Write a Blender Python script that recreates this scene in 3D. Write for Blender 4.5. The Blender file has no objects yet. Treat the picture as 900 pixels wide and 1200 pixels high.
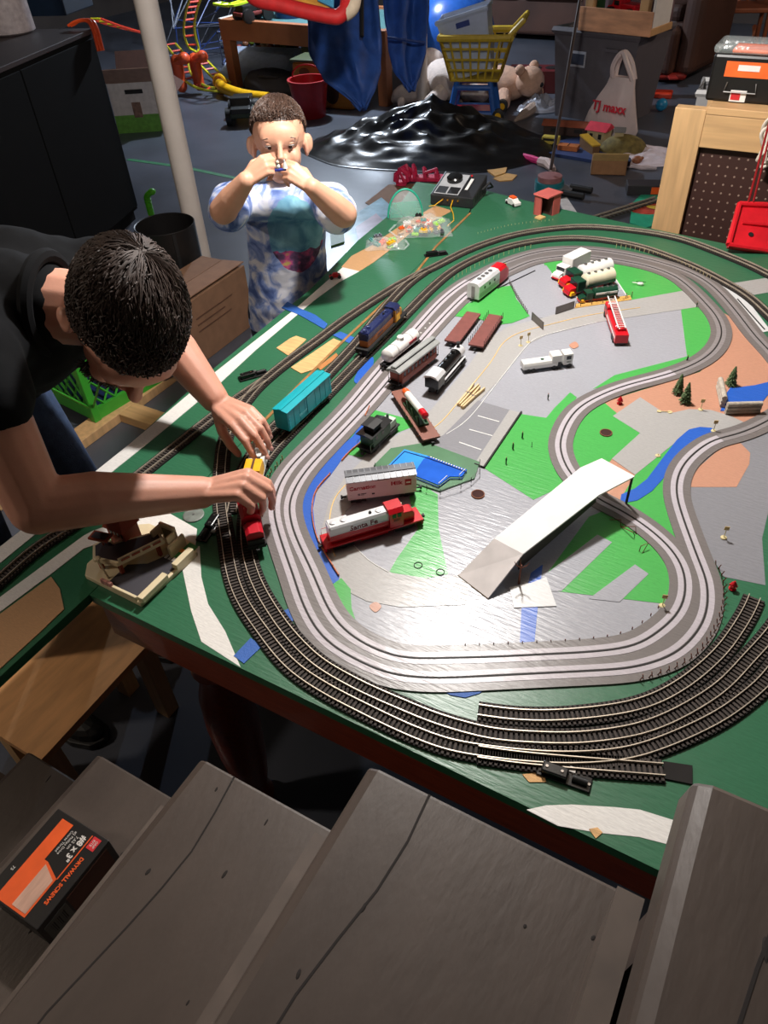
import bpy, bmesh, math, random
from mathutils import Vector, Matrix, noise
random.seed(4)
SC = bpy.context.scene
COL = SC.collection
PI = math.pi

# ---------------------------------------------------------------- camera
CZ = 1.68          # eye height on the stairs
TZ = 0.76          # height of the train table top
RX = Vector((0.8717965792687272, 0.30041638880206145, -0.38693761475782423))
RY = Vector((0.48786106453396205, -0.6038749615068816, 0.6303384904770227))
RZ = Vector((-0.04429792418539595, -0.7382987364232658, -0.673017584992156))
FOC = 866.0
cam = bpy.data.cameras.new('camera')
cam.sensor_fit = 'VERTICAL'
cam.sensor_height = 36.0
cam.lens = FOC / 1200.0 * 36.0
cam.clip_start = 0.02
cam_ob = bpy.data.objects.new('camera', cam)
COL.objects.link(cam_ob)
mw = Matrix(((RX.x, -RX.y, -RX.z, 0), (RY.x, -RY.y, -RY.z, 0), (RZ.x, -RZ.y, -RZ.z, CZ), (0, 0, 0, 1)))
cam_ob.matrix_world = mw
SC.camera = cam_ob

# ---------------------------------------------------------------- world, lights, exposure
wd = bpy.data.worlds.new('basement_air')
SC.world = wd
wd.use_nodes = True
wd.node_tree.nodes['Background'].inputs[0].default_value = (0.55, 0.6, 0.75, 1)
wd.node_tree.nodes['Background'].inputs[1].default_value = 0.02

def lamp(name, loc, power, radius, col):
    l = bpy.data.lights.new(name, 'POINT')
    l.energy = power; l.shadow_soft_size = radius; l.color = col
    o = bpy.data.objects.new(name, l); COL.objects.link(o); o.location = loc
    return o
LAMP_MAIN = (-0.68, 1.52, 2.06)
LAMP_BACK = (-4.3, 6.4, 2.12)
LAMP_SIDE = (0.9, 7.0, 2.12)
LAMP_STAIR = (-2.3, -0.45, 1.95)
lamp('bulb_over_table', LAMP_MAIN, 122, 0.055, (1.0, 0.965, 0.93))
lamp('bulb_in_back', LAMP_BACK, 320, 0.06, (0.72, 0.84, 1.0))
lamp('bulb_by_sofa', LAMP_SIDE, 70, 0.06, (1.0, 0.78, 0.62))
lamp('bulb_over_stairs', LAMP_STAIR, 34, 0.08, (1.0, 0.86, 0.72))
SC.view_settings.view_transform = 'Standard'
SC.view_settings.look = 'None'
SC.view_settings.gamma = 1.0
SC.view_settings.use_curve_mapping = False
SC.view_settings.exposure = 0.0

# ---------------------------------------------------------------- helpers
def ray(px, py):
    v = Vector(((px - 450) / FOC, (py - 600) / FOC, 1.0))
    return Vector((RX.dot(v), RY.dot(v), RZ.dot(v)))
def W(px, py, z=0.0):                      # a traced spot on the level plane at height z
    r = ray(px, py); t = (z - CZ) / r.z
    return Vector((r.x * t, r.y * t, z))
def T(px, py, dz=0.0):
    return W(px, py, TZ + dz)
def D(px, py, d):                          # a spot d metres from the lens plane
    r = ray(px, py); return Vector((r.x * d, r.y * d, CZ + r.z * d))
def lin(c):
    return tuple(((x / 255.0) / 12.92 if x / 255.0 <= 0.04045 else ((x / 255.0 + 0.055) / 1.055) ** 2.4) for x in c)

MATS = {}
def M(name, c=None, rough=0.5, metal=0.0, var=0.12, sc=25.0, bump=0.0, bsc=120.0, stretch=None, alpha=1.0, trans=0.0, coat=0.0, spec=0.5, rot=0.0):
    if name in MATS: return MATS[name]
    m = bpy.data.materials.new(name); m.use_nodes = True
    nt = m.node_tree; b = nt.nodes['Principled BSDF']
    col = lin(c)
    tc = nt.nodes.new('ShaderNodeTexCoord'); mp = nt.nodes.new('ShaderNodeMapping')
    nt.links.new(tc.outputs['Object'], mp.inputs[0])
    if stretch: mp.inputs['Scale'].default_value = stretch
    mp.inputs['Rotation'].default_value = (0, 0, rot)
    nz = nt.nodes.new('ShaderNodeTexNoise'); nz.inputs['Scale'].default_value = sc; nz.inputs['Detail'].default_value = 4
    nt.links.new(mp.outputs[0], nz.inputs['Vector'])
    rp = nt.nodes.new('ShaderNodeValToRGB')
    rp.color_ramp.elements[0].position = 0.3; rp.color_ramp.elements[1].position = 0.7
    rp.color_ramp.elements[0].color = tuple(x * (1 - var) for x in col) + (1,)
    rp.color_ramp.elements[1].color = tuple(min(1, x * (1 + var)) for x in col) + (1,)
    nt.links.new(nz.outputs['Fac'], rp.inputs[0]); nt.links.new(rp.outputs[0], b.inputs['Base Color'])
    b.inputs['Roughness'].default_value = rough; b.inputs['Metallic'].default_value = metal
    b.inputs['Specular IOR Level'].default_value = spec
    b.inputs['Alpha'].default_value = alpha
    b.inputs['Transmission Weight'].default_value = trans
    b.inputs['Coat Weight'].default_value = coat
    if bump:
        n2 = nt.nodes.new('ShaderNodeTexNoise'); n2.inputs['Scale'].default_value = bsc; n2.inputs['Detail'].default_value = 3
        nt.links.new(mp.outputs[0], n2.inputs['Vector'])
        bp = nt.nodes.new('ShaderNodeBump'); bp.inputs['Strength'].default_value = bump; bp.inputs['Distance'].default_value = 0.004
        nt.links.new(n2.outputs['Fac'], bp.inputs['Height']); nt.links.new(bp.outputs[0], b.inputs['Normal'])
    MATS[name] = m
    return m

class MB:
    def __init__(s): s.v = []; s.f = []; s.m = Matrix.Identity(4)
    def at(s, x=0, y=0, z=0, rz=0, ry=0, rx=0):
        s.m = Matrix.Translation((x, y, z)) @ Matrix.Rotation(rz, 4, 'Z') @ Matrix.Rotation(ry, 4, 'Y') @ Matrix.Rotation(rx, 4, 'X'); return s
    def add(s, vs, fs):
        o = len(s.v); s.v += [s.m @ Vector(v) for v in vs]; s.f += [tuple(i + o for i in f) for f in fs]; return s
    def box(s, x0, x1, y0, y1, z0, z1):
        return s.add([(x0,y0,z0),(x1,y0,z0),(x1,y1,z0),(x0,y1,z0),(x0,y0,z1),(x1,y0,z1),(x1,y1,z1),(x0,y1,z1)],
                     [(0,3,2,1),(4,5,6,7),(0,1,5,4),(1,2,6,5),(2,3,7,6),(3,0,4,7)])
    def cbox(s, c, d): return s.box(c[0]-d[0]/2, c[0]+d[0]/2, c[1]-d[1]/2, c[1]+d[1]/2, c[2]-d[2]/2, c[2]+d[2]/2)
    def prism(s, poly, z0, z1):
        n = len(poly)
        a = sum(poly[i][0]*poly[(i+1)%n][1]-poly[(i+1)%n][0]*poly[i][1] for i in range(n))
        if a < 0: poly = poly[::-1]
        return s.add([(p[0],p[1],z0) for p in poly]+[(p[0],p[1],z1) for p in poly],
                     [tuple(range(n-1,-1,-1)), tuple(range(n,2*n))]+[(i,(i+1)%n,n+(i+1)%n,n+i) for i in range(n)])
    def prof(s, poly, x0, x1):               # (y,z) outline swept along x
        n = len(poly)
        a = sum(poly[i][0]*poly[(i+1)%n][1]-poly[(i+1)%n][0]*poly[i][1] for i in range(n))
        if a < 0: poly = poly[::-1]
        return s.add([(x0,p[0],p[1]) for p in poly]+[(x1,p[0],p[1]) for p in poly],
                     [tuple(range(n-1,-1,-1)), tuple(range(n,2*n))]+[(i,(i+1)%n,n+(i+1)%n,n+i) for i in range(n)])
    def profy(s, poly, y0, y1):              # (x,z) outline swept along y
        n = len(poly)
        a = sum(poly[i][0]*poly[(i+1)%n][1]-poly[(i+1)%n][0]*poly[i][1] for i in range(n))
        if a > 0: poly = poly[::-1]
        return s.add([(p[0],y0,p[1]) for p in poly]+[(p[0],y1,p[1]) for p in poly],
                     [tuple(range(n-1,-1,-1)), tuple(range(n,2*n))]+[(i,(i+1)%n,n+(i+1)%n,n+i) for i in range(n)])
    def tube(s, pts, r, n=8, closed=False):
        pts = [Vector(p) for p in pts]; k = len(pts)
        rs = r if isinstance(r, (list, tuple)) else [r]*k
        vs = []; prev = None
        for i, p in enumerate(pts):
            a = pts[(i-1)%k] if (closed or i > 0) else pts[i]; b = pts[(i+1)%k] if (closed or i < k-1) else pts[i]
            d = (b-a); d = d.normalized() if d.length > 1e-9 else Vector((0,0,1))
            if prev is None:
                u = d.cross(Vector((0,0,1)))
                if u.length < 0.05: u = d.cross(Vector((1,0,0)))
            else: u = prev - d*prev.dot(d)
            u.normalize(); prev = u; w = d.cross(u)
            vs += [p + (u*math.cos(2*PI*j/n) + w*math.sin(2*PI*j/n))*rs[i] for j in range(n)]
        fs = []
        for i in range(k if closed else k-1):
            o, q = i*n, ((i+1)%k)*n
            fs += [(o+j, o+(j+1)%n, q+(j+1)%n, q+j) for j in range(n)]
        if not closed: fs += [tuple(range(n-1,-1,-1)), tuple(range((k-1)*n, k*n))]
        return s.add(vs, fs)
    def cyl(s, p0, p1, r0, r1=None, n=12): return s.tube([p0, p1], [r0, r0 if r1 is None else r1], n)
    def lathe(s, prof, c=(0,0,0), n=20):
        vs = []; fs = []; k = len(prof)
        for r, z in prof: vs += [(c[0]+r*math.cos(2*PI*j/n), c[1]+r*math.sin(2*PI*j/n), c[2]+z) for j in range(n)]
        for i in range(k-1): fs += [(i*n+j, i*n+(j+1)%n, (i+1)*n+(j+1)%n, (i+1)*n+j) for j in range(n)]
        fs += [tuple(range(n-1,-1,-1)), tuple(range((k-1)*n, k*n))]
        return s.add(vs, fs)
    def ball(s, c, r, n=14, k=9, X=None, Y=None, Z=None):
        if not isinstance(r, (list, tuple)): r = (r,r,r)
        X = Vector(X or (1,0,0)); Y = Vector(Y or (0,1,0)); Z = Vector(Z or (0,0,1)); c = Vector(c)
        vs = [c - Z*r[2]]; fs = []
        for i in range(1, k):
            t = -PI/2 + PI*i/k
            vs += [c + X*(r[0]*math.cos(t)*math.cos(2*PI*j/n)) + Y*(r[1]*math.cos(t)*math.sin(2*PI*j/n)) + Z*(r[2]*math.sin(t)) for j in range(n)]
        vs.append(c + Z*r[2]); last = len(vs)-1
        fs += [(0, 1+(j+1)%n, 1+j) for j in range(n)]
        for i in range(k-2): fs += [(1+i*n+j, 1+i*n+(j+1)%n, 1+(i+1)*n+(j+1)%n, 1+(i+1)*n+j) for j in range(n)]
        fs += [(1+(k-2)*n+j, 1+(k-2)*n+(j+1)%n, last) for j in range(n)]
        return s.add(vs, fs)
    def limb(s, pts, rs, n=14):              # tapered limb with round joints
        s.tube(pts, rs, n)
        for p, r in zip(pts, rs): s.ball(p, r, n, 9)
        return s
    def ribbon(s, pts, o0, o1, z0, z1, closed=False):
        k = len(pts); vs = []
        for i, p in enumerate(pts):
            a = pts[(i-1)%k] if (closed or i > 0) else pts[i]; b = pts[(i+1)%k] if (closed or i < k-1) else pts[i]
            d = Vector((b[0]-a[0], b[1]-a[1])); d.normalize(); nx, ny = -d.y, d.x
            for o, z in ((o0,z0),(o1,z0),(o1,z1),(o0,z1)): vs.append((p[0]+nx*o, p[1]+ny*o, z))
        fs = []
        for i in range(k if closed else k-1):
            q = ((i+1)%k)*4; o = i*4
            fs += [(o+j, q+j, q+(j+1)%4, o+(j+1)%4) for j in range(4)]
        if not closed: fs += [(0,1,2,3), (k*4-1,k*4-2,k*4-3,k*4-4)]
        return s.add(vs, fs)
    def build(s, name, mat, parent=None, smooth=False, bev=0.0, off=None, kind=None, remesh=0, sm=0, label=None, seg=2):
        me = bpy.data.meshes.new(name)
        o = Vector(off) if off is not None else Vector((0,0,0))
        me.from_pydata([v - o for v in s.v], [], s.f); me.update()
        bm = bmesh.new(); bm.from_mesh(me); bmesh.ops.recalc_face_normals(bm, faces=bm.faces); bm.to_mesh(me); bm.free()
        me.materials.append(mat)
        if smooth:
            me.polygons.foreach_set('use_smooth', [True]*len(me.polygons))
            if not remesh: me.set_sharp_from_angle(angle=0.7)
        ob = bpy.data.objects.new(name, me); COL.objects.link(ob)
        if parent is not None: ob.parent = parent
        if remesh:
            r = ob.modifiers.new('remesh', 'REMESH'); r.mode = 'VOXEL'; r.voxel_size = remesh; r.use_smooth_shade = True
        if sm:
            r = ob.modifiers.new('smooth', 'SMOOTH'); r.iterations = sm; r.factor = 0.5
        if bev:
            r = ob.modifiers.new('bevel', 'BEVEL'); r.width = bev; r.segments = seg; r.limit_method = 'ANGLE'
        if kind: ob['kind'] = kind
        if label: ob['label'] = label
        return ob

def tag(o, label=None, cat=None, group=None, kind=None):
    if label: o['label'] = label
    if cat: o['category'] = cat
    if group: o['group'] = group
    if kind: o['kind'] = kind
    return o
def thing(name, label, cat, loc=(0,0,0), rz=0.0, group=None, kind=None):
    o = bpy.data.objects.new(name, None); COL.objects.link(o); o.empty_display_size = 0.02
    o.location = loc; o.rotation_euler = (0, 0, rz)
    return tag(o, label, cat, group, kind)
def inst(o, parent, loc=(0,0,0), rot=(0,0,0)):
    c = o.copy(); COL.objects.link(c); c.parent = parent; c.location = loc; c.rotation_euler = rot; return c
def copy_tree(o, parent=None):
    c = o.copy(); COL.objects.link(c); c.parent = parent
    for ch in list(o.children): copy_tree(ch, c)
    return c
def text(s, size, mat, parent, loc, rot, name='lettering', ext=0.0002, align='CENTER', sx=1.0, shear=0.0, bold=0.0):
    cu = bpy.data.curves.new(name, 'FONT'); cu.body = s; cu.size = size; cu.extrude = ext; cu.align_x = align; cu.align_y = 'CENTER'; cu.shear = shear; cu.offset = bold
    cu.resolution_u = 2
    t = bpy.data.objects.new(name, cu)
    me = bpy.data.meshes.new_from_object(t)
    bpy.data.objects.remove(t)
    me.materials.clear(); me.materials.append(mat)
    ob = bpy.data.objects.new(name, me); COL.objects.link(ob); ob.parent = parent
    ob.location = loc; ob.rotation_euler = rot; ob.scale = (sx, 1, 1)
    return ob
def smoothline(pts, n=6, closed=False):      # Catmull-Rom
    k = len(pts); out = []
    for i in range(k if closed else k-1):
        g = lambda j: Vector(pts[j % k]) if closed else Vector(pts[max(0, min(k-1, j))])
        p0, p1, p2, p3 = g(i-1), g(i), g(i+1), g(i+2)
        for q in range(n):
            t = q/n
            out.append(0.5*((2*p1)+(p2-p0)*t+(2*p0-5*p1+4*p2-p3)*t*t+(3*p1-p0-3*p2+p3)*t*t*t))
    if not closed: out.append(Vector(pts[-1]))
    return out
def resample(pts, step, closed=False):
    pts = [Vector(p) for p in pts]
    if closed: pts = pts+[pts[0]]
    out = [pts[0]]; acc = 0
    for a, b in zip(pts, pts[1:]):
        L = (b-a).length
        while acc + L >= step and L > 1e-9:
            t = (step-acc)/L; a = a.lerp(b, t); out.append(a); L = (b-a).length; acc = 0
        acc += L
    return out
def relax(pts, it=3, closed=False):
    for _ in range(it):
        k = len(pts); q = list(pts)
        for i in range(k):
            if not closed and (i == 0 or i == k-1): continue
            q[i] = (pts[(i-1)%k]+pts[i]*2+pts[(i+1)%k])/4
        pts = q
    return pts

# ---------------------------------------------------------------- the room
def floor_mat():
    m = M('floor_paint', (78, 82, 92), rough=0.36, var=0.3, sc=1.6, bump=0.12, bsc=14)
    return m
fm = MB().box(-9.5, 3.5, -2.5, 11.5, -0.1, 0).build('floor', floor_mat()); tag(fm, kind='structure')
wallm = M('wall_paint', (70, 62, 58), rough=0.85, var=0.2, sc=3, bump=0.2, bsc=9)
for nm, b in (('wall_back', (-9.5,3.5,10.3,10.5,0,2.35)), ('wall_left', (-9.7,-9.5,-2.5,10.5,0,2.35)), ('wall_right', (3.5,3.7,-2.5,10.5,0,2.35)), ('wall_front', (-9.5,3.5,-2.7,-2.5,0,3.4))):
    tag(MB().box(*b).build(nm, wallm), kind='structure')
tag(MB().box(-9.7, -0.9, -2.7, 10.5, 2.35, 2.45).box(-0.9, 3.7, 0.75, 10.5, 2.35, 2.45).build('ceiling', M('ceiling_board', (120, 108, 96), rough=0.9, var=0.15, sc=5)), kind='structure')

# ---------------------------------------------------------------- stairs (grey painted treads)
treadm = M('stair_paint', (72, 62, 56), rough=0.42, var=0.12, sc=7, bump=0.10, bsc=40, stretch=(3, 1, 1))
crackm = M('crack_dark', (32, 26, 24), rough=0.9)
stringm = M('stringer_wood', (60, 46, 38), rough=0.8, var=0.2)
st = thing('staircase', 'open wooden staircase of worn grey painted treads in the foreground', 'stairs', (-0.3, 0, 0))
RUN, RISE = 0.267, 0.20
for k in range(-2, 4):
    xn = -0.227 + (k-1)*RUN; z = 1.0 + (k-1)*RISE
    if k > 2: continue
    ye = 0.306 + 0.006*(k-1)
    m = MB()
    m.profy([(xn, z-0.035), (xn+0.004, z-0.006), (xn+0.016, z), (xn+0.272, z), (xn+0.272, z-0.04), (xn+0.01, z-0.04)], -0.62, ye)
    t = m.build('tread', treadm, st, off=(-0.3,0,0), bev=0.004)
    # a split along the grain near the nose, nail dents and knots
    rnd = random.Random(11+k)
    pts = [Vector((xn+0.062+0.012*math.sin(i*0.7+k)+rnd.uniform(-.002,.002), ye-0.001-i*0.05, z)) for i in range(18)]
    if k in (0, 1, 2): MB().ribbon(pts, -0.0011, 0.0011, z-0.004, z+0.0004).build('crack', crackm, t, off=(-0.3,0,0))
    d = MB()
    for _ in range(16):
        x = xn+rnd.uniform(0.03, 0.25); y = rnd.uniform(-0.25, ye-0.02); L = rnd.uniform(0.002, 0.009); w = rnd.uniform(0.0012, 0.0025)
        d.at(x, y, z, rz=rnd.uniform(-0.3, 0.3)+PI/2); d.ball((0,0,0), (L, w, 0.0006), 8, 4)
    d.build('dent', crackm, t, off=(-0.3,0,0), kind='stuff')
for y in (0.255, -0.6):
    a, b = (-1.10, 0.30), (0.36, 1.40)
    MB().profy([(-1.30, 0.0), (-1.05, 0.0), (0.40, 1.085), (0.40, 1.15-0.0), (0.27, 1.155), (0.06, 1.155), (0.04, 0.955),(-0.21,0.955),(-0.227,0.755),(-0.477,0.755),(-0.494,0.555),(-0.745,0.555),(-0.761,0.355),(-1.02,0.355),(-1.03,0.16),(-1.28,0.16)], y-0.02, y+0.02).build('stringer', stringm, st, off=(-0.3,0,0))
for k in range(-2, 3):
    xn = -0.227+(k-1)*RUN; z = 1.0+(k-1)*RISE
    MB().box(xn+0.247, xn+0.265, -0.58, 0.236, z, z+0.158).build('riser', M('riser_paint', (84, 72, 64), rough=0.6, var=0.2), st, off=(-0.3,0,0))

# ---------------------------------------------------------------- the train table
def paint(name, c, rough=0.3, bump=0.18):
    m = M(name, c, rough=rough, var=0.1, sc=14, bump=bump, bsc=3.2, stretch=(9, 60, 9), rot=0.5)
    return m
P_GREEN = paint('board_green', (46, 102, 72), 0.36); P_BRIGHT = paint('scenery_green', (74, 166, 80))
P_GREY = paint('scenery_grey', (156, 157, 164), 0.3, 0.22); P_ROAD = paint('road_grey', (164, 162, 160), 0.3)
P_DARKGREY = paint('lot_grey', (132, 132, 137), 0.3, 0.22); P_WHITE = paint('road_white', (222, 219, 214), 0.45, 0.15)
P_TAN = paint('sand_tan', (186, 136, 112), 0.4); P_BLUE = paint('water_blue', (42, 92, 184), 0.34)
P_PALE = paint('pale_grey', (206, 206, 206), 0.4, 0.1); P_TANROAD = paint('bare_tan', (188, 146, 104), 0.5, 0.15)
P_TAPE = M('painter_tape', (40, 92, 172), rough=0.6, var=0.1, sc=60, bump=0.2, bsc=300)
P_WOOD = M('bare_plywood', (214, 168, 112), rough=0.7, var=0.18, sc=12, stretch=(2, 14, 2), bump=0.2, bsc=60)
P_BAND = paint('slot_band', (112, 106, 104), 0.36, 0.2); P_LANE = paint('slot_lane', (184, 177, 183), 0.32, 0.22)
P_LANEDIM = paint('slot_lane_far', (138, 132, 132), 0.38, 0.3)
P_SLOT = M('slot_black', (20, 16, 15), rough=0.7); P_YELLOW = M('line_yellow', (222, 184, 110), rough=0.6); P_WLINE = M('line_white', (225, 225, 222), rough=0.6)
BROWN = M('table_mahogany', (128, 56, 34), rough=0.34, var=0.25, sc=8, stretch=(2, 20, 20), bump=0.1, bsc=40, coat=0.3)
BLACK = M('matte_black', (18, 17, 18), rough=0.6); GLOSSBLACK = M('gloss_black', (14, 14, 15), rough=0.25)

TO = Vector((-0.2, 1.4, 0))
tt = thing('train_table', 'large green painted model train table with turned brown legs', 'table', TO)
board = [(1.15,0.452),(-0.873,0.459),(-0.905,1.0),(-0.985,2.26)]+[tuple(T(*p))[:2] for p in ((551,249),(563,222),(650,243),(764,268),(852,286))]+[(1.15,2.13)]
bo = MB().prism(board, TZ-0.019, TZ).build('board', P_GREEN, tt, off=TO)
side = [(-0.875,0.458),(-0.874,0.28),(-0.873,0.14),(-1.115,0.14),(-1.111,0.469),(-1.115,0.81),(-1.145,1.12),(-1.165,1.58)]+[tuple(T(*p))[:2] for p in ((420,281),(463,246),(488,213),(561,221.5),(549,249.5))]+[(-0.987,2.26),(-0.907,1.0)]
MB().prism(side, TZ-0.019, TZ-0.0006).build('side_board', P_GREEN, tt, off=TO)
for y0, y1 in ((0.462, 0.484), (2.08, 2.10)):
    MB().box(-0.86, 1.1, y0, y1, TZ-0.10, TZ-0.0195).build('apron', BROWN, tt, off=TO, bev=0.004)
for x in (-0.86, 1.08): MB().box(x, x+0.022, 0.484, 2.08, TZ-0.10, TZ-0.0195).build('apron', BROWN, tt, off=TO)
legp = [(0.036,0),(0.042,0.03),(0.030,0.06),(0.040,0.12),(0.050,0.22),(0.055,0.34),(0.050,0.44),(0.034,0.50),(0.046,0.53),(0.034,0.55),(0.048,0.575),(0.048,0.66)]
for x, y in ((-0.74, 0.555), (1.02, 0.55), (-0.74, 2.02), (1.02, 2.02)):
    MB().lathe(legp, (x, y, 0), 20).build('leg', BROWN, tt, off=TO, smooth=True)
for x, y in ((-1.07, 0.90), (-1.06, 2.3)):
    MB().box(x-0.02, x+0.02, y-0.02, y+0.02, 0, TZ-0.019).build('post', M('stud_wood', (190, 150, 104), rough=0.7, var=0.15, sc=6, stretch=(20,20,2)), tt, off=TO)
# joint between the two boards: bare brown edge
MB().ribbon([T(307,496), T(350,452), T(400,402), T(449,356), T(489,318), T(511,289), T(551,250)], -0.004, 0.003, TZ-0.002, TZ+0.002).build('board_joint', M('edge_wood', (146, 104, 56), rough=0.8, var=0.3, sc=40), tt, off=TO)

LAY = [0]
def patch(name, pts, mat, layer, smooth=False, fn=T):
    w = [fn(*p) for p in pts]
    if smooth: w = smoothline(w, 5, True)
    LAY[0] += 1
    return MB().prism([(p.x, p.y) for p in w], TZ-0.001, TZ+0.0004*layer+LAY[0]*0.000004).build(name, mat, tt, off=TO)

OUT = [(540,795),(580,793),(640,790),(700,787),(740,784),(770,776),(793,766),(811,749),(824,730),(829,709),(828,682),(821,665),(809,633),(798,602),(792,578),(795,556),(807,538),(824,524),(838,516),(867,509),(900,494),(926,474),(928,450),(912,425),(900,411),(884,394),(860,363),(838,339),(818,325),(789,313),(744,301),(700,294),(660,293),(627,297),(593,308),(560,324),(542,334),(518,353),(485,389),(443,437),(407,480),(364,524),(340,549),(326,573),(321,598),(325,620),(335,651),(344,676),(355,709),(373,742),(393,760),(413,772),(447,788),(475,794),(513,796)]
INN = [(540,772),(580,771),(640,768),(695,765),(744,758),(773,740),(793,722),(802,702),(803,682),(798,662),(782,640),(755,617),(722,596),(700,586),(668,556),(656,527),(658,512),(664,497),(677,480),(700,466),(733,453),(778,441),(811,429),(833,415),(844,399),(845,385),(838,370),(824,354),(809,339),(789,324),(755,312),(704,303),(667,301),(627,306),(595,319),(565,334),(542,350),(498,396),(448,456),(424,483),(389,520),(362,549),(348,569),(340,587),(339,600),(343,620),(351,640),(364,667),(375,693),(387,719),(402,738),(427,756),(458,769),(480,773)]
outw = smoothline([T(*p) for p in OUT], 6, True); innw = smoothline([T(*p) for p in INN], 6, True)
outw = relax(resample(outw, 0.012, True), 6, True); innw = relax(resample(innw, 0.012, True), 6, True)

# painted scenery (flat paint and thin sheets, each its own piece)
patch('grey_ground', INN, P_GREY, 1)
patch('sand_ground', [(708,472),(740,461),(780,449),(820,436),(845,415),(850,390),(845,365),(870,380),(900,415),(928,455),(915,485),(880,503),(838,514),(815,530),(795,560),(790,585),(798,620),(800,650),(760,640),(700,590),(668,556),(656,527),(664,500),(690,476)], P_TAN, 1)
patch('grey_ground', [(803,575),(815,549),(838,526),(867,512),(900,499),(940,480),(930,560),(902,593),(893,631),(897,686),(848,676),(833,651),(815,615)], P_DARKGREY, 1)
patch('sand_patch', [(806,571),(815,551),(838,531),(853,521),(867,519),(879,531),(878,544),(863,571)], P_TAN, 2)
patch('grass_patch', [(636,304),(700,304),(760,315),(790,328),(810,344),(780,346),(738,353),(650,352)], P_BRIGHT, 2)
patch('truck_lot', [(560,370),(598,330),(640,311),(652,327),(664,320),(712,314),(735,349),(676,360),(640,373)], P_GREY, 3)
patch('grass_patch', [(533,371),(543,359),(562,349),(580,338),(600,335),(605,351),(621,371),(600,379),(584,381),(560,374)], P_BRIGHT, 4)
patch('road', [(812,339),(740,352),(672,362),(636,373),(596,383),(572,397),(548,430),(510,475),(488,500),(462,512),(428,536),(404,560),(385,590),(375,630),(382,665),(400,690),(430,705),(470,712),(545,709),(556,672),(505,679),(460,672),(433,658),(415,640),(402,615),(405,600),(430,575),(450,548),(490,527),(520,510),(545,488),(590,440),(620,403),(640,393),(700,378),(818,360)], P_ROAD, 3)
patch('grass_patch', [(798,364),(806,357),(822,356),(836,376),(834,396),(820,412),(790,430),(740,446),(695,456),(720,440),(805,418)], P_BRIGHT, 2)
patch('grass_patch', [(395,531),(424,498),(436,480),(470,489),(490,498),(467,507),(440,520),(424,536)], P_BRIGHT, 2)
patch('river', [(431,487),(424,509),(421,522),(400,540),(387,558),(371,576),(367,596),(369,616),(373,633),(382,651),(398,676),(396,686),(384,682),(373,649),(362,633),(354,613),(350,589),(356,569),(371,549),(394,529),(413,512),(427,493)], P_BLUE, 4)
patch('grass_patch', [(388,687),(400,678),(411,691),(412,713),(418,731),(400,713)], P_BRIGHT, 4)
patch('grass_patch', [(482,560),(513,580),(514,620),(525,673),(500,678),(456,671),(465,655),(490,620),(480,585)], paint('grass_glare', (84, 170, 92), 0.3, 0.25), 2)  # lighter green puts the glare on this wedge into the colour
patch('grass_patch', [(607,485),(640,490),(650,478),(668,460),(676,466),(660,490),(650,520),(658,550),(668,566),(625,586),(566,548)], P_BRIGHT, 2)
patch('parking_lot', [(560,470),(597,481),(556,544),(499,528),(520,510)], P_DARKGREY, 4)
patch('sidewalk', [(597,481),(610,484),(567,548),(556,544)], P_ROAD, 4)
for a, b in (((560,488),(585,495)), ((550,504),(577,511.5)), ((538,519),(564,528)), ):
    MB().ribbon([T(*a), T(*b)], -0.0012, 0.0012, TZ, TZ+0.0022).build('parking_line', P_WLINE, tt, off=TO)
MB().ribbon([T(611,484), T(567,549), T(556,545)], -0.0016, 0.0016, TZ, TZ+0.005).build('kerb', P_SLOT, tt, off=TO)
patch('grass_patch', [(628,690),(690,606),(720,594),(760,626),(787,662),(790,700),(780,708),(660,694)], P_BRIGHT, 2)
patch('grey_strip', [(636,676),(700,627),(717,636),(658,693),(630,694)], P_GREY, 3)
patch('grey_strip', [(690,702),(744,662),(760,673),(735,697),(726,706)], P_GREY, 3)
patch('river', [(609,756),(626,756),(630,714),(636,662),(622,672),(611,714)], P_BLUE, 3)
patch('paper_patch', [(597,689),(622,684),(640,677),(652,711),(602,713)], P_PALE, 5)
patch('grass_patch', [(708,472),(721,483),(750,508),(717,538),(700,560),(672,548),(664,520),(668,502),(684,484)], P_BRIGHT, 2)
patch('road', [(750,466),(776,483),(789,484),(807,480),(833,481),(856,488),(873,496),(842,508),(820,502),(807,505),(789,521),(744,557),(717,538),(750,508),(718,488)], P_ROAD, 3)
patch('grass_patch', [(744,557),(789,521),(800,512),(782,560),(790,600),(793,636),(760,612),(724,590)], P_BRIGHT, 2)
patch('river', [(728,580),(744,573),(758,562),(776,538),(793,516),(807,504),(820,501),(833,502),(842,507),(824,522),(800,536),(780,558),(764,576),(747,587),(726,591)], P_BLUE, 4)
patch('pond', [(844,482),(850,463),(857,453),(869,454),(885,452),(905,447),(925,455),(900,463),(892,473),(886,484)], P_BLUE, 4)
patch('grey_path', [(838,334),(866,331),(935,320),(940,336),(900,343),(872,348)], P_ROAD, 2)
patch('grey_plate', [(842,335),(862,334),(903,388),(888,391)], P_PALE, 3)
MB().ribbon([T(864,351), T(896,387)], -0.0015, 0.0015, TZ, TZ+0.0024).build('slit', P_SLOT, tt, off=TO)
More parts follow.
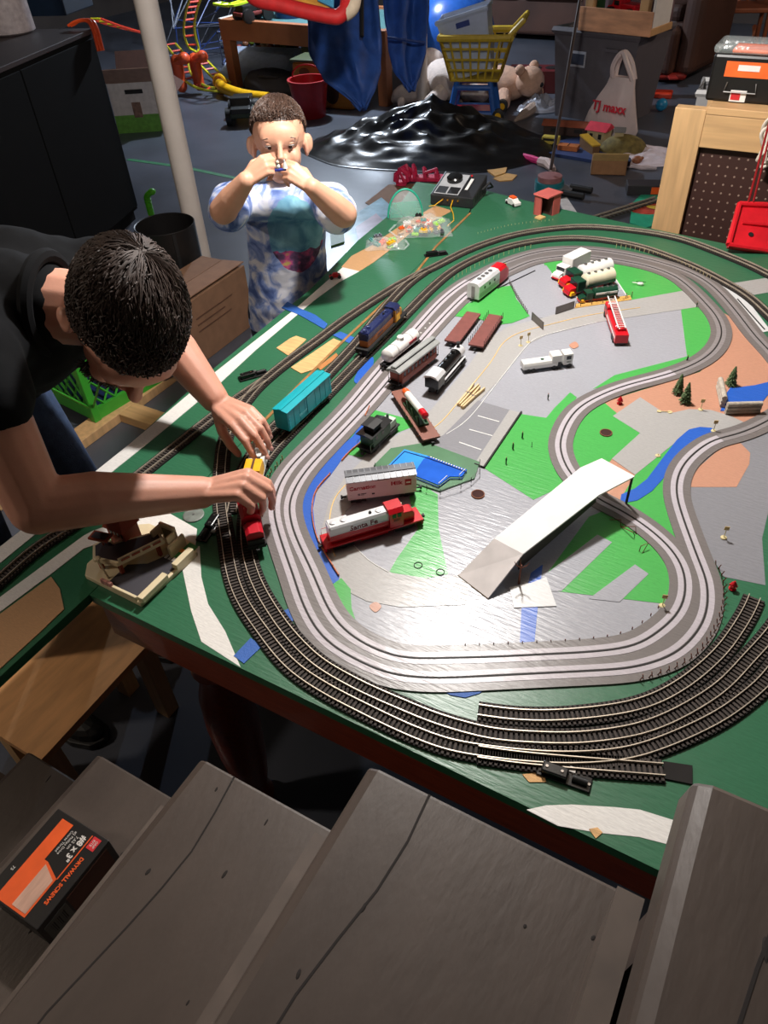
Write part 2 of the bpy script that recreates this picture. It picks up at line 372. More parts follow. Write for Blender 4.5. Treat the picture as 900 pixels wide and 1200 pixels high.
# outer green: roads, tape and bare wood
patch('white_road', [(402,313),(421,318),(397,331),(367,353),(300,410),(258,449),(180,514),(100,578),(0,660),(-40,692),(-40,672),(0,641),(80,578),(150,522),(246,441),(345,363)], P_WHITE, 1)
patch('tan_road', [(400,313),(421,318),(437,308),(453,296),(480,274),(530,247),(510,241),(467,266),(433,289),(412,300)], P_TANROAD, 1)
patch('white_road', [(0,700),(98,628),(109,622),(155,607),(192,598),(217,612),(231,620),(229,642),(216,645),(205,628),(190,616),(150,622),(118,636),(98,643),(62,671),(0,717),(-40,745),(-40,728)], P_WHITE, 1)
patch('white_road', [(214,668),(216,645),(234,640),(236,676),(244,708),(264,740),(282,782),(236,752),(224,716)], P_WHITE, 1)
patch('white_road', [(617,949),(640,944),(670,943),(720,946),(750,949),(798,964),(840,985),(840,1010),(792,992),(749,981),(700,976),(654,968)], P_WHITE, 1)
patch('tan_ground', [(-40,746),(0,720),(60,676),(70,690),(75,714),(46,742),(0,784),(-40,822)], P_TANROAD, 2)
for i, p in enumerate(([(330,361),(337,354),(352,362),(369,369),(384,380),(380,386),(352,370)], [(390,393),(399,389),(418,397),(412,404)], [(274,769),(294,748),(307,758),(286,778)], [(333,716),(340,713),(348,725),(342,729)], [(511,806),(540,805),(572,805),(562,813),(545,818),(528,815)])):
    patch('tape_strip', p, P_TAPE, 3)
patch('blue_blob', [(415,447),(418,438),(424,428),(433,419),(438,421),(436,432),(430,442),(421,450)], P_BLUE, 3, True)
patch('bare_wood', [(324,408),(340,397),(347,394),(359,398),(355,402),(338,417)], P_WOOD, 3)
patch('bare_wood', [(341,431),(391,397),(400,401),(366,434),(353,438)], P_WOOD, 3)
patch('bare_wood', [(372,431),(394,414),(397,418),(376,434)], M('brown_ply', (176, 116, 62), rough=0.7), 3)
patch('bare_wood', [(612,908),(626,906),(638,910),(640,917),(620,917)], P_WOOD, 3)
patch('bare_wood', [(690,972),(700,970),(706,976),(698,983)], P_WOOD, 3)
patch('bare_wood', [(433,711),(440,706),(447,711),(440,718)], P_TAN, 3, True)
patch('bare_wood', [(667,405),(674,401),(678,406),(672,409)], P_TAN, 4, True)
# lane lines on the road
def line(pts, mat, w=0.0009, dz=0.0022, name='road_line'):
    MB().ribbon(relax(resample(smoothline([T(*p) for p in pts], 6), 0.01), 2), -w, w, TZ, TZ+dz).build(name, mat, tt, off=TO)
line([(750,361),(690,370),(640,382),(610,390),(590,402),(575,425),(545,462),(515,497),(487,513)], P_YELLOW)
line([(425,553),(402,572),(390,590),(386,615),(388,640),(394,655)], P_YELLOW)
line([(700,378),(640,393),(620,403),(590,440),(550,490),(522,510)], P_WLINE, 0.0006)
line([(455,671),(433,658),(415,640)], P_WLINE, 0.0006)
# drilled holes
for px, py in ((560,580),(710,508)):
    c = T(px, py); MB().lathe([(0.0128,0.0004),(0.0128,0.0030),(0.0112,0.0031),(0.0108,0.0005)], (c.x,c.y,TZ), 20).build('hole_rim', M('hole_wood', (122, 72, 44), rough=0.8), tt, off=TO)
    MB().lathe([(0.0112,0.0008),(0.0112,0.0026)], (c.x,c.y,TZ), 20).build('drilled_hole', M('hole_dark', (54, 20, 14), rough=0.9), tt, off=TO)
for px, py in ((490,663),(516,671)):
    c = T(px, py); MB().tube([(c.x+0.007*math.cos(a*PI/8), c.y+0.007*math.sin(a*PI/8), TZ+0.0016) for a in range(16)], 0.0007, 5, True).build('screw_ring', P_SLOT, tt, off=TO)

# slot car track routed into the board
so = T(600, 560)
sct = thing('slot_car_track', 'two lane grey slot car track winding round the painted scenery', 'track', so)
MB().ribbon(outw, -0.0245, 0.0245, TZ, TZ+0.0028, True).build('roadbed', P_BAND, sct, off=so)
MB().ribbon(innw, -0.0245, 0.0245, TZ, TZ+0.00285, True).build('roadbed', P_BAND, sct, off=so)
def lanes(ring, i0, i1, mat):
    n = len(ring); pts = [ring[i % n] for i in range(i0, i1+1)]
    MB().ribbon(pts, 0.0022, 0.0108, TZ+0.002, TZ+0.0033).build('lane_strip', mat, sct, off=so)
    MB().ribbon(pts, -0.0108, -0.0022, TZ+0.002, TZ+0.0033).build('lane_strip', mat, sct, off=so)
def near(ring, p):
    w = T(*p); return min(range(len(ring)), key=lambda i: (ring[i]-w).length)
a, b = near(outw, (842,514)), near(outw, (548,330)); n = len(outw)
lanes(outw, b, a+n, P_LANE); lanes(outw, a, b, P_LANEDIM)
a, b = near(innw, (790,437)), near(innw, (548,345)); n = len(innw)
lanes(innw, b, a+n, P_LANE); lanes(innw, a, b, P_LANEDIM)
for r in (outw, innw): MB().ribbon(r, -0.0012, 0.0012, TZ+0.002, TZ+0.0034, True).build('slot', P_SLOT, sct, off=so)
m = MB()
for i in range(9):
    c = T(462+i*5.2, 425-i*5.6); m.ball((c.x, c.y, TZ+0.0035), (0.0022,0.0022,0.0006), 8, 4)
m.build('lane_stud', P_WLINE, sct, off=so, kind='stuff')

# model railway track
TIE = M('track_ties', (58, 49, 44), rough=0.75, var=0.3, sc=90); RAIL = M('nickel_rail', (205, 192, 174), rough=0.35, metal=0.5, var=0.15, sc=60)
BED = M('track_bed', (26, 22, 20), rough=0.9)
def rail_track(label, px, joined=True, gauge=0.0165):
    pts = smoothline([T(*p) for p in px], 8); pts = relax(resample(pts, 0.0071), 14)
    o = Vector((pts[len(pts)//2].x, pts[len(pts)//2].y, TZ))
    t = thing('railway_track', label, 'track', o, group='model railway tracks on the table')
    MB().ribbon(pts, -0.0165, 0.0165, TZ, TZ+0.0036).build('roadbed', BED, t, off=o)
    m = MB()
    for a, b in zip(pts, pts[1:]):
        c = (a+b)/2; m.at(c.x, c.y, TZ, rz=math.atan2(b.y-a.y, b.x-a.x)); m.box(-0.0019, 0.0019, -0.0152, 0.0152, 0.003, 0.0058)
    m.build('ties', TIE, t, off=o, kind='stuff')
    for s in (-1, 1):
        MB().ribbon(pts, s*gauge/2-0.00065, s*gauge/2+0.00065, TZ+0.005, TZ+0.0088).build('rail', RAIL, t, off=o)
    return t
rail_track('outer loop railway track, right along the table rim', [(960,700),(930,750),(900,795),(878,816),(844,841),(800,863),(770,875),(733,886),(673,891),(607,888),(540,879),(513,872),(469,854),(424,832),(380,809),(339,780),(304,736),(282,702),(271,669),(266,636),(261,605),(259,575),(260,548),(262,528),(267,507),(276,488),(287,473),(305,452),(339,424),(372,400),(405,375),(449,346),(478,329),(511,313),(542,297),(570,286),(604,276),(649,269),(693,267),(755,273),(800,282),(844,298),(878,312),(900,323),(950,352),(995,395),(1030,460),(1042,540),(1015,620),(960,700)])
rail_track('second railway track, just inside the outer loop', [(950,670),(925,712),(900,748),(878,772),(844,808),(800,836),(770,850),(738,860),(673,868),(607,866),(570,862),(513,846),(469,828),(424,808),(376,781),(351,758),(332,736),(311,704),(299,680),(291,653),(288,625),(290,595),(299,562),(315,535),(340,508),(388,459),(421,425),(450,396),(478,367),(507,338),(533,317),(567,300),(604,288),(649,281),(693,281),(744,289),(789,304),(822,318),(856,336),(878,350),(900,370),(935,405),(965,455),(985,520),(985,590),(950,670)])
rail_track('short railway siding running beneath the teal boxcar and blue diesel', [(500,318),(478,334),(455,358),(421,400),(383,441),(345,480),(310,515),(290,545),(278,575),(272,605)])
rail_track('straight railway siding on the narrow left board under the near arm', [(-40,716),(0,682),(44,644),(100,607),(178,547),(251,489),(284,465),(312,446)])
rail_track('short curved railway siding ending beside the red hydrant', [(560,835),(595,840),(640,842),(695,838),(744,830),(778,817),(811,796),(844,766),(865,737),(878,715),(883,702)])
rail_track('straight railway spur at the near table edge beside the stairs', [(560,884),(600,890),(640,894),(700,899),(740,902),(778,905)])
pe = patch('track_gap', [(777,893),(811,898),(811,920),(777,913)], BED, 6)

# ---------------------------------------------------------------- rolling stock
RS = 'model trains on the table'
STEEL = M('dull_steel', (150, 148, 146), rough=0.35, metal=0.8); WHEELM = M('wheel_black', (24, 23, 24), rough=0.5)
SILVER = M('silver_paint', (214, 214, 216), rough=0.3, metal=0.2, var=0.05); REDP = M('gloss_red', (196, 22, 34), rough=0.28, var=0.08); WHITEP = M('gloss_white', (228, 226, 222), rough=0.35, var=0.04)
CHROME = M('chrome', (210, 210, 212), rough=0.15, metal=1.0, var=0.03); GLASSY = M('dark_window', (18, 22, 28), rough=0.1, var=0.05)
YELP = M('yellow_plastic', (236, 178, 30), rough=0.35, var=0.06); ORANGEP = M('orange_plastic', (236, 92, 28), rough=0.4, var=0.06)
_w = MB().cyl((0,-0.0016,0), (0,0.0016,0), 0.0052, n=14).build('wheel', WHEELM, smooth=True)
WHEEL = _w.data; bpy.data.objects.remove(_w)
_w = MB().tube([(0,-1,0),(0,-0.9,0),(0,0.9,0),(0,1,0)], [0.8,1,1,0.8], 16).build('wheel', WHEELM, smooth=True)
TYRE = _w.data; bpy.data.objects.remove(_w)
def wheel(t, x, y, z): o = bpy.data.objects.new('wheel', WHEEL); COL.objects.link(o); o.parent = t; o.location = (x, y, z); return o
def tyre(t, x, y, r, w, name='wheel'):
    o = bpy.data.objects.new(name, TYRE); COL.objects.link(o); o.parent = t; o.location = (x, y, r); o.scale = (r, w, r); return o
def place(name, label, a, b, cat='train car', dz=0.0, group=RS):
    A, B = T(*a, dz), T(*b, dz); c = (A+B)/2
    return thing(name, label, cat, c, math.atan2(B.y-A.y, B.x-A.x), group), (B-A).length
def gear(t, L, f=0.33, axle=0.013, col=WHEELM, couplers=True):
    for s in (-1, 1):
        tr = MB().box(-axle/2-0.008, axle/2+0.008, -0.0145, 0.0145, 0.0035, 0.0095).box(-0.005, 0.005, -0.015, 0.015, 0.0025, 0.0115).build('truck_frame', col, t); tr.location.x = s*L*f
        for ax in (-axle/2, axle/2):
            for y in (-0.0095, 0.0095): wheel(t, s*L*f+ax, y, 0.0052)
        if couplers: MB().box(L/2-0.002, L/2+0.007, -0.0015, 0.0015, 0.007, 0.0095).box(L/2+0.005, L/2+0.0085, -0.003, 0.003, 0.0055, 0.011).build('coupler', BLACK, t).rotation_euler = (0, 0, 0 if s > 0 else PI)
def gable(w, z0, z1, eave=0.0015):
    return [(-w/2-eave, z0), (-w/2-eave, z0+0.0012), (0, z1), (w/2+eave, z0+0.0012), (w/2+eave, z0)]

def boxcar(name, label, a, b, body, roof, dz=0.0, ribs=7, H=0.042, roofz=0.004):
    t, L = place(name, label, a, b, dz=dz); w = 0.035; z0 = 0.0125
    MB().box(-L/2+0.004, L/2-0.004, -w/2, w/2, z0, z0+H).build('body', body, t, bev=0.0006)
    MB().prof(gable(w, z0+H, z0+H+roofz), -L/2+0.003, L/2-0.003).build('roof', roof, t)
    MB().box(-L/2+0.003, L/2-0.003, -0.004, 0.004, z0+H+roofz, z0+H+roofz+0.0012).build('roof_walk', roof, t)
    MB().box(-L/2+0.006, L/2-0.006, -0.006, 0.006, 0.0085, z0).build('underframe', BLACK, t)
    for s in (-1, 1):
        MB().box(-0.012, 0.012, min(s*w/2, s*(w/2+0.0012)), max(s*w/2, s*(w/2+0.0012)), z0+0.002, z0+H-0.002).build('door', body, t)
        for k in range(ribs):
            x = -L/2+0.008+(L-0.016)*k/(ribs-1)
            if abs(x) > 0.013: MB().box(x-0.0006, x+0.0006, min(s*w/2, s*(w/2+0.0006)), max(s*w/2, s*(w/2+0.0006)), z0, z0+H).build('rib', body, t)
        for e in (-1, 1):
            lad = MB()
            for q in range(5): lad.box(e*(L/2-0.009)-0.003, e*(L/2-0.009)+0.003, s*(w/2+0.0008)-0.0003, s*(w/2+0.0008)+0.0003, z0+0.004+q*0.008, z0+0.0046+q*0.008)
            lad.build('ladder', body, t)
    gear(t, L)
    return t, L, w, z0, H
TEAL = M('teal_plastic', (20, 160, 172), rough=0.35, var=0.06)
t, L, w, z0, H = boxcar('boxcar', 'bright teal boxcar standing on the track beside the ringed hand', (331,510), (383,462), TEAL, TEAL, dz=0.0088, H=0.045, ribs=9)
text('C&NW', 0.007, M('dim_teal_print', (120, 200, 205), rough=0.5), t, (-0.03, -w/2-0.0016, z0+0.016), (PI/2, 0, 0), sx=1.3)
PINK = M('pale_pink_white', (226, 204, 200), rough=0.5, var=0.05); ROOFG = M('roof_grey', (104, 106, 110), rough=0.4, metal=0.3)
t, L, w, z0, H = boxcar('boxcar', 'pale boxcar with grey ribbed roof and red lettering near the pool', (405,586), (489,575), PINK, ROOFG)
REDT = M('red_print', (176, 34, 48), rough=0.6)
text('Carnation', 0.0125, REDT, t, (-0.036, -w/2-0.0004, z0+0.027), (PI/2, 0, 0), bold=0.0003); text('Milk', 0.0125, REDT, t, (0.027, -w/2-0.0004, z0+0.028), (PI/2, 0, 0), bold=0.0003)
MB().box(0.043, 0.055, -w/2-0.0006, -w/2, z0+0.020, z0+0.034).build('can_emblem', REDT, t); MB().box(0.045, 0.053, -w/2-0.0009, -w/2, z0+0.0255, z0+0.0285).build('can_band', WHITEP, t)
MB().box(-0.046, -0.030, -w/2-0.0005, -w/2, z0+0.012, z0+0.0135).box(-0.046, -0.034, -w/2-0.0005, -w/2, z0+0.0095, z0+0.0105).box(-0.02, -0.0145, -w/2-0.0005, -w/2, z0+0.0085, z0+0.0115).build('car_number', M('print_dark', (60, 40, 44), rough=0.6), t)
for k in range(12):
    x = -0.062+k*0.0113
    for s in (-1, 1): MB().prof([(0.003*s, z0+H+0.0042), (0.003*s, z0+H+0.0036), (0.0188*s, z0+H+0.0008), (0.0188*s, z0+H+0.0022)], x-0.0006, x+0.0006).build('roof_rib', M('roof_rib_grey', (150, 152, 156), rough=0.4), t)

def handrail(t, pts, mat, r=0.0005): MB().tube(pts, r, 5).build('handrail', mat, t)
def hood_diesel(name, label, a, b, frame, lower, upper, cabm, roofm, dz=0.0, capm=None):
    t, L = place(name, label, a, b, 'locomotive', dz)
    fr = 0.0135
    MB().box(-L/2, L/2, -0.0185, 0.0185, fr, fr+0.0035).build('frame', frame, t, bev=0.0006)
    MB().box(-0.026, 0.026, -0.014, 0.014, 0.004, fr).build('fuel_tank', frame, t, bev=0.002)
    xh0, xh1 = -L/2+0.012, L/2-0.064
    MB().box(xh0, xh1, -0.0115, 0.0115, fr+0.0035, fr+0.020).build('hood_lower', lower, t, bev=0.0008)
    MB().prof([(-0.0115, fr+0.020), (-0.0115, fr+0.0345), (-0.0085, fr+0.0385), (0.0085, fr+0.0385), (0.0115, fr+0.0345), (0.0115, fr+0.020)], xh0, xh1).build('hood_upper', upper, t)
    MB().prof([(-0.0135, fr+0.026), (-0.0135, fr+0.0375), (-0.0105, fr+0.0405), (0.0105, fr+0.0405), (0.0135, fr+0.0375), (0.0135, fr+0.026)], xh0+0.002, xh0+0.038).build('radiator_housing', upper, t)
    MB().prof([(-0.0175, fr+0.0035), (-0.0175, fr+0.037), (-0.011, fr+0.0425), (0.011, fr+0.0425), (0.0175, fr+0.037), (0.0175, fr+0.0035)], xh1, xh1+0.026).build('cab', cabm, t, bev=0.0006)
    MB().prof([(-0.0182, fr+0.0365), (-0.0115, fr+0.0435), (0.0115, fr+0.0435), (0.0182, fr+0.0365), (0.0165, fr+0.036), (-0.0165, fr+0.036)], xh1-0.001, xh1+0.027).build('cab_roof', roofm, t)
    MB().profy([(xh1+0.026, fr+0.0035), (xh1+0.026, fr+0.026), (xh1+0.046, fr+0.024), (xh1+0.050, fr+0.019), (xh1+0.050, fr+0.0035)], -0.0105, 0.0105).build('nose', cabm, t, bev=0.0015)
    for s in (-1, 1):
        MB().box(xh1+0.005, xh1+0.012, min(s*0.0175,s*0.0181), max(s*0.0175,s*0.0181), fr+0.026, fr+0.035).build('window', GLASSY, t)
        MB().box(xh1+0.015, xh1+0.022, min(s*0.0175,s*0.0181), max(s*0.0175,s*0.0181), fr+0.026, fr+0.035).build('window', GLASSY, t)
        handrail(t, [(-L/2+0.004, s*0.018, fr+0.003), (-L/2+0.004, s*0.018, fr+0.017), (xh1-0.004, s*0.018, fr+0.017), (xh1-0.002, s*0.018, fr+0.003)], frame)
    for s in (-1, 1): MB().box(xh1+0.0262, xh1+0.0268, min(s*0.002,s*0.011), max(s*0.002,s*0.011), fr+0.029, fr+0.036).build('windscreen', GLASSY, t)
    for x in (xh0+0.010, xh0+0.029, xh1-0.015): MB().lathe([(0.0052,0),(0.0052,0.0018),(0.004,0.0022)], (x,0,fr+(0.0405 if x < xh0+0.035 else 0.0385)), 14).build('roof_fan', roofm if capm is None else capm, t, smooth=True)
    MB().cyl((xh1-0.03,0,fr+0.0385), (xh1-0.03,0,fr+0.042), 0.003, 0.0022, 10).build('exhaust_stack', BLACK, t)
    for x in (L/2-0.001, -L/2+0.001): MB().box(x-0.0015, x+0.0015, -0.016, 0.016, 0.004, fr).build('pilot', frame, t)
    MB().ball((xh1+0.0275,0,fr+0.0395), 0.0022, 10, 6).build('headlight', M('lamp_cream', (250, 244, 220), rough=0.2), t)
    gear(t, L, 0.31, 0.022)
    return t, L, fr, xh0, xh1
t, L, fr, xh0, xh1 = hood_diesel('diesel_locomotive', 'red and silver diesel locomotive lying in front of the pale boxcar', (379,643), (492,609), REDP, REDP, SILVER, REDP, REDP, capm=SILVER)
text('Santa Fe', 0.0155, M('maroon_print', (120, 18, 28), rough=0.5), t, (-0.018, -0.0119, fr+0.0258), (PI/2, 0, 0), bold=0.0002)
MB().box(xh0+0.045, xh1, -0.0122, -0.0115, fr+0.0192, fr+0.0204).build('hood_stripe', SILVER, t)
text('2827', 0.006, M('print_dark'), t, (xh1+0.013, -0.0183, fr+0.020), (PI/2, 0, 0))
NAVY = M('navy_paint', (30, 38, 78), rough=0.25, var=0.1); OCHRE = M('ochre_yellow', (196, 132, 36), rough=0.4)
DKORANGE = M('brown_orange', (170, 96, 36), rough=0.45)
t, L, fr, xh0, xh1 = hood_diesel('diesel_locomotive', 'navy topped diesel locomotive with ochre sides on the far left track', (424,417), (470,371), BLACK, DKORANGE, NAVY, OCHRE, NAVY, dz=0.0088)
MB().box(xh1+0.003, xh1+0.022, -0.0187, -0.0181, fr+0.006, fr+0.022).build('cab_panel', YELP, t)
text('CHESSIE', 0.008, M('navy_print', (28, 34, 70)), t, (-0.03, -0.0117, fr+0.012), (PI/2, 0, 0))

# red and silver streamlined diesel at the far end
t, L = place('diesel_locomotive', 'streamlined silver diesel with red nose parked at the far green corner', (554,354), (591,325), 'locomotive')
sec = lambda w, h: [(-w/2, 0.010), (-w/2, h-0.008), (-w/2+0.006, h-0.0015), (0, h), (w/2-0.006, h-0.0015), (w/2, h-0.008), (w/2, 0.010)]
MB().prof(sec(0.036, 0.053), -L/2, L/2-0.062).build('body', SILVER, t)
def loft(m, secs):
    n = len(secs[0][1]); vs = []; fs = []
    for x, pr in secs: vs += [(x, p[0], p[1]) for p in pr]
    for i in range(len(secs)-1): fs += [(i*n+j, i*n+(j+1)%n, (i+1)*n+(j+1)%n, (i+1)*n+j) for j in range(n)]
    fs += [tuple(range(n-1,-1,-1)), tuple(range((len(secs)-1)*n, len(secs)*n))]
    return m.add(vs, fs)
loft(MB(), [(L/2-0.062, sec(0.0362,0.0532)), (L/2-0.026, sec(0.0362,0.0532)), (L/2-0.019, sec(0.0355,0.044)), (L/2-0.007, sec(0.031,0.039)), (L/2, sec(0.020,0.030))]).build('nose', REDP, t, smooth=True)
MB().box(L/2-0.0245, L/2-0.0195, -0.013, -0.001, 0.0455, 0.0495).box(L/2-0.0245, L/2-0.0195, 0.001, 0.013, 0.0455, 0.0495).build('windscreen', GLASSY, t)
MB().box(L/2-0.02, L/2+0.0008, -0.0035, 0.0035, 0.020, 0.040).build('nose_stripe', YELP, t)
for k in range(4): MB().lathe([(0.006,0),(0.006,0.0012),(0.003,0.0016)], (-L/2+0.03+k*0.019,0,0.053), 14).build('roof_fan', STEEL, t)
for s in (-1, 1):
    for k in range(3): MB().cyl((-L/2+0.03+k*0.026, s*0.0178, 0.034), (-L/2+0.03+k*0.026, s*0.0184, 0.034), 0.004, n=12).build('porthole', GLASSY, t)
    for k in range(4): MB().box(-L/2+0.004, L/2-0.064, min(s*0.018,s*0.0184), max(s*0.018,s*0.0184), 0.014+k*0.0035, 0.0152+k*0.0035).build('flute', STEEL, t)
MB().box(-0.03, 0.02, -0.015, 0.015, 0.004, 0.010).build('fuel_tank', BLACK, t); gear(t, L, 0.31, 0.02)
MB().box(-L/2-0.0006, -L/2, -0.005, 0.005, 0.012, 0.044).build('end_door', STEEL, t)

# tank car
t, L = place('tank_car', 'white cylindrical tank car next to the brown passenger coach', (450,435), (489,403)); L -= 0.004
MB().lathe([(0.004,-L/2+0.006),(0.012,-L/2+0.008),(0.0165,-L/2+0.013),(0.0165,L/2-0.013),(0.012,L/2-0.008),(0.004,L/2-0.006)], (0,0,0), 22).build('tank', WHITEP, t, smooth=True).matrix_local = Matrix.Translation((0,0,0.0325)) @ Matrix.Rotation(PI/2, 4, 'Y')
MB().lathe([(0.0085,0),(0.0085,0.008),(0.006,0.0105),(0.001,0.011)], (0,0,0.047), 16).build('dome', WHITEP, t, smooth=True)
MB().box(-L/2, L/2, -0.013, 0.013, 0.0105, 0.0145).box(-L/2, L/2, -0.004, 0.004, 0.0145, 0.018).build('underframe', BLACK, t)
for s in (-1, 1):
    handrail(t, [(-L/2+0.012, s*0.0175, 0.031), (L/2-0.012, s*0.0175, 0.031)], BLACK)
    MB().box(0.012, 0.045, s*0.0164-0.0006, s*0.0164+0.0006, 0.030, 0.038).build('red_panel', REDT, t)
for x in (-0.03, 0.03):
    MB().tube([(x,0.0168*math.cos(a*PI/10),0.0325+0.0168*math.sin(a*PI/10)) for a in range(0,11)], 0.0006, 5).build('tank_band', STEEL, t)
gear(t, L)

# wooden passenger coach
t, L = place('passenger_coach', 'reddish brown passenger coach with a grey roof beside the tank car', (461,456), (508,419)); w = 0.034
COACH = M('coach_red_brown', (150, 62, 34), rough=0.5, var=0.15); COROOF = M('coach_roof', (150, 152, 150), rough=0.4)
MB().box(-L/2+0.012, L/2-0.012, -w/2, w/2, 0.012, 0.044).build('body', COACH, t)
MB().prof([(-w/2-0.002,0.044),(-w/2-0.001,0.047),(-0.007,0.0515),(0.007,0.0515),(w/2+0.001,0.047),(w/2+0.002,0.044)], -L/2, L/2).build('roof', COROOF, t)
MB().prof([(-0.0065,0.0515),(-0.0065,0.0555),(-0.0045,0.0572),(0.0045,0.0572),(0.0065,0.0555),(0.0065,0.0515)], -L/2+0.002, L/2-0.002).build('clerestory', COROOF, t)
for s in (-1, 1):
    MB().box(-L/2+0.003, L/2-0.003, s*0.0068-0.0004, s*0.0068+0.0004, 0.0522, 0.0542).build('clerestory_glass', GLASSY, t)
    for k in range(9):
        x = -L/2+0.022+k*(L-0.044)/8; o = MB().box(x-0.0035, x+0.0035, min(s*w/2, s*(w/2+0.0005)), max(s*w/2, s*(w/2+0.0005)), 0.029, 0.040).build('window', GLASSY, t)
        MB().box(x-0.0045, x+0.0045, min(s*w/2, s*(w/2+0.0011)), max(s*w/2, s*(w/2+0.0011)), 0.0275, 0.029).build('sill', COACH, o)
    MB().box(-L/2+0.012, L/2-0.012, min(s*w/2, s*(w/2+0.0008)), max(s*w/2, s*(w/2+0.0008)), 0.0245, 0.0258).build('belt_rail', M('coach_trim', (190, 100, 60), rough=0.5), t)
for s in (-1, 1):
    MB().box(min(s*(L/2-0.013), s*(L/2-0.001)), max(s*(L/2-0.013), s*(L/2-0.001)), -0.015, 0.015, 0.012, 0.0145).build('platform', BLACK, t)
    for y in (-0.014, 0.014): MB().cyl((s*(L/2-0.002), y, 0.0145), (s*(L/2-0.002), y, 0.045), 0.0007, n=5).build('platform_post', BLACK, t)
    handrail(t, [(s*(L/2-0.002), -0.014, 0.026), (s*(L/2-0.002), 0.014, 0.026)], BLACK)
gear(t, L)

# steam locomotive
t, L = place('steam_locomotive', 'black steam locomotive with silver smokebox and cab roof in the middle row', (503,466), (540,423), 'locomotive')
MB().lathe([(0.0135,-L/2+0.045),(0.0135,L/2-0.028),(0.0125,L/2-0.0275)], (0,0,0), 20).build('boiler', GLOSSBLACK, t, smooth=True).matrix_local = Matrix.Translation((0,0,0.034)) @ Matrix.Rotation(PI/2, 4, 'Y')
MB().lathe([(0.0138,L/2-0.03),(0.0138,L/2-0.008),(0.010,L/2-0.004),(0.003,L/2-0.003)], (0,0,0), 20).build('smokebox', SILVER, t, smooth=True).matrix_local = Matrix.Translation((0,0,0.034)) @ Matrix.Rotation(PI/2, 4, 'Y')
MB().lathe([(0.0045,0),(0.0035,0.004),(0.004,0.012),(0.005,0.013)], (L/2-0.018,0,0.046), 14).build('chimney', BLACK, t, smooth=True)
for x, r, h in ((L/2-0.045,0.006,0.009),(L/2-0.068,0.0055,0.008),(L/2-0.088,0.004,0.006)): MB().lathe([(r,0),(r,h*0.6),(r*0.7,h*0.9),(r*0.1,h)], (x,0,0.0455), 14).build('dome', BLACK, t, smooth=True)
MB().box(-L/2+0.012, -L/2+0.046, -0.0165, 0.0165, 0.017, 0.046).build('cab', GLOSSBLACK, t)
MB().prof([(-0.0185,0.044),(-0.012,0.0505),(0,0.0525),(0.012,0.0505),(0.0185,0.044),(0.0165,0.044),(0,0.049),(-0.0165,0.044)], -L/2+0.006, -L/2+0.047).build('cab_roof', SILVER, t)
for s in (-1, 1):
    MB().box(-L/2+0.020, -L/2+0.038, min(s*0.0165,s*0.0169), max(s*0.0165,s*0.0169), 0.033, 0.042).build('cab_window', GLASSY, t)
    MB().box(-L/2+0.045, L/2-0.012, s*0.015-0.003, s*0.015+0.003, 0.023, 0.0245).build('running_board', SILVER, t)
    for k in range(4):
        o = MB().cyl((0,-0.0014,0), (0,0.0014,0), 0.0105, n=18).build('drive_wheel', STEEL if s < 0 else WHEELM, t, smooth=True); o.location = (L/2-0.045-k*0.022, s*0.0105, 0.0105)
        MB().cyl((0,-0.002,0), (0,0.002,0), 0.007, n=14).build('wheel_hub', WHEELM, o)
    MB().box(L/2-0.115, L/2-0.03, s*0.0138-0.0008, s*0.0138+0.0008, 0.0095, 0.0115).build('side_rod', STEEL, t)
    MB().box(L/2-0.030, L/2-0.010, s*0.0135-0.004, s*0.0135+0.004, 0.007, 0.017).build('cylinder_block', BLACK, t, bev=0.002)
MB().box(-L/2+0.012, L/2-0.006, -0.007, 0.007, 0.010, 0.019).build('frame', BLACK, t)
MB().profy([(L/2-0.008,0.016),(L/2+0.006,0.003),(L/2-0.008,0.003)], -0.014, 0.014).build('cowcatcher', SILVER, t)
for y in (-0.0095, 0.0095): wheel(t, L/2-0.012, y, 0.0052); wheel(t, -L/2+0.022, y, 0.0052)

FLATM = M('flatcar_brown', (118, 66, 60), rough=0.65, var=0.12, sc=60)
def flatcar(label, a, b, stakes=False, mat=FLATM):
    t, L = place('flatcar', label, a, b)
    MB().box(-L/2, L/2, -0.0185, 0.0185, 0.0125, 0.0165).build('deck', mat, t)
    MB().box(-L/2+0.004, L/2-0.004, -0.012, 0.012, 0.0085, 0.0125).build('underframe', BLACK, t)
    for k in range(13):
        x = -L/2+0.006+(L-0.012)*k/12
        for s in (-1, 1): MB().box(x-0.0012, x+0.0012, min(s*0.0185,s*0.0197), max(s*0.0185,s*0.0197), 0.0115, 0.0165).build('stake_pocket', mat, t)
        if stakes:
            for s in (-1, 1): MB().cyl((x, s*0.0191, 0.0165), (x, s*0.0191, 0.029), 0.0007, n=5).build('stake', BLACK, t)
    gear(t, L)
    return t, L
flatcar('brown flatcar with an empty bare deck', (529,407), (555,373))
flatcar('brown flatcar lined with short upright stakes', (557,412), (581,376), True)
t, L = flatcar('brown flatcar carrying a white rocket on a green cradle', (506,521), (468,464), mat=M('flatcar_rust', (126, 78, 64), rough=0.6))
mgreen = M('army_green', (24, 70, 34), rough=0.5); mw2 = M('rocket_white', (228, 224, 218), rough=0.35)
MB().box(-0.052, 0.04, -0.012, 0.012, 0.0165, 0.021).build('cradle_base', mgreen, t)
for x in (-0.045, -0.015, 0.015): MB().profy([(x-0.004,0.021),(x+0.004,0.021),(x+0.012,0.034),(x+0.006,0.034)], -0.010, -0.007).profy([(x-0.004,0.021),(x+0.004,0.021),(x+0.012,0.034),(x+0.006,0.034)], 0.007, 0.010).build('cradle_strut', mgreen, t)
rk = MB().lathe([(0.0075,-0.052),(0.0075,0.030)], n=18).build('rocket_body', mw2, t, smooth=True)
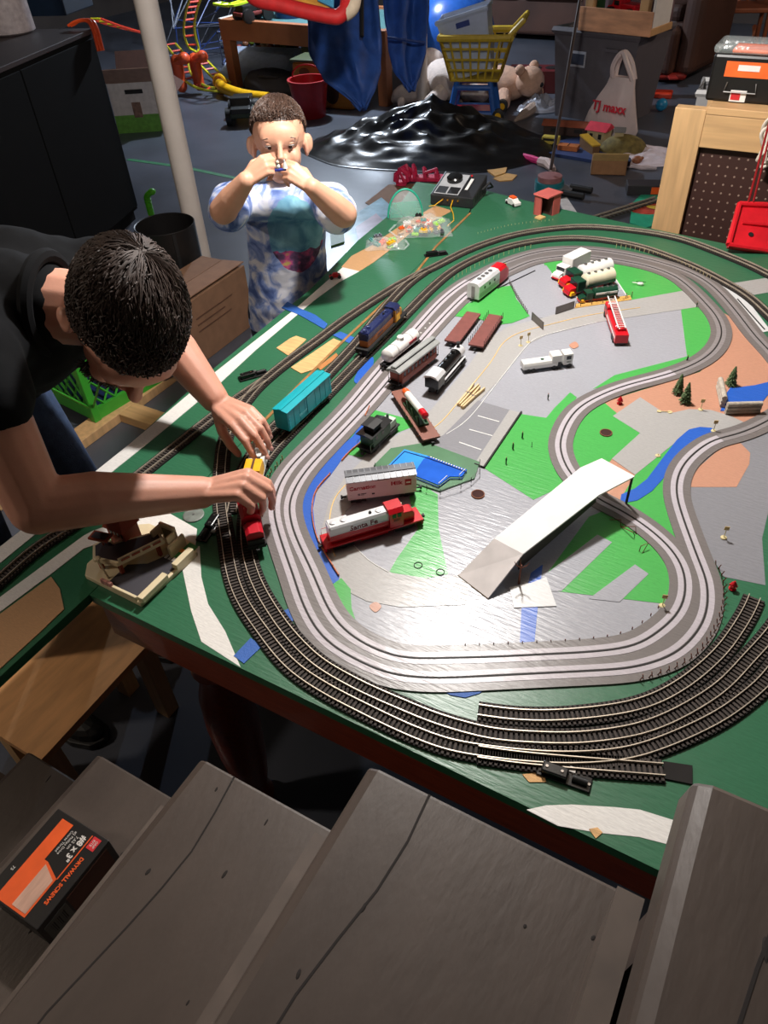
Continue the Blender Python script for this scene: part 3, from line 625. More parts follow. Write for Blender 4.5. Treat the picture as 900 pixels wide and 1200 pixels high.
rk.matrix_local = Matrix.Translation((0.012,0,0.041)) @ Matrix.Rotation(0.10, 4, 'Y') @ Matrix.Rotation(PI/2, 4, 'Y')
MB().lathe([(0.0078,-0.074),(0.0078,-0.052)], n=18).build('rocket_tail', REDP, rk, smooth=True); MB().lathe([(0.0076,0.030),(0.0085,0.036),(0.007,0.047),(0.003,0.054),(0.0003,0.057)], n=18).build('rocket_nose', ORANGEP, rk, smooth=True)
MB().lathe([(0.003,-0.077),(0.0076,-0.074)], n=14).build('rocket_cap', REDP, rk)

# green caboose-like switcher
t, L = place('caboose', 'dark green caboose with black roof beside the river road', (427,533), (461,501)); CG = M('caboose_green', (30, 74, 44), rough=0.45)
MB().box(-L/2, L/2, -0.017, 0.017, 0.0125, 0.0155).build('deck', BLACK, t)
MB().box(-L/2+0.012, L/2-0.034, -0.016, 0.016, 0.0155, 0.043).build('body', CG, t)
MB().prof(gable(0.036, 0.043, 0.0475), -L/2+0.002, L/2-0.030).build('roof', GLOSSBLACK, t)
MB().box(-L/2+0.020, -L/2+0.046, -0.012, 0.012, 0.046, 0.058).build('cupola', BLACK, t); MB().prof(gable(0.028, 0.058, 0.061), -L/2+0.016, -L/2+0.050).build('cupola_roof', BLACK, t)
MB().box(L/2-0.033, L/2-0.006, -0.013, 0.013, 0.0155, 0.034).build('hood', M('pale_green_grey', (190, 204, 190), rough=0.4), t, bev=0.002); MB().cyl((L/2-0.02,0,0.034), (L/2-0.02,0,0.046), 0.003, n=10).build('stack', CG, t)
for s in (-1, 1):
    for x in (-L/2+0.024, -L/2+0.046): MB().box(x-0.004, x+0.004, min(s*0.016,s*0.0165), max(s*0.016,s*0.0165), 0.029, 0.037).build('window', GLASSY, t)
    handrail(t, [(-L/2+0.001, s*0.016, 0.0155), (-L/2+0.001, s*0.016, 0.028), (-L/2+0.012, s*0.016, 0.028)], M('handrail_green', (150, 180, 150)))
gear(t, L)

# red engine and yellow car held by the man
RED2 = M('red_shell', (186, 14, 36), rough=0.35, var=0.08)
t, L = place('diesel_locomotive', 'plain red toy engine held under the near hand', (303,646), (289,588), 'locomotive', dz=0.012)
MB().box(-L/2, L/2, -0.017, 0.017, 0.010, 0.0145).build('frame', BLACK, t)
MB().prof([(-0.0155,0.0145),(-0.0155,0.034),(-0.009,0.0395),(0.009,0.0395),(0.0155,0.034),(0.0155,0.0145)], -L/2+0.006, -L/2+0.036).build('nose_hood', RED2, t, bev=0.0008)
MB().prof([(-0.0175,0.0145),(-0.0175,0.043),(-0.010,0.0505),(0.010,0.0505),(0.0175,0.043),(0.0175,0.0145)], -L/2+0.040, L/2-0.006).build('cab', RED2, t, bev=0.0008)
MB().box(-L/2+0.036, -L/2+0.040, -0.013, 0.013, 0.0145, 0.036).build('cab_gap', BLACK, t); MB().box(-L/2+0.002, -L/2+0.006, -0.015, 0.015, 0.005, 0.024).build('pilot', BLACK, t); gear(t, L, 0.3, 0.018)
t, L = place('work_car', 'yellow cab work car with white tray between both hands', (298,574), (309,531), dz=0.0088); YE = M('deep_yellow', (240, 176, 24), rough=0.4)
MB().box(-L/2, L/2, -0.016, 0.016, 0.0125, 0.016).build('deck', WHITEP, t); MB().box(-L/2+0.004, -L/2+0.042, -0.016, 0.016, 0.016, 0.043).build('cab', YE, t, bev=0.001)
MB().box(-L/2+0.003, -L/2+0.043, -0.0022, 0.0022, 0.016, 0.0438).build('cab_stripe', M('brown_stripe', (90, 50, 26)), t)
for s in (-1, 1): MB().box(-L/2+0.044, L/2-0.002, s*0.012-0.004, s*0.012+0.004, 0.016, 0.035).build('side_tray', WHITEP, t, bev=0.001)
gear(t, L)

# ---------------------------------------------------------------- road vehicles
RV = 'toy road vehicles on the table'
DKG = M('hess_green', (22, 62, 44), rough=0.3); CREAM = M('cream_tank', (226, 216, 188), rough=0.4)
def tanker(label, a, b, cabc, hoodc, tank, box=False):
    t, L = place('tanker_truck', label, a, b, 'toy truck', group=RV); s = L/0.10
    # forward is -x here (cab at the first point)
    MB().box(-L/2, L/2, -0.009*s, 0.009*s, 0.006*s, 0.009*s).build('chassis', REDP, t)
    MB().box(-L/2+0.016*s, -L/2+0.034*s, -0.0125*s, 0.0125*s, 0.009*s, 0.029*s).build('cab', cabc, t, bev=0.0015*s)
    MB().box(-L/2+0.0155*s, -L/2+0.0162*s, -0.0105*s, 0.0105*s, 0.020*s, 0.027*s).build('windscreen', GLASSY, t)
    MB().profy([(-L/2+0.001*s,0.007*s),(-L/2+0.001*s,0.014*s),(-L/2+0.004*s,0.0175*s),(-L/2+0.016*s,0.019*s),(-L/2+0.016*s,0.007*s)], -0.0095*s, 0.0095*s).build('bonnet', hoodc, t, bev=0.0012*s)
    for q in (-1, 1):
        MB().profy([(-L/2+0.002*s,0.006*s),(-L/2+0.004*s,0.012*s),(-L/2+0.010*s,0.012*s),(-L/2+0.014*s,0.006*s)], min(q*0.0095*s,q*0.0135*s), max(q*0.0095*s,q*0.0135*s)).build('fender', YELP if hoodc is not WHITEP else WHITEP, t)
        for x in (-L/2+0.008*s, -L/2+0.030*s, L/2-0.020*s, L/2-0.009*s): tyre(t, x, q*0.0105*s, 0.0055*s, 0.0022*s)
    if box: MB().box(-L/2+0.037*s, L/2, -0.014*s, 0.014*s, 0.010*s, 0.042*s).build('cargo_box', WHITEP, t, bev=0.001*s)
    else:
        k = MB().tube([(-L/2+0.037*s,0,0.0215*s),(-L/2+0.039*s,0,0.0215*s),(L/2-0.002*s,0,0.0215*s),(L/2,0,0.0215*s)], [0.010*s,0.0125*s,0.0125*s,0.010*s], 18).build('tank', tank, t, smooth=True)
        for i in range(4): MB().lathe([(0.003*s,0),(0.003*s,0.002*s)], (-L/2+0.046*s+i*0.014*s,0,0.0335*s), 10).build('tank_hatch', STEEL, t)
        for q in (-1, 1): MB().box(-L/2+0.038*s, L/2-0.002*s, q*0.012*s-0.0012*s, q*0.012*s+0.0012*s, 0.013*s, 0.018*s).build('tank_skirt', cabc, t)
    return t, L, s
t, L, s = tanker('green toy tanker truck nearest the wire fence in the truck lot', (677,355), (721,349), DKG, DKG, DKG)
MB().box(-L/2+0.04*s, L/2-0.004*s, -0.0133*s, -0.0120*s, 0.021*s, 0.026*s).build('tank_stripe', WHITEP, t); text('HESS', 0.006*s, DKG, t, (0.02*s, -0.0134*s, 0.0235*s), (PI/2,0,0))
tanker('toy tanker truck with cream tank, second from the wire fence', (662,348), (716,334), DKG, REDP, CREAM)
tanker('toy tanker truck with white tank, third from the wire fence', (657,339), (713,324), DKG, REDP, WHITEP)
tanker('white toy box truck at the far end of the truck lot', (650,330), (684,313), WHITEP, WHITEP, WHITEP, True)
t, L = place('toy_car', 'small white toy race car behind the white box truck', (678,317), (702,311), 'toy car', group=RV)
MB().profy([(-L/2,0.003),(-L/2,0.008),(-L/4,0.011),(-L/8,0.016),(L/5,0.016),(L/3,0.011),(L/2,0.010),(L/2,0.003)], -0.011, 0.011).build('body', WHITEP, t, bev=0.0015)
MB().box(-L/8, L/5, -0.0113, 0.0113, 0.0115, 0.0148).build('window', GLASSY, t); MB().box(-L/4-0.004, -L/4+0.004, -0.004, 0.004, 0.0085, 0.0118).build('number_spot', DKG, t)
for x in (-L/3, L/3):
    for y in (-0.0105, 0.0105): tyre(t, x, y, 0.0045, 0.002)

t, L = place('tanker_truck', 'white articulated toy tanker standing alone on the grey ground', (611,435), (669,427), 'toy truck', group=RV)
MB().prof([(-0.012,0.008),(-0.0135,0.017),(-0.0105,0.0245),(0.0105,0.0245),(0.0135,0.017),(0.012,0.008)], -L/2, L/2-0.037).build('trailer_tank', WHITEP, t, bev=0.0015)
MB().box(L/2-0.052, L/2-0.028, -0.0125, 0.0125, 0.018, 0.036).build('trailer_front', WHITEP, t, bev=0.002)
MB().box(L/2-0.024, L/2-0.002, -0.0125, 0.0125, 0.008, 0.036).build('cab', WHITEP, t, bev=0.002); MB().box(L/2-0.0025, L/2-0.0014, -0.0105, 0.0105, 0.021, 0.031).build('windscreen', GLASSY, t)
for q in (-1,1): MB().box(L/2-0.018, L/2-0.007, min(q*0.0125,q*0.0129), max(q*0.0125,q*0.0129), 0.022, 0.031).build('window', GLASSY, t)
MB().box(-L/2+0.004, L/2-0.004, -0.008, 0.008, 0.005, 0.009).build('chassis', BLACK, t); text('HESS', 0.005, DKG, t, (L/2-0.012, -0.0130, 0.016), (PI/2,0,0))
MB().lathe([(0.0042,0),(0.0042,0.0006)], (-0.012,0,0.0245), 14).build('green_emblem', DKG, t)
for x in (-L/2+0.012, -L/2+0.024, L/2-0.046, L/2-0.034, L/2-0.009):
    for q in (-1,1): tyre(t, x, q*0.0105, 0.0055, 0.0022)

t, L = place('fire_truck', 'red toy fire truck with a white ladder on the grey ground', (727,406), (714,368), 'toy truck', group=RV); w = 0.0155
MB().box(-L/2, L/2-0.035, -w, w, 0.008, 0.030).build('body', REDP, t, bev=0.001); MB().box(L/2-0.032, L/2, -w, w, 0.008, 0.036).build('cab', REDP, t, bev=0.0025)
MB().box(L/2-0.0006, L/2+0.0006, -0.013, 0.013, 0.023, 0.032).build('windscreen', GLASSY, t); MB().box(-L/2, L/2-0.002, -w*0.6, w*0.6, 0.005, 0.009).build('chassis', BLACK, t)
for q in (-1,1):
    for x in (-L/2+0.022, -L/2+0.036, L/2-0.014): tyre(t, x, q*0.0135, 0.0075, 0.003)
    MB().box(L/2-0.024, L/2-0.010, min(q*w,q*(w+0.0004)), max(q*w,q*(w+0.0004)), 0.023, 0.032).build('window', GLASSY, t)
    MB().box(-L/2+0.006, L/2-0.040, min(q*w,q*(w+0.0006)), max(q*w,q*(w+0.0006)), 0.017, 0.021).build('side_stripe', WHITEP, t)
MB().lathe([(0.012,0),(0.012,0.006),(0.009,0.008)], (-L/2+0.030,0,0.030), 16).build('turntable', REDP, t)
lad = MB()
for q in (-1,1): lad.box(-L/2+0.018, L/2+0.012, q*0.0085-0.0012, q*0.0085+0.0012, 0.040, 0.0425)
for k in range(17): lad.box(-L/2+0.022+k*0.0086, -L/2+0.0235+k*0.0086, -0.0085, 0.0085, 0.0405, 0.042)
lad.build('ladder', WHITEP, t).rotation_euler = (0, -0.02, 0)
MB().box(L/2-0.022, L/2-0.016, -0.011, 0.011, 0.036, 0.039).build('light_bar', WHITEP, t)

def small_vehicle(name, label, px, rz, body, top, L=0.045, h=0.016, cat='toy car'):
    t = thing(name, label, cat, T(*px), rz, RV)
    MB().profy([(-L/2,0.004),(-L/2,h*0.6),(-L/4,h*0.75),(-L/6,h),(L/4,h),(L/3,h*0.65),(L/2,h*0.55),(L/2,0.004)], -L*0.22, L*0.22).build('body', body, t, bev=0.001)
    MB().box(-L/6, L/4, -L*0.15, L*0.15, h, h*1.25).build('roof_rack', top, t, bev=0.001); MB().box(L/4+0.001, L/3, -L*0.2, L*0.2, h*0.7, h*0.9).build('windscreen', GLASSY, t)
    for x in (-L/3, L/3):
        for q in (-1,1): tyre(t, x, q*L*0.2, 0.0052, 0.0025)
    return t
small_vehicle('toy_ambulance', 'white toy ambulance with an orange roof on the far table edge', (601,240), 2.6, WHITEP, ORANGEP, 0.055, 0.022)
small_vehicle('toy_quad', 'tiny red toy quad on the white road near the boy', (393,326), 0.7, REDP, REDP, 0.034, 0.013)
t = thing('toy_helicopter', 'tiny white toy helicopter on the green corner beyond the truck lot', 'toy', T(750,335), 0.2)
MB().ball((0,0,0.006), (0.009,0.005,0.005), 10, 6).build('cabin', WHITEP, t, smooth=True); MB().cyl((-0.007,0,0.007), (-0.022,0,0.008), 0.0018, 0.0008, 6).build('tail_boom', WHITEP, t); MB().box(-0.013, 0.013, -0.0008, 0.0008, 0.0115, 0.0122).build('rotor', BLACK, t)

# ---------------------------------------------------------------- scenery pieces on the table
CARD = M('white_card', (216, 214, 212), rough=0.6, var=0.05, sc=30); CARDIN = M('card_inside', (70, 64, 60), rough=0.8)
h = 0.07
def slab(m, pts, th):                        # thin sheet through 4 corner points
    n = (pts[1]-pts[0]).cross(pts[3]-pts[0]).normalized()
    if n.z < 0: n = -n
    lo = [p-n*th for p in pts]
    return m.add(list(pts)+lo, [(0,1,2,3),(7,6,5,4)]+[(i,(i+1)%4,4+(i+1)%4,4+i) for i in range(4)])
o = T(640, 620)
t = thing('card_overpass', 'long white cardboard overpass with a ramp over the slot track', 'model bridge', o)
hn = 0.046; A, B, C_, D_ = T(579,631,hn), T(613,649,hn), T(702,580,h), T(680,548,h)
E_, F_ = T(705,537,h-0.008), T(744,558,h); G_, H_ = T(537,674,0.003), T(572,701,0.003)
slab(MB(), [A,B,C_,D_], 0.003).build('deck', CARD, t, off=o); slab(MB(), [G_,H_,B,A], 0.003).build('ramp', M('ramp_card', (216, 210, 208), rough=0.6), t, off=o); slab(MB(), [D_,C_,F_,E_], 0.003).build('end_panel', CARD, t, off=o)
foot = lambda p: Vector((p.x, p.y, TZ+0.0045))
inner = lambda p, q, k=0.12: p.lerp(q, k)-Vector((0,0,0.0035))
b1, b2, c1 = inner(B,A), inner(C_,D_), inner(F_,E_); a1, a2 = inner(A,B), inner(D_,C_)
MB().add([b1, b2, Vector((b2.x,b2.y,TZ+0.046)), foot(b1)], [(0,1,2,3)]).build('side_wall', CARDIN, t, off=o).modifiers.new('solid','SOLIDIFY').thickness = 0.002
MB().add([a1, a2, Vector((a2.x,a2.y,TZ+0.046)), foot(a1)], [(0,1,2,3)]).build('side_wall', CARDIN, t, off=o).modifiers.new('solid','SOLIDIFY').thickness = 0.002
for k in range(7):
    p = b1.lerp(b2, (k+0.5)/7); q = b1.lerp(b2, (k+1.1)/7)
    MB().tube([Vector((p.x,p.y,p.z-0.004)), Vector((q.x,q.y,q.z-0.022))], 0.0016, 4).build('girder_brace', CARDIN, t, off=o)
for p, q in ((F_,E_),(E_,F_)):
    s_ = inner(p,q,0.06); MB().tube([s_, foot(s_)], 0.0025, 6).build('pillar', CARDIN, t, off=o)
MB().tube([T(537,674,0.001), T(572,701,0.001)], 0.0016, 6).build('ramp_edge', M('card_edge', (150, 120, 60), rough=0.8), t, off=o)

# swimming pool
o = T(507,550); t = thing('toy_pool', 'blue swimming pool with fenced dark green surround', 'model pool', o)
gd = [(438,547),(458,527),(500,520),(562,543),(556,562),(515,577),(480,566)]
MB().prism([tuple(T(*p))[:2] for p in gd], TZ+0.0005, TZ+0.004).build('lawn', M('pool_lawn', (64, 112, 74), rough=0.45), t, off=o)
MB().prism([tuple(T(*p))[:2] for p in ((455,548),(474,529),(502,537),(496,541),(484,559))], TZ+0.001, TZ+0.0058).build('shallow_water', M('pool_light', (62, 150, 226), rough=0.15), t, off=o)
MB().prism([tuple(T(*p))[:2] for p in ((484,559),(496,541),(502,537),(547,553),(541,561),(527,561),(514,571))], TZ+0.001, TZ+0.0057).build('deep_water', M('pool_deep', (40, 96, 200), rough=0.15), t, off=o)
MB().tube([T(*p, 0.0062) for p in ((455,548),(474,529),(502,537),(547,553),(541,561),(527,561),(514,571),(484,559))], 0.0012, 5, True).build('pool_rim', M('pool_rim', (32, 66, 140), rough=0.4), t, off=o)
m = MB()
for i in range(14):
    p = T(505+i*3.0, 536+i*1.15, 0.006); m.cbox(p, (0.0028,0.0028,0.0022))
m.build('edge_tile', P_WLINE, t, off=o, kind='stuff')
fp = [T(*p, 0.004) for p in ((440,549),(463,560),(481,568),(500,575),(516,580),(540,573),(552,566),(562,556),(562,545))]
for q in fp: MB().cyl(q, q+Vector((0,0,0.014)), 0.0007, n=5).build('fence_post', BLACK, t, off=o)
m = MB()
for q, r in zip(fp, fp[1:]):
    for z in (0.005, 0.010, 0.0135): m.tube([q+Vector((0,0,z)), r+Vector((0,0,z))], 0.00028, 3)
m.build('fence_wire', M('fence_wire', (96, 104, 96), rough=0.5), t, off=o, kind='stuff')
for a_ in (((524,561),(514,570)), ((545,553),(538,560))):
    p, q = T(*a_[0], 0.006), T(*a_[1], 0.006); MB().tube([p, p+Vector((0,0,0.008)), q+Vector((0,0,0.008)), q], 0.0007, 5).build('pool_ladder', WHITEP, t, off=o)

# rows of posts
def posts(name, label, pts, n, hgt, r, mat, rail=None, railm=None, cat='fence', lean=0.0):
    w = smoothline([T(*p) for p in pts], 6); tot = sum((b-a).length for a, b in zip(w, w[1:])); w = resample(w, tot/(n-0.5)); o = Vector(w[len(w)//2])
    t = thing(name, label, cat, o); m = MB()
    for i, p in enumerate(w[:n]): m.tube([p+Vector((0,0,-0.0005)), p+Vector((lean*((i%2)*2-1), lean*0.5, hgt))], r, 4)
    m.build('posts', mat, t, off=o, kind='stuff')
    if rail:
        m = MB()
        for z in rail: m.tube([p+Vector((0,0,z)) for p in w], r*0.6, 4)
        m.build('rails', railm or mat, t, off=o, kind='stuff')
    return t
STAKE = M('cream_stake', (206, 190, 140), rough=0.6); RUST = M('rust_wire', (112, 58, 36), rough=0.7); GREYF = M('fence_grey', (96, 90, 84), rough=0.7); ORF = M('orange_brown', (184, 98, 52), rough=0.6)
posts('stake_fence', 'row of short cream stakes between far tracks behind silver red-nosed diesel', [(532,328),(560,312),(598,297),(625,290)], 17, 0.011, 0.0008, STAKE)
posts('stake_fence', 'row of short cream stakes along the far right curve of the tracks', [(722,290),(760,297),(800,311),(834,329)], 24, 0.011, 0.0008, STAKE)
posts('stake_fence', 'faint dotted row of tiny stakes behind the outer track at the far rim', [(560,274),(600,264),(650,258)], 22, 0.005, 0.0006, STAKE)
posts('zigzag_fence', 'rust brown zigzag stake fence curving round the lower right bend', [(839,663),(846,678),(848,700),(844,722),(833,746),(818,766),(795,782),(770,792),(746,799)], 44, 0.010, 0.0010, RUST, lean=0.003)
posts('stub_fence', 'sparse brown stubs along the inner edge of the bottom straight', [(545,757),(600,755),(660,752),(710,747),(740,738),(762,722),(775,708)], 16, 0.006, 0.0009, RUST)
posts('lattice_fence', 'grey lattice fence between the far green patch and truck lot', [(597,333),(606,350),(619,370)], 16, 0.013, 0.0010, GREYF, (0.004,0.009))
posts('stake_fence', 'bent brass stakes beside slot track under the ringed hand', [(313,570),(317,556),(325,547),(333,537)], 9, 0.010, 0.0012, M('brass_stake', (146, 120, 72), rough=0.5), lean=0.002)
def strip_fence(label, pts, mat, hgt=0.006):
    w = relax(resample(smoothline([T(*p) for p in pts], 6), 0.006), 2); o = Vector(w[len(w)//2]); t = thing('rail_fence', label, 'fence', o)
    MB().ribbon(w, -0.0008, 0.0008, TZ+hgt-0.0022, TZ+hgt).ribbon(w, -0.0008, 0.0008, TZ+0.0016, TZ+0.003).build('rails', mat, t, off=o, kind='stuff')
    m = MB()
    for p in w[::4]: m.cyl((p.x,p.y,TZ), (p.x,p.y,TZ+hgt+0.001), 0.0011, n=5)
    m.build('posts', mat, t, off=o, kind='stuff')
strip_fence('long curved orange rail fence along the river behind the locomotives', [(387,557),(371,576),(366,596),(368,618),(374,637),(383,653),(398,677)], ORF)
strip_fence('short orange rail fence piece beside the green caboose', [(422,521),(410,531),(400,542)], ORF)
strip_fence('tiny orange rail fence piece beside the river top end', [(433,478),(428,489)], ORF)
def panel(name, label, a_, b_, hgt, mat, cat='fence'):
    p, q = T(*a_), T(*b_); o = (p+q)/2; L = (q-p).length; t = thing(name, label, cat, o, math.atan2(q.y-p.y, q.x-p.x))
    for x in (-L/2, L/2): MB().box(x-0.0008, x+0.0008, -0.0008, 0.0008, 0, hgt).build('post', mat, t)
    for z in (0.001, hgt-0.0015): MB().box(-L/2, L/2, -0.0006, 0.0006, z, z+0.0014).build('frame_rail', mat, t)
    MB().box(-L/2, L/2, -0.0002, 0.0002, 0.002, hgt-0.002).build('mesh_sheet', M('mesh_sheet', (120, 112, 104), rough=0.7, alpha=0.75), t)
panel('fence_gate', 'grey mesh gate leaf standing open at the road edge', (623,375), (636,387), 0.022, GREYF); panel('fence_gate', 'grey mesh gate leaf at the entrance of the truck lot', (651,369), (672,362), 0.022, GREYF)
# lot front fence on a yellow strip
o = T(706,357); t = thing('lot_fence', 'wire fence on a striped yellow strip in front of the toy trucks', 'fence', o)
MB().prism([tuple(T(*p))[:2] for p in ((673,362),(675,357),(738,347),(740,352))], TZ+0.001, TZ+0.003).build('yellow_strip', M('strip_yellow', (206, 160, 84), rough=0.7, var=0.3, sc=140, stretch=(1,14,1)), t, off=o)
lp = [T(674,361), T(680,360), T(693,358), T(706,356), T(720,353), T(733,351), T(740,349)]
for p in lp: MB().cyl(p, p+Vector((0,0,0.018)), 0.0009, n=5).build('post', RUST, t, off=o)
m = MB()
for p, q in zip(lp, lp[1:]):
    for z in (0.006, 0.012, 0.017): m.tube([p+Vector((0,0,z)), (p+q)/2+Vector((0,0,z-0.001)), q+Vector((0,0,z))], 0.0003, 3)
m.build('wire', RUST, t, off=o, kind='stuff')
for a_, b_ in (((702,314),(712,314)), ((712,314),(736,350)), ((717,324),(708,326)), ((722,332),(713,334)), ((728,340),(716,342)), ((736,350),(730,352))):
    MB().ribbon([T(*a_), T(*b_)], -0.001, 0.001, TZ, TZ+0.003).build('lot_line', P_WLINE, tt, off=TO)
MB().ribbon([T(583,339), T(627,318)], -0.0012, 0.0012, TZ, TZ+0.0035).build('tar_line', P_SLOT, tt, off=TO)

def signpost(label, px, rz=0.3, hgt=0.022, fallen=False, plate=True):
    t = thing('signpost', label, 'model sign', T(*px, 0.0015), rz, 'little cream signposts on the table')
    g = MB()
    MB().lathe([(0.0055,0),(0.0050,0.0012),(0.0018,0.0022)], n=12).build('base', STAKE, t) if not fallen else MB().lathe([(0.0055,0),(0.0050,0.0012)], (0,0,0), 12).build('base', STAKE, t)
    if fallen: MB().cyl((0,0,0.0015), (-0.020,-0.004,0.0015), 0.0008, n=5).build('pole', STAKE, t); MB().box(-0.026, -0.018, -0.007, 0.000, 0.0008, 0.0018).build('plate', STAKE, t)
    else:
        MB().cyl((0,0,0.001), (0,0,hgt), 0.0008, n=5).build('pole', STAKE, t)
        if plate: MB().box(-0.004, 0.004, -0.0005, 0.0005, hgt-0.004, hgt+0.004).build('plate', M('sign_plate', (200, 170, 110), rough=0.6), t)
signpost('left one of two cream signposts by the far road bend', (610,405), 0.9); signpost('right one of two cream signposts by the far road bend', (619,401), 0.9)
signpost('fallen cream signpost where pale grey road meets the tan ground', (785,483), 0.2, fallen=True)
signpost('upright cream signpost between the pine pair and stone bench', (821,480), 0.4); signpost('cream signpost at the head of the blue stream', (836,505), 0.4)
signpost('cream signpost base on the bank of the blue stream', (771,534), 0.2, 0.005, plate=False)
signpost('cream signpost on the grey ground right of the slot track', (848,630), 0.3); signpost('cream signpost on the lower right inside bend', (776,710), 0.3)

PINE = M('pine_green', (84, 106, 66), rough=0.8, var=0.35, sc=200); BARK = M('bark', (72, 50, 34), rough=0.9)
def pine(label, px, hgt, seed):
    t = thing('pine_tree', label, 'model tree', T(*px, 0.001), seed, 'little pine trees on the tan ground'); rn = random.Random(seed)
    MB().cyl((0,0,0), (0,0,hgt*0.9), 0.002, 0.0006, 6).build('trunk', BARK, t); m = MB()
    for i in range(620):
        z = hgt*(0.08+0.92*rn.random()); a = rn.uniform(0, 2*PI); R_ = 0.013*(1-z/hgt)**0.8*rn.uniform(0.5,1.15)+0.0012
        p = Vector((R_*math.cos(a), R_*math.sin(a), z-R_*0.25)); q = Vector((0.2*R_*math.cos(a), 0.2*R_*math.sin(a), z)); s = Vector((-math.sin(a), math.cos(a), rn.uniform(-.5,.5)))*0.0011
        m.add([q-s, q+s, p+s*0.8, p-s*0.8, (p+q)/2+Vector((0,0,0.0016))], [(0,1,4),(1,2,4),(2,3,4),(3,0,4),(0,3,2,1)])
    m.build('foliage', PINE, t, kind='stuff')
pine('taller pine of the pair beside the bend of the inner lane', (794,461), 0.048, 3); pine('front pine of the pair, next to the grey road', (802,472), 0.050, 5); pine('lone pine behind the stone bench and pond', (856,451), 0.046, 9)
STONE = M('log_stone', (176, 166, 152), rough=0.85, var=0.2, sc=120, bump=0.4, bsc=300)
t = thing('log_wall', 'two weathered pale log walls at the pond corner', 'model wall', T(860,478))
def logwall(a_, b_, nm):
    p, q = T(*a_)-T(860,478), T(*b_)-T(860,478)
    for k in range(3): MB().tube([p+Vector((0,0,0.0055+k*0.009)), q+Vector((0,0,0.0055+k*0.009))], 0.0056, 10).build('log', STONE, t, smooth=True)
logwall((849,485), (889,484), 'wall'); logwall((846,478), (841,455), 'wall')
def hydrant(label, px):
    t = thing('hydrant', label, 'model hydrant', T(*px, 0.001), group='little red hydrants')
    MB().lathe([(0.006,0),(0.006,0.0018),(0.004,0.002),(0.004,0.010),(0.0052,0.0105),(0.0045,0.013),(0.002,0.0155),(0.0012,0.018)], n=12).build('barrel', REDP, t, smooth=True); MB().cyl((-0.0065,0,0.008), (0.0065,0,0.008), 0.0018, n=8).cyl((0,0,0.008), (0,-0.006,0.008), 0.0022, n=8).build('nozzles', REDP, t, smooth=True)
hydrant('red hydrant beside the inner lane and grey road', (726,473)); hydrant('red hydrant at the end of the curved railway siding', (858,690))
FIG = M('figure_dark', (40, 58, 36), rough=0.6)
for i, (px, py) in enumerate(((593,543),(601,526),(612,513),(642,468),(805,423),(816,360))):
    lab = ['tiny dark figure on the green nearest the drilled hole','tiny dark figure second from the drilled hole','tiny dark figure beside the thin upright pin','tiny dark figure on grey ground below white tanker','tiny dark figure on green inside right bend','tiny dark figure by the road at the far right bend'][i]
    t = thing('toy_figure', lab, 'toy figure', T(px, py, 0.001), i*1.3, 'tiny figures on the table')
    MB().limb([(0,0.0012,0.0008),(0,0.0008,0.006)], [0.0009,0.0011], 6).limb([(0,-0.0012,0.0008),(0,-0.0008,0.006)], [0.0009,0.0011], 6).limb([(0,0,0.0065),(0,0,0.0105)], [0.0016,0.0019], 8).build('figure_body', FIG, t, smooth=True); MB().ball((0,0,0.0145), 0.0014, 8, 6).build('head', M('figure_skin', (150, 110, 80)), t)
t = thing('pin', 'thin black pin standing upright on the green', 'pin', T(623,524)); MB().cyl((0,0,0), (0,0,0.013), 0.0006, n=5).build('shaft', BLACK, t); MB().lathe([(0.0015,0.0),(0.0015,0.001)], n=8).build('foot', BLACK, t)
# wire scraps
o = T(735,618); t = thing('bent_wire', 'bent rusty wire fence scrap beside the lower inner lane', 'wire', o)
for ps in ([(714,609,0),(728,609,0.012),(727,617,0.001),(742,624,0.012),(744,628,0)], [(727,617,0.001),(745,617,0.012),(745,627,0)]): MB().tube([T(*p) for p in ps], 0.0008, 5).build('wire', RUST, t, off=o)
o = T(752,645); t = thing('bent_wire', 'small rusty wire loop on the green by the lower bend', 'wire', o); MB().tube([T(749,646,0.001), T(751,640,0.012), T(760,636,0.012), T(753,648,0.001)], 0.0008, 5).build('wire', RUST, t, off=o)
o = T(608,684); t = thing('bare_tree', 'bare rust brown wire tree standing against the overpass ramp', 'model tree', o)
MB().tube([(0,0,0),(0,0,0.02),(0.001,0,0.045)], [0.0022,0.0016,0.0012], 6).build('trunk', RUST, t)
for a_, l_ in ((0.3,0.012),(2.2,0.010),(3.6,0.012),(5.0,0.009)): MB().tube([(0.001,0,0.038),(0.001+l_*0.7*math.cos(a_),l_*0.7*math.sin(a_),0.045),(0.001+l_*math.cos(a_),l_*math.sin(a_),0.053)], [0.001,0.0009,0.0005], 5).build('branch', RUST, t)

# clothespins
PINW = M('pin_wood', (216, 186, 140), rough=0.7, var=0.12, sc=60)
def pin(label, a_, b_, dz):
    p, q = T(*a_, dz), T(*b_, dz); L = (q-p).length; t = thing('clothespin', label, 'clothespin', (p+q)/2, math.atan2(q.y-p.y, q.x-p.x), 'wooden clothespins')
    for s in (-1, 1): MB().prism([(-L/2,s*0.0008),(L*0.1,s*0.0008),(L/2,s*0.0045),(L/2,s*0.0075),(L*0.1,s*0.0052),(-L/2+0.006,s*0.0048),(-L/2,s*0.003)], 0, 0.007).build('prong', PINW, t)
    MB().tube([(L*0.05,-0.006,0.0035),(L*0.05,-0.006,0.0076),(L*0.05,0.006,0.0076),(L*0.05,0.006,0.0035)], 0.0007, 5).cyl((L*0.02,0,0.0005), (L*0.02,0,0.0078), 0.002, n=10).build('spring', STEEL, t)
pin('wooden clothespin lying on the road, left one of the pair', (537,476), (558,452), 0.002); pin('wooden clothespin lying on the road, right one of the pair', (541,479), (565,456), 0.002)

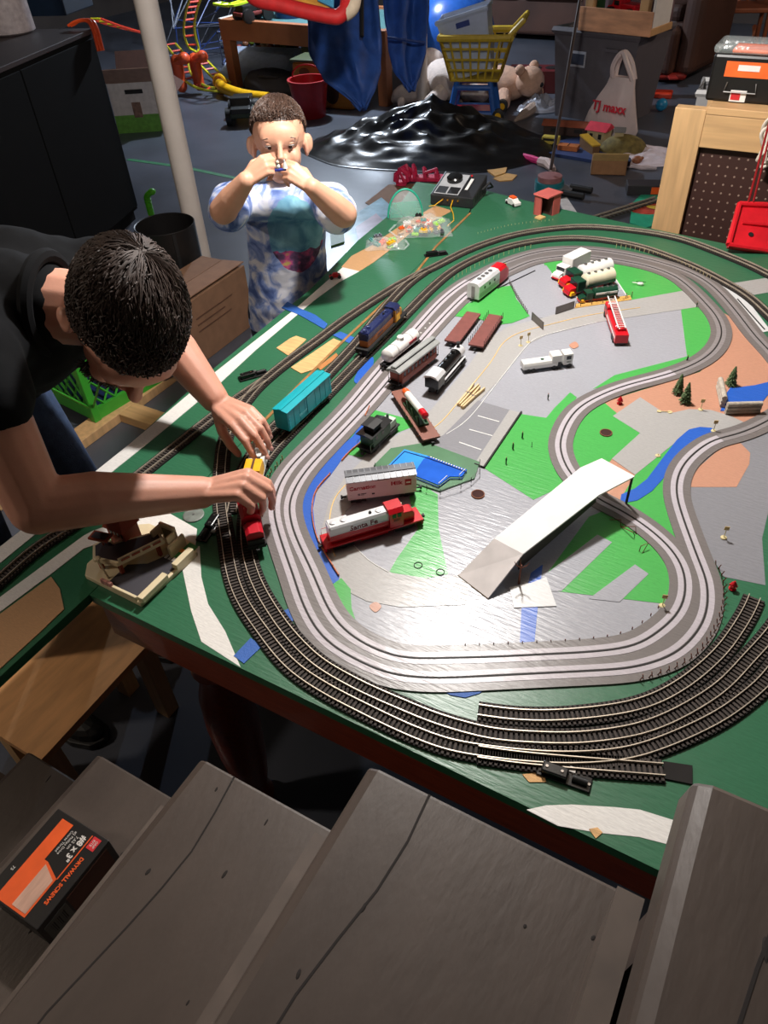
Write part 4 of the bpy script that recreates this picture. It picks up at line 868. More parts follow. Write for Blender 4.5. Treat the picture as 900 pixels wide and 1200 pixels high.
# switch machines
def switchbox(label, px, rz):
    t = thing('switch_machine', label, 'switch machine', T(*px), rz, 'black track switch machines')
    MB().box(-0.035, 0.035, -0.011, 0.011, 0, 0.004).build('base', GLOSSBLACK, t, bev=0.001); MB().box(-0.030, 0.004, -0.008, 0.008, 0.004, 0.013).build('coil_cover', GLOSSBLACK, t, bev=0.002)
    MB().cyl((0.010,0,0.007), (0.030,0,0.007), 0.0045, n=12).build('solenoid', BLACK, t, smooth=True)
    for x in (-0.024, -0.004, 0.032): MB().lathe([(0.002,0.0),(0.002,0.0012)], (x, 0.0, 0.0132 if x < 0 else 0.0042), 10).build('screw', CHROME, t)
    MB().box(0.004, 0.012, 0.008, 0.016, 0.003, 0.006).build('throw_bar', STEEL, t)
switchbox('black switch machine beside the far left turnout', (297,441), 0.95); switchbox('black switch machine below the clear toy bags at far turnout', (511,299), 0.75)
switchbox('black switch machine under the near forearm', (246,620), -1.35); switchbox('dark brown switch machine at the near table edge', (661,911), 0.1)
t = thing('electrical_plate', 'scuffed grey plate on the board behind the near forearm', 'plate', T(227,604), 0.2); MB().lathe([(0.02,0),(0.02,0.002),(0.018,0.003)], n=18).build('plate', M('scuffed_grey', (110, 116, 110), rough=0.5, var=0.3, sc=80), t); MB().lathe([(0.002,0.003),(0.002,0.004)], n=8).build('screw', STEEL, t)

# toy garage building
o = T(166,664); t = thing('toy_garage', 'tan and brown toy garage with ramps on a cream base at the table corner', 'model building', Vector((-0.845,0.555,TZ)), 0.0)
CRM = M('garage_cream', (214, 198, 162), rough=0.5, var=0.06); ASPH = M('garage_asphalt', (58, 56, 62), rough=0.5); BRK = M('garage_brick', (148, 62, 36), rough=0.5, var=0.1); BRKD = M('garage_dark_roof', (52, 42, 44), rough=0.5); ORG = M('garage_orange', (226, 128, 40), rough=0.5)
MB().prism([(-0.078,-0.05),(-0.06,-0.072),(0.072,-0.076),(0.078,0.06),(0.06,0.076),(-0.05,0.078),(-0.078,0.06)], 0, 0.010).build('base', CRM, t, bev=0.0015)
MB().prism([(-0.01,-0.070),(0.066,-0.070),(0.072,0.05),(0.048,0.05),(0.02,-0.002),(-0.01,-0.02)], 0.010, 0.0112).build('asphalt', ASPH, t)
MB().box(0.066, 0.078, -0.074, -0.012, 0.010, 0.022).build('parapet', CRM, t, bev=0.001); MB().box(0.066, 0.078, 0.010, 0.055, 0.010, 0.022).build('parapet', CRM, t, bev=0.001)
MB().prism([(-0.07,-0.03),(-0.045,-0.055),(0.0,-0.045),(0.035,0.035),(0.01,0.05),(-0.04,-0.01),(-0.06,-0.005)], 0.034, 0.042).build('upper_deck', CRM, t); MB().prism([(-0.064,-0.03),(-0.044,-0.049),(-0.003,-0.04),(0.029,0.033),(0.011,0.043),(-0.038,-0.014),(-0.058,-0.012)], 0.042, 0.0428).build('deck_surface', BRKD, t)
for x, y in ((-0.058,-0.02),(-0.045,-0.045),(-0.004,-0.038),(0.025,0.025)): MB().box(x-0.003, x+0.003, y-0.003, y+0.003, 0.010, 0.034).build('deck_pillar', BRK, t)
a_ = Vector((0.002,-0.042)); b_ = Vector((0.034,0.033)); MB().at(0.018,-0.0045,0.042,rz=math.atan2(b_.y-a_.y,b_.x-a_.x)).box(-0.040,0.040,-0.0015,0.0015,0,0.008).build('deck_railing', CRM, t)
for k in range(4): MB().at(0.0195,-0.005,0.044,rz=math.atan2(b_.y-a_.y,b_.x-a_.x)).box(-0.036+k*0.019,-0.021+k*0.019,-0.0019,-0.0012,0,0.004).build('railing_panel', BRK, t)
tw = MB().box(-0.062,-0.022,0.0,0.036,0.010,0.066).build('tower', BRK, t, bev=0.0015); MB().add([(-0.066,-0.004,0.064),(-0.018,-0.004,0.064),(-0.018,0.040,0.064),(-0.066,0.040,0.064),(-0.057,0.005,0.082),(-0.027,0.005,0.082),(-0.027,0.031,0.082),(-0.057,0.031,0.082)], [(0,3,2,1),(4,5,6,7),(0,1,5,4),(1,2,6,5),(2,3,7,6),(3,0,4,7)]).build('tower_roof', BRK, t); MB().box(-0.055,-0.029,0.007,0.029,0.082,0.0832).build('roof_top', BRKD, t)
for k in range(4): MB().box(-0.054+k*0.008,-0.049+k*0.008,-0.0005,0.0005,0.050,0.060).build('tower_window', GLASSY, t)
MB().at(-0.052,-0.022,0.060,rz=0.2).box(-0.018,0.018,-0.010,0.010,0,0.004).build('canopy', BRK, t); MB().at(-0.052,-0.022,0.0641,rz=0.2).box(-0.014,0.014,-0.007,0.007,0,0.0006).build('canopy_top', BRKD, t); MB().cyl((-0.052,-0.022,0.042), (-0.052,-0.022,0.060), 0.002, n=8).build('canopy_post', BRK, t)
MB().box(0.010,0.044,0.052,0.058,0.010,0.058).box(0.010,0.015,0.03,0.056,0.034,0.056).box(0.040,0.044,0.034,0.056,0.034,0.050).build('lift_frame', CRM, t, bev=0.001); MB().box(0.017,0.038,0.0505,0.052,0.020,0.050).build('lift_door', M('olive', (120, 110, 70), rough=0.6), t)
MB().prism([(0.05,0.03),(0.072,0.03),(0.072,0.07),(0.052,0.072)], 0.010, 0.0115).build('lawn', M('garage_lawn', (70, 140, 70), rough=0.6), t); MB().box(0.045,0.05,0.028,0.066,0.010,0.036).build('side_wall', CRM, t)
MB().cyl((-0.018,-0.058,0.010), (-0.03,-0.056,0.048), 0.0018, n=8).build('sign_post', CRM, t); MB().ball((-0.03,-0.056,0.050), (0.006,0.006,0.003), 10, 6).build('sign_head', CRM, t); MB().box(0.010,0.064,-0.076,-0.071,0.010,0.020).build('barrier', CRM, t, bev=0.001); MB().box(-0.018,0.006,-0.074,-0.069,0.012,0.022).build('barrier_striped', M('pink_stripe', (196, 140, 130), rough=0.5, var=0.4, sc=220, stretch=(1,0.1,0.1)), t)
MB().prism([(0.050,0.045),(0.062,0.045),(0.062,0.041),(0.070,0.049),(0.062,0.057),(0.062,0.053),(0.050,0.053)], 0.0112, 0.012).build('arrow_marking', ORG, t); MB().prism([(0.016,0.0),(0.02,0.006),(0.024,0.012),(0.017,0.014)], 0.0428, 0.0436).build('arrow_marking', ORG, t)
for k in range(3): MB().box(0.036+k*0.008,0.041+k*0.008,0.022,0.0225+0.008,0.0112,0.0117).build('bay_marking', WHITEP, t)

# far rim: controller, hut, bags of toy pieces
cx = T(538,236); t = thing('train_controller', 'black train power controller with a round dial at the far table corner', 'controller', Vector((-1.075,2.36,TZ)), 0.10); CTL = M('controller_black', (34, 35, 38), rough=0.45)
MB().prof([(-0.075,0),(-0.075,0.034),(0.075,0.062),(0.075,0)], -0.075, 0.075).build('case', CTL, t, bev=0.003)
tilt = math.atan2(0.028,0.15); pl = MB().box(-0.066,0.020,-0.068,0.060,0.0,0.0012).build('face_plate', M('controller_silver', (170, 172, 176), rough=0.4), t); pl.location = (0,0,0.0483); pl.rotation_euler = (tilt,0,0)
for b_ in ((-0.062,-0.026,-0.064,-0.024),(-0.020,0.016,-0.064,-0.024)): MB().box(b_[0],b_[1],b_[2],b_[3],0.0012,0.0022).build('dark_panel', CTL, pl)
MB().lathe([(0.027,0.001),(0.027,0.012),(0.023,0.016),(0.004,0.017)], (-0.022,0.022,0), 24).build('dial', GLOSSBLACK, pl, smooth=True)
MB().box(0.030,0.040,-0.03,0.04,0.0,0.0008).build('label_strip', WHITEP, pl); MB().lathe([(0.004,0),(0.003,0.003)], (0.026,0.058,0), 10).build('red_lamp', REDP, pl)
for k in range(4): MB().lathe([(0.003,0),(0.003,0.005)], n=8).build('terminal', M('brass', (190, 150, 70), rough=0.3, metal=0.9), t).matrix_local = Matrix.Translation((-0.03+k*0.018,-0.075,0.022)) @ Matrix.Rotation(PI/2,4,'X')
for k in range(6): MB().box(0.0752,0.0758,-0.05+k*0.018,-0.04+k*0.018,0.012,0.034).build('vent', BLACK, t)
m = MB().tube([(0.006,-0.08,0.022),(0.01,-0.11,0.012),(0.03,-0.14,0.003),(0.05,-0.19,0.002),(0.045,-0.24,0.002)], 0.0014, 6).build('yellow_wire', YELP, t); MB().tube([(-0.03,-0.08,0.022),(-0.05,-0.10,0.008),(-0.07,-0.10,0.003)], 0.0014, 6).build('yellow_wire', YELP, t)
MB().tube([(0.077,0.02,0.03),(0.095,0.04,0.05),(0.10,0.06,0.03),(0.08,0.07,0.02)], 0.004, 8).build('power_cord', BLACK, t)
t = thing('toy_hut', 'small salmon red toy hut with an open tan hatch on the far rim', 'model building', T(643,252)+Vector((-0.01,0.01,0)), -0.35); HUT = M('hut_red', (190, 92, 84), rough=0.55)
MB().box(-0.028,0.026,-0.004,0.03,0,0.062).box(-0.028,-0.022,-0.034,-0.004,0,0.062).box(-0.028,0.0,-0.034,-0.029,0,0.062).build('walls', HUT, t); MB().prof([(-0.038,0.062),(-0.036,0.066),(0.034,0.066),(0.034,0.062)], -0.031, 0.029).build('roof', HUT, t); MB().box(0.0,0.024,-0.06,-0.034,0.001,0.006).build('hatch', M('hut_tan', (206, 168, 110), rough=0.6), t); MB().box(-0.02,0.024,-0.0055,-0.004,0.002,0.060).build('interior', M('hut_dark', (70, 36, 30), rough=0.8), t)

CLEAR = M('clear_plastic', (225, 235, 235), rough=0.12, alpha=0.22, var=0.02, bump=0.6, bsc=30); TEALG = M('teal_film', (60, 190, 160), rough=0.2, alpha=0.55, var=0.05)
def crumple(cx_, cy_, rx, ry, h_, seed, mat, name, label, cat, rz=0.0, n=26):
    rn = random.Random(seed); t = thing(name, label, cat, (cx_, cy_, TZ+0.0012), rz); vs = []; fs = []
    for i in range(n+1):
        for j in range(n+1):
            u, v = i/n*2-1, j/n*2-1; e = max(0, 1-u*u)*max(0, 1-v*v)
            z = h_*e**0.5*(0.75+0.5*noise.noise(Vector((u*2.3+seed, v*2.3, 0))))+0.004*abs(noise.noise(Vector((u*7, v*7+seed, 1)))) + 0.0004
            vs.append((u*rx*(1+0.12*noise.noise(Vector((v*2, seed, 0)))), v*ry*(1+0.12*noise.noise(Vector((u*2, 5+seed, 0)))), z))
    for i in range(n):
        for j in range(n): a = i*(n+1)+j; fs.append((a, a+1, a+n+2, a+n+1))
    MB().add(vs, fs).build('film', mat, t, smooth=True); return t
pb = T(497,270); ps = T(452,288)
t1 = crumple(pb.x, pb.y, 0.085, 0.062, 0.05, 2, CLEAR, 'clear_bag', 'larger clear plastic bag of bright toy pieces by the controller', 'plastic bag', 0.5); MB().ribbon([(-0.085,-0.05,0.002),(-0.11,0.0,0.0025),(-0.09,0.05,0.002)], -0.004, 0.004, 0.001, 0.0022).build('zip_edge', CLEAR, t1)
t2 = crumple(ps.x, ps.y, 0.062, 0.040, 0.022, 7, CLEAR, 'clear_bag', 'smaller clear plastic bag of toy pieces nearer the boy', 'plastic bag', 0.45); MB().ribbon([(0.06,-0.03,0.002),(0.07,0.0,0.0025),(0.06,0.03,0.002)], -0.003, 0.003, 0.001, 0.0022).build('zip_edge', CLEAR, t2)
o = T(480,262)+Vector((-0.03,0.03,0)); t = thing('teal_pouch', 'clear rounded pouch with a teal edge leaning behind the toy bags', 'pouch', o, 0.6)
vs = []; fs = []; n = 16
for i in range(9):
    for j in range(n+1): a_ = PI*j/n; r_ = math.sin(PI/2*(i+1)/9); vs.append((0.055*r_*math.cos(a_), -0.035*math.cos(PI/2*(i+1)/9)+0.01, 0.002+0.085*r_*math.sin(a_)))
for i in range(8):
    for j in range(n): fs.append((i*(n+1)+j, i*(n+1)+j+1, (i+1)*(n+1)+j+1, (i+1)*(n+1)+j))
MB().add(vs, fs).build('clear_dome', CLEAR, t, smooth=True); MB().prof([(0.0,0.0),(0.0,0.001)], 0, 0.0001)
MB().tube([(0.056*math.cos(PI*j/20), 0.012, 0.003+0.087*math.sin(PI*j/20)) for j in range(21)], 0.0035, 6).build('teal_rim', M('teal_rim', (40, 170, 140), rough=0.35), t, smooth=True); MB().prism([(-0.05,0.010),(0.05,0.010),(0.05,0.016),(-0.05,0.016)], 0.002, 0.05).build('teal_back', TEALG, t)
cols = [ORANGEP, M('lime', (160, 220, 30), rough=0.4), M('gunmetal', (80, 82, 88), rough=0.4), WHITEP, YELP, M('rust_red', (170, 60, 40), rough=0.5), BLACK, M('toy_teal', (60, 140, 130), rough=0.4)]
def toypiece(label, grp, p, k, rn):
    t = thing('toy_piece', label, 'toy piece', p, rn.uniform(0, 6.3), grp); c = cols[k % len(cols)]; s = rn.uniform(0.8, 1.25)
    MB().box(-0.011*s,0.011*s,-0.006*s,0.006*s,0,0.007*s).build('block', c, t, bev=0.0008); MB().lathe([(0.003*s,0),(0.003*s,0.0035*s)], (-0.005*s,0,0.007*s), 8).lathe([(0.003*s,0),(0.003*s,0.0035*s)], (0.005*s,0,0.007*s), 8).build('studs', c, t)
    if k % 3 == 0: MB().cyl((0.008*s,-0.004*s,0.006*s), (0.016*s,0.006*s,0.010*s), 0.0022*s, n=7).build('arm', cols[(k+3) % len(cols)], t)
CN = ['orange','lime green','gunmetal grey','white','yellow','rust red','black','teal']
rn = random.Random(5)
for k in range(26): toypiece(CN[k % 8]+' toy piece in the larger clear bag by the controller', 'toy pieces in the larger clear bag', (pb.x+rn.gauss(0,0.034), pb.y+rn.gauss(0,0.022), TZ+0.002+0.011*(k//11)), k, rn)
rn = random.Random(8)
for k in range(12): toypiece(CN[(k*3+1) % 8]+' toy piece in the smaller clear bag near the boy', 'toy pieces in the smaller clear bag', (ps.x+rn.gauss(-0.006,0.026), ps.y+rn.gauss(0,0.014), TZ+0.002+0.009*(k//9)), k*3+1, rn)

# ---------------------------------------------------------------- people
def skin_mat(name, c):
    m = M(name, c, rough=0.5, var=0.07, sc=18, bump=0.06, bsc=260)
    b = m.node_tree.nodes['Principled BSDF']; b.inputs['Subsurface Weight'].default_value = 0.12; b.inputs['Subsurface Radius'].default_value = (0.01, 0.004, 0.002); b.inputs['Subsurface Scale'].default_value = 0.6
    return m
def hand(m, wrist, f, n, side, k=1.0, curl=((0.5,0.7,0.4),)*4, thumb=(0.5,0.3), spread=0.06, nails=None):
    f = f.normalized(); n = (n-f*n.dot(f)).normalized(); s = (n.cross(f) if side == 'R' else f.cross(n)).normalized(); tips = []
    offs = (0.029, 0.010, -0.009, -0.026); flen = ((0.044,0.026,0.019),(0.049,0.030,0.020),(0.045,0.028,0.020),(0.035,0.021,0.018)); kd = (0.092,0.096,0.091,0.082)
    for i in range(4):
        base = wrist + s*offs[i]*0.55*k + f*0.012*k; kn = wrist + f*kd[i]*k + s*offs[i]*k + n*(0.004 if i in (1,2) else 0.0)*k
        m.limb([base, (base+kn)/2, kn], [0.0145*k, 0.0125*k, 0.0108*k], 10)
        a = 0.0; p = kn; pts = [p]; d0 = (f + s*spread*(1.5-i)).normalized()
        for j in range(3):
            a += curl[i][j]; d = d0*math.cos(a) - n*math.sin(a); p = p + d*flen[i][j]*k; pts.append(p)
        m.limb(pts, [0.0103*k, 0.0090*k, 0.0080*k, 0.0066*k], 10)
        dn = n*math.cos(a) + d0*math.sin(a); tips.append((pts[-1], d, dn))
        if nails is not None: nails.ball(pts[-1]-d*0.001*k+dn*0.0060*k, (0.0048*k, 0.0060*k, 0.0014*k), 8, 5, X=s, Y=d, Z=dn)
    m.limb([wrist+s*0.012*k+f*0.01*k, wrist+s*0.024*k+f*0.045*k-n*0.006*k], [0.016*k, 0.0145*k], 10)
    p = wrist + s*0.020*k + f*0.022*k - n*0.006*k; pts = [p]; d = (f*0.82 + s*0.50 - n*0.25*thumb[0]*2).normalized()
    p = p + d*0.042*k; pts.append(p); d = (d + (-s*0.5 - n*0.6)*thumb[1]).normalized(); p = p + d*0.033*k; pts.append(p); d = (d + (-s*0.4 - n*0.5)*thumb[1]).normalized(); p = p + d*0.025*k; pts.append(p)
    m.limb(pts, [0.0150*k, 0.0118*k, 0.0104*k, 0.0082*k], 10)
    return tips, pts[-1], s
def head(m, c, f, u, k=1.0, narrow=1.0):
    f = f.normalized(); u = (u-f*u.dot(f)).normalized(); r = f.cross(u)
    b = lambda a_, R_: m.ball(c+r*a_[0]*k+f*a_[1]*k+u*a_[2]*k, tuple(x*k for x in R_), 18, 12, X=r, Y=f, Z=u)
    b((0,-0.012,0.015), (0.074*narrow,0.094,0.088)); b((0,0.032,-0.045), (0.058*narrow,0.052,0.070)); b((0,0.050,-0.096), (0.034*narrow,0.030,0.024)); b((0,0.062,0.012), (0.056*narrow,0.030,0.042))
    for s in (-1,1):
        b((s*0.036*narrow,0.058,-0.045), (0.020,0.022,0.026)); b((s*0.076*narrow,-0.010,-0.028), (0.009,0.018,0.031)); b((s*0.083*narrow,-0.016,-0.018), (0.006,0.013,0.018)); b((s*0.014,0.086,-0.043), (0.008,0.009,0.007)); b((s*0.030*narrow,0.078,0.008), (0.018,0.010,0.007))
    m.tube([c+f*0.086*k+u*0.002*k, c+f*0.100*k-u*0.030*k, c+f*0.106*k-u*0.042*k], [0.007*k,0.010*k,0.0115*k], 10); b((0,0.100,-0.042), (0.011,0.012,0.010))
    b((0,0.084,-0.069), (0.021,0.008,0.006)); b((0,0.082,-0.079), (0.018,0.009,0.007))
    return r, f, u

SKIN = skin_mat('skin_man', (206, 150, 128)); SKINB = skin_mat('skin_boy', (214, 162, 134))
# ---- the man
mo = Vector((-1.36, 0.66, 0))
man = thing('person', 'bearded man in a black t-shirt and jeans bending over to handle trains', 'person', mo)
body = MB(); nails = MB()
Hc = D(150, 377, 1.17); f0 = Vector((0.546, -0.486, -0.68)); u0 = Vector((0.68, -0.21, 0.70)); f = f0*0.95-u0*0.31; u = u0*0.95+f0*0.31
HK = 1.12
r, f, u = head(body, Hc, f, u, HK)
nb = Vector((-1.085, 0.70, 1.135)); hip = Vector((-1.43, 0.64, 0.93)); chest = Vector((-1.18, 0.69, 1.075))
body.limb([Hc-u*0.06-f*0.02, nb], [0.058, 0.064], 14)
shL, shR = Vector((-1.13, 0.87, 1.10)), Vector((-1.03, 0.525, 1.125))
elL, wrL = Vector((-1.10, 0.93, 0.965)), W(258,474,TZ+0.085)
elR, wrR = Vector((-0.945, 0.480, 0.915)), W(236,577,TZ+0.088)
body.limb([shL, elL+Vector((0,0.02,0))], [0.052, 0.044]); body.limb([elL+Vector((0,0.02,0)), elL.lerp(wrL,0.35)+Vector((0,0.012,0.006)), wrL.lerp(elL,0.08)], [0.044, 0.043, 0.029])
body.limb([shR, elR], [0.056, 0.046]); body.limb([elR, elR.lerp(wrR,0.35)+Vector((0,-0.002,0.008)), wrR], [0.045, 0.045, 0.029])
body.limb([chest, hip], [0.10, 0.10])
kR = W(292,573,TZ+0.100); fR = kR-wrR
tR, _, _ = hand(body, wrR, fR+Vector((0,0,0.012)), Vector((0.02,-0.12,1)), 'R', 0.93, ((0.95,0.75,0.35),(1.0,0.8,0.35),(1.1,0.85,0.4),(1.2,0.9,0.4)), (0.9,0.8), 0.01, nails)
kL = W(306,504,TZ+0.095); fL = kL-wrL
tL, _, sL = hand(body, wrL, fL+Vector((0,0,0.004)), Vector((0.10,-0.15,1)), 'L', 0.95, ((0.55,0.55,0.3),(0.50,0.6,0.3),(0.5,0.7,0.35),(0.5,0.75,0.4)), (0.9,0.7), 0.04, nails)
body.build('body', SKIN, man, off=mo, remesh=0.0034, sm=4, smooth=True)
nails.build('fingernails', M('nail_pink', (226, 176, 160), rough=0.3), man, off=mo, smooth=True, kind='stuff')
nl = Vector((0.10,-0.15,1)).normalized(); fl = fL.normalized(); rc = wrL + fl*0.091 + sL*-0.009 + (fl*math.cos(0.5)-nl*math.sin(0.5))*0.020; rd = (fl*math.cos(0.5)-nl*math.sin(0.5)).normalized(); ru = sL.normalized(); rw = rd.cross(ru)
MB().tube([rc+(ru*math.cos(2*PI*j/20)+rw*math.sin(2*PI*j/20))*0.0108 for j in range(20)], 0.0018, 6, True).build('wedding_ring', CHROME, man, off=mo, smooth=True, label='silver ring on the far hand')
TEE = M('black_tee', (5, 6, 9), rough=0.9, spec=0.2, var=0.2, sc=8, bump=0.35, bsc=16)
sh = MB(); ax = (chest-hip).normalized()
sh.ball(chest, (0.15,0.20,0.115), 20, 12); sh.ball(hip.lerp(chest,0.5), (0.17,0.175,0.115), 20, 12); sh.ball(hip+Vector((0.0,0,0.01)), (0.14,0.17,0.13), 20, 12)
sh.limb([shL+Vector((-0.03,-0.03,0.0)), shR+Vector((-0.06,0.02,-0.01))], [0.078, 0.080]); sh.limb([shL, shL.lerp(elL,0.85)], [0.074, 0.066]); sh.limb([shR+Vector((-0.03,0.01,0)), shR.lerp(elR,0.22)], [0.082, 0.070]); sh.limb([nb+Vector((-0.05,0,-0.015)), nb+Vector((0.012,0.005,-0.002))], [0.095, 0.074]); sh.ball(D(22,335,1.33), 0.105, 16, 10); sh.ball(D(70,325,1.36), 0.075, 16, 10)
so_ = sh.build('t_shirt', TEE, man, off=mo, remesh=0.008, sm=5, smooth=True)
cax = (Hc-u*0.06-f*0.02-nb).normalized(); cu_ = cax.cross(Vector((0,0,1))).normalized(); cw_ = cax.cross(cu_); cc_ = nb+cax*0.028
MB().tube([cc_+(cu_*math.cos(2*PI*j_/28)*0.074+cw_*math.sin(2*PI*j_/28)*0.080) for j_ in range(28)], 0.012, 8, True).build('collar', TEE, man, off=mo, smooth=True)
tx = bpy.data.textures.new('cloth_folds', 'CLOUDS'); tx.noise_scale = 0.09
dm = so_.modifiers.new('folds', 'DISPLACE'); dm.texture = tx; dm.strength = 0.016; dm.mid_level = 0.5
JEAN = M('blue_jeans', (44, 62, 92), rough=0.9, var=0.25, sc=60, bump=0.3, bsc=400)
j = MB(); j.ball(hip+Vector((0.02,0,-0.03)), (0.15,0.185,0.15), 18, 12)
j.limb([hip+Vector((0.03,0.10,-0.05)), Vector((-1.285,0.76,0.52)), Vector((-1.36,0.78,0.09))], [0.098, 0.070, 0.056]); j.limb([hip+Vector((0.03,-0.10,-0.05)), Vector((-1.30,0.50,0.52)), Vector((-1.36,0.48,0.09))], [0.098, 0.070, 0.056])
j.build('jeans', JEAN, man, off=mo, remesh=0.010, sm=4, smooth=True)
def shoe(parent, x, y, rz, L_, mat, off):
    s = MB().at(x, y, 0, rz); s.prism([(-L_*0.35,-L_*0.13),(L_*0.35,-L_*0.17),(L_*0.55,-L_*0.12),(L_*0.63,0),(L_*0.55,L_*0.13),(L_*0.35,L_*0.16),(-L_*0.35,L_*0.13),(-L_*0.40,0)], 0, 0.024); s.ball((L_*0.30,0,0.03), (L_*0.30,L_*0.14,0.035), 12, 8); s.ball((-L_*0.10,0,0.05), (L_*0.26,L_*0.13,0.05), 12, 8)
    s.build('shoe', mat, parent, off=off, bev=0.004)
for y in (0.78, 0.48): shoe(man, -1.34, y, 0.05, 0.27, BLACK, mo)
# hair and beard
HAIR = M('dark_brown_hair', (56, 43, 37), rough=0.62, var=0.3, sc=40, spec=0.35)
def hair(parent, off, c, r, f, u, k, mat, crown, n, drop, seed, fringe, length=0.06, narrow=1.0, rad=0.0016, covers=None):
    hb = MB(); rn = random.Random(seed)
    hb.ball(c-f*0.016*k+u*0.022*k, (0.0765*k*narrow, 0.0955*k, 0.0885*k), 24, 16, X=r, Y=f, Z=u)
    # cut away face side by pushing low front verts inside
    for i, v in enumerate(hb.v):
        d = v-c; x, y, z = d.dot(r)/k, d.dot(f)/k, d.dot(u)/k
        lim = fringe if y > 0.03 else (fringe - (0.03-y)*drop)
        if z < lim: hb.v[i] = c + r*x*0.86*k + f*(y*0.86-0.006)*k + u*(z*0.86)*k
    cap = hb.build('hair_cap', mat, parent, off=off, smooth=True)
    st_ = MB(); cr = c + crown
    cdir = (crown-u*0.02*k).normalized()
    for _ in range(n):
        z = rn.uniform(-0.4, 1); a = rn.uniform(0, 2*PI); q = math.sqrt(max(0,1-z*z)); dl = Vector((q*math.cos(a), q*math.sin(a), z))
        p = lambda d_: c-f*0.016*k+u*0.022*k + r*d_.x*0.0775*k*narrow + f*d_.y*0.0965*k + u*d_.z*0.0895*k
        P0 = p(dl); zz = (P0-c).dot(u)/k; yy = (P0-c).dot(f)/k
        if zz < (fringe+0.012 if yy > 0.03 else fringe+0.008-(0.03-yy)*drop): continue
        cl = Vector((cdir.dot(r), cdir.dot(f), cdir.dot(u))); fl_ = (dl-cl*dl.dot(cl)); 
        if fl_.length < 0.05: fl_ = Vector((rn.uniform(-1,1), rn.uniform(-1,1), 0))
        fl_.normalize(); fl_ = (fl_+Vector((rn.gauss(0,0.25), rn.gauss(0,0.25), rn.gauss(0,0.2))))
        pts = []; L_ = length*rn.uniform(0.6,1.2)/(0.085*k)
        for q_ in range(5):
            d_ = (dl+fl_*L_*q_/4).normalized(); lift = 1.0+0.045*math.sin(PI*min(1,q_/4*1.1))*rn.uniform(0.6,1.4)
            Pn = c-f*0.016*k+u*0.022*k + (r*d_.x*0.0775*narrow + f*d_.y*0.0965 + u*d_.z*0.0895)*k*lift; zz = (Pn-c).dot(u)/k; yy = (Pn-c).dot(f)/k
            if pts and zz < (fringe-0.012 if yy > 0.03 else fringe-0.006-(0.03-yy)*drop): pts.append(pts[-1]+(Pn-pts[-1])*0.05); continue
            pts.append(Pn)
        st_.tube(pts, [rad, rad*1.1, rad, rad*0.8, rad*0.25], 4)
    st_.build('hair', mat, parent, off=off, smooth=True, kind='stuff')
hair(man, mo, Hc, r, f, u, HK, HAIR, (u*0.075-f*0.055+r*-0.015)*HK, 5200, 0.95, 3, 0.030, 0.075, rad=0.0011)
bd = MB(); k = HK; rn = random.Random(2)
for _ in range(900):
    a = rn.uniform(-1.25,1.25); z = rn.uniform(-0.115,-0.045)
    rad_ = 0.062 if z > -0.09 else 0.05
    P = Hc + r*math.sin(a)*rad_*k + f*(0.030+math.cos(a)*(0.056 if z > -0.09 else 0.050))*k + u*z*k
    if abs(a) < 0.45 and z > -0.062: continue
    q = P + (f*0.35*math.cos(a)+r*0.4*math.sin(a)-u*1.0+Vector((rn.gauss(0,.3),rn.gauss(0,.3),rn.gauss(0,.3)))).normalized()*0.016
    bd.tube([P-(q-P)*0.3, (P+q)/2, q], [0.0013, 0.0012, 0.0004], 4)
bd.build('beard', HAIR, man, off=mo, kind='stuff')
EYEW = M('eye_white', (225, 222, 216), rough=0.2, var=0.02); IRIS = M('eye_dark', (30, 20, 16), rough=0.15)
def eyes(parent, off, c, r, f, u, k, browm, look=-0.35, narrow=1.0, skin=None):
    for s in (-1,1):
        e = c + r*s*0.030*k*narrow + f*0.0725*k - u*0.008*k
        MB().ball(e, (0.0125*k,0.0120*k,0.0085*k), 14, 10, X=r, Y=f, Z=u).build('eye', EYEW, parent, off=off, smooth=True)
        MB().ball(e+f*0.0092*k+u*look*0.010*k, (0.0056*k,0.0035*k,0.0052*k), 12, 8, X=r, Y=f, Z=u).build('iris', IRIS, parent, off=off, smooth=True)
        MB().ball(e+u*0.0042*k+f*0.0012*k, (0.0138*k,0.0122*k,0.0068*k), 14, 10, X=r, Y=f, Z=u).build('eyelid', skin or SKIN, parent, off=off, smooth=True)
        MB().tube([e+r*q*0.0128*k+f*(0.0118-0.005*abs(q))*k+u*(-0.0018-0.002*q*q)*k for q in (-1,-0.5,0,0.5,1)], [0.0006*k,0.0012*k,0.0014*k,0.0012*k,0.0006*k], 5).build('lash_line', browm, parent, off=off, smooth=True)
        MB().tube([e+r*s*q*k+f*(0.014-abs(q)*0.25)*k+u*(0.020-abs(q-0.004)*0.22)*k for q in (-0.014,-0.005,0.005,0.018)], [0.0012*k,0.0022*k,0.0022*k,0.0009*k], 6).build('eyebrow', browm, parent, off=off, smooth=True)
eyes(man, mo, Hc, r, f, u, HK, HAIR)

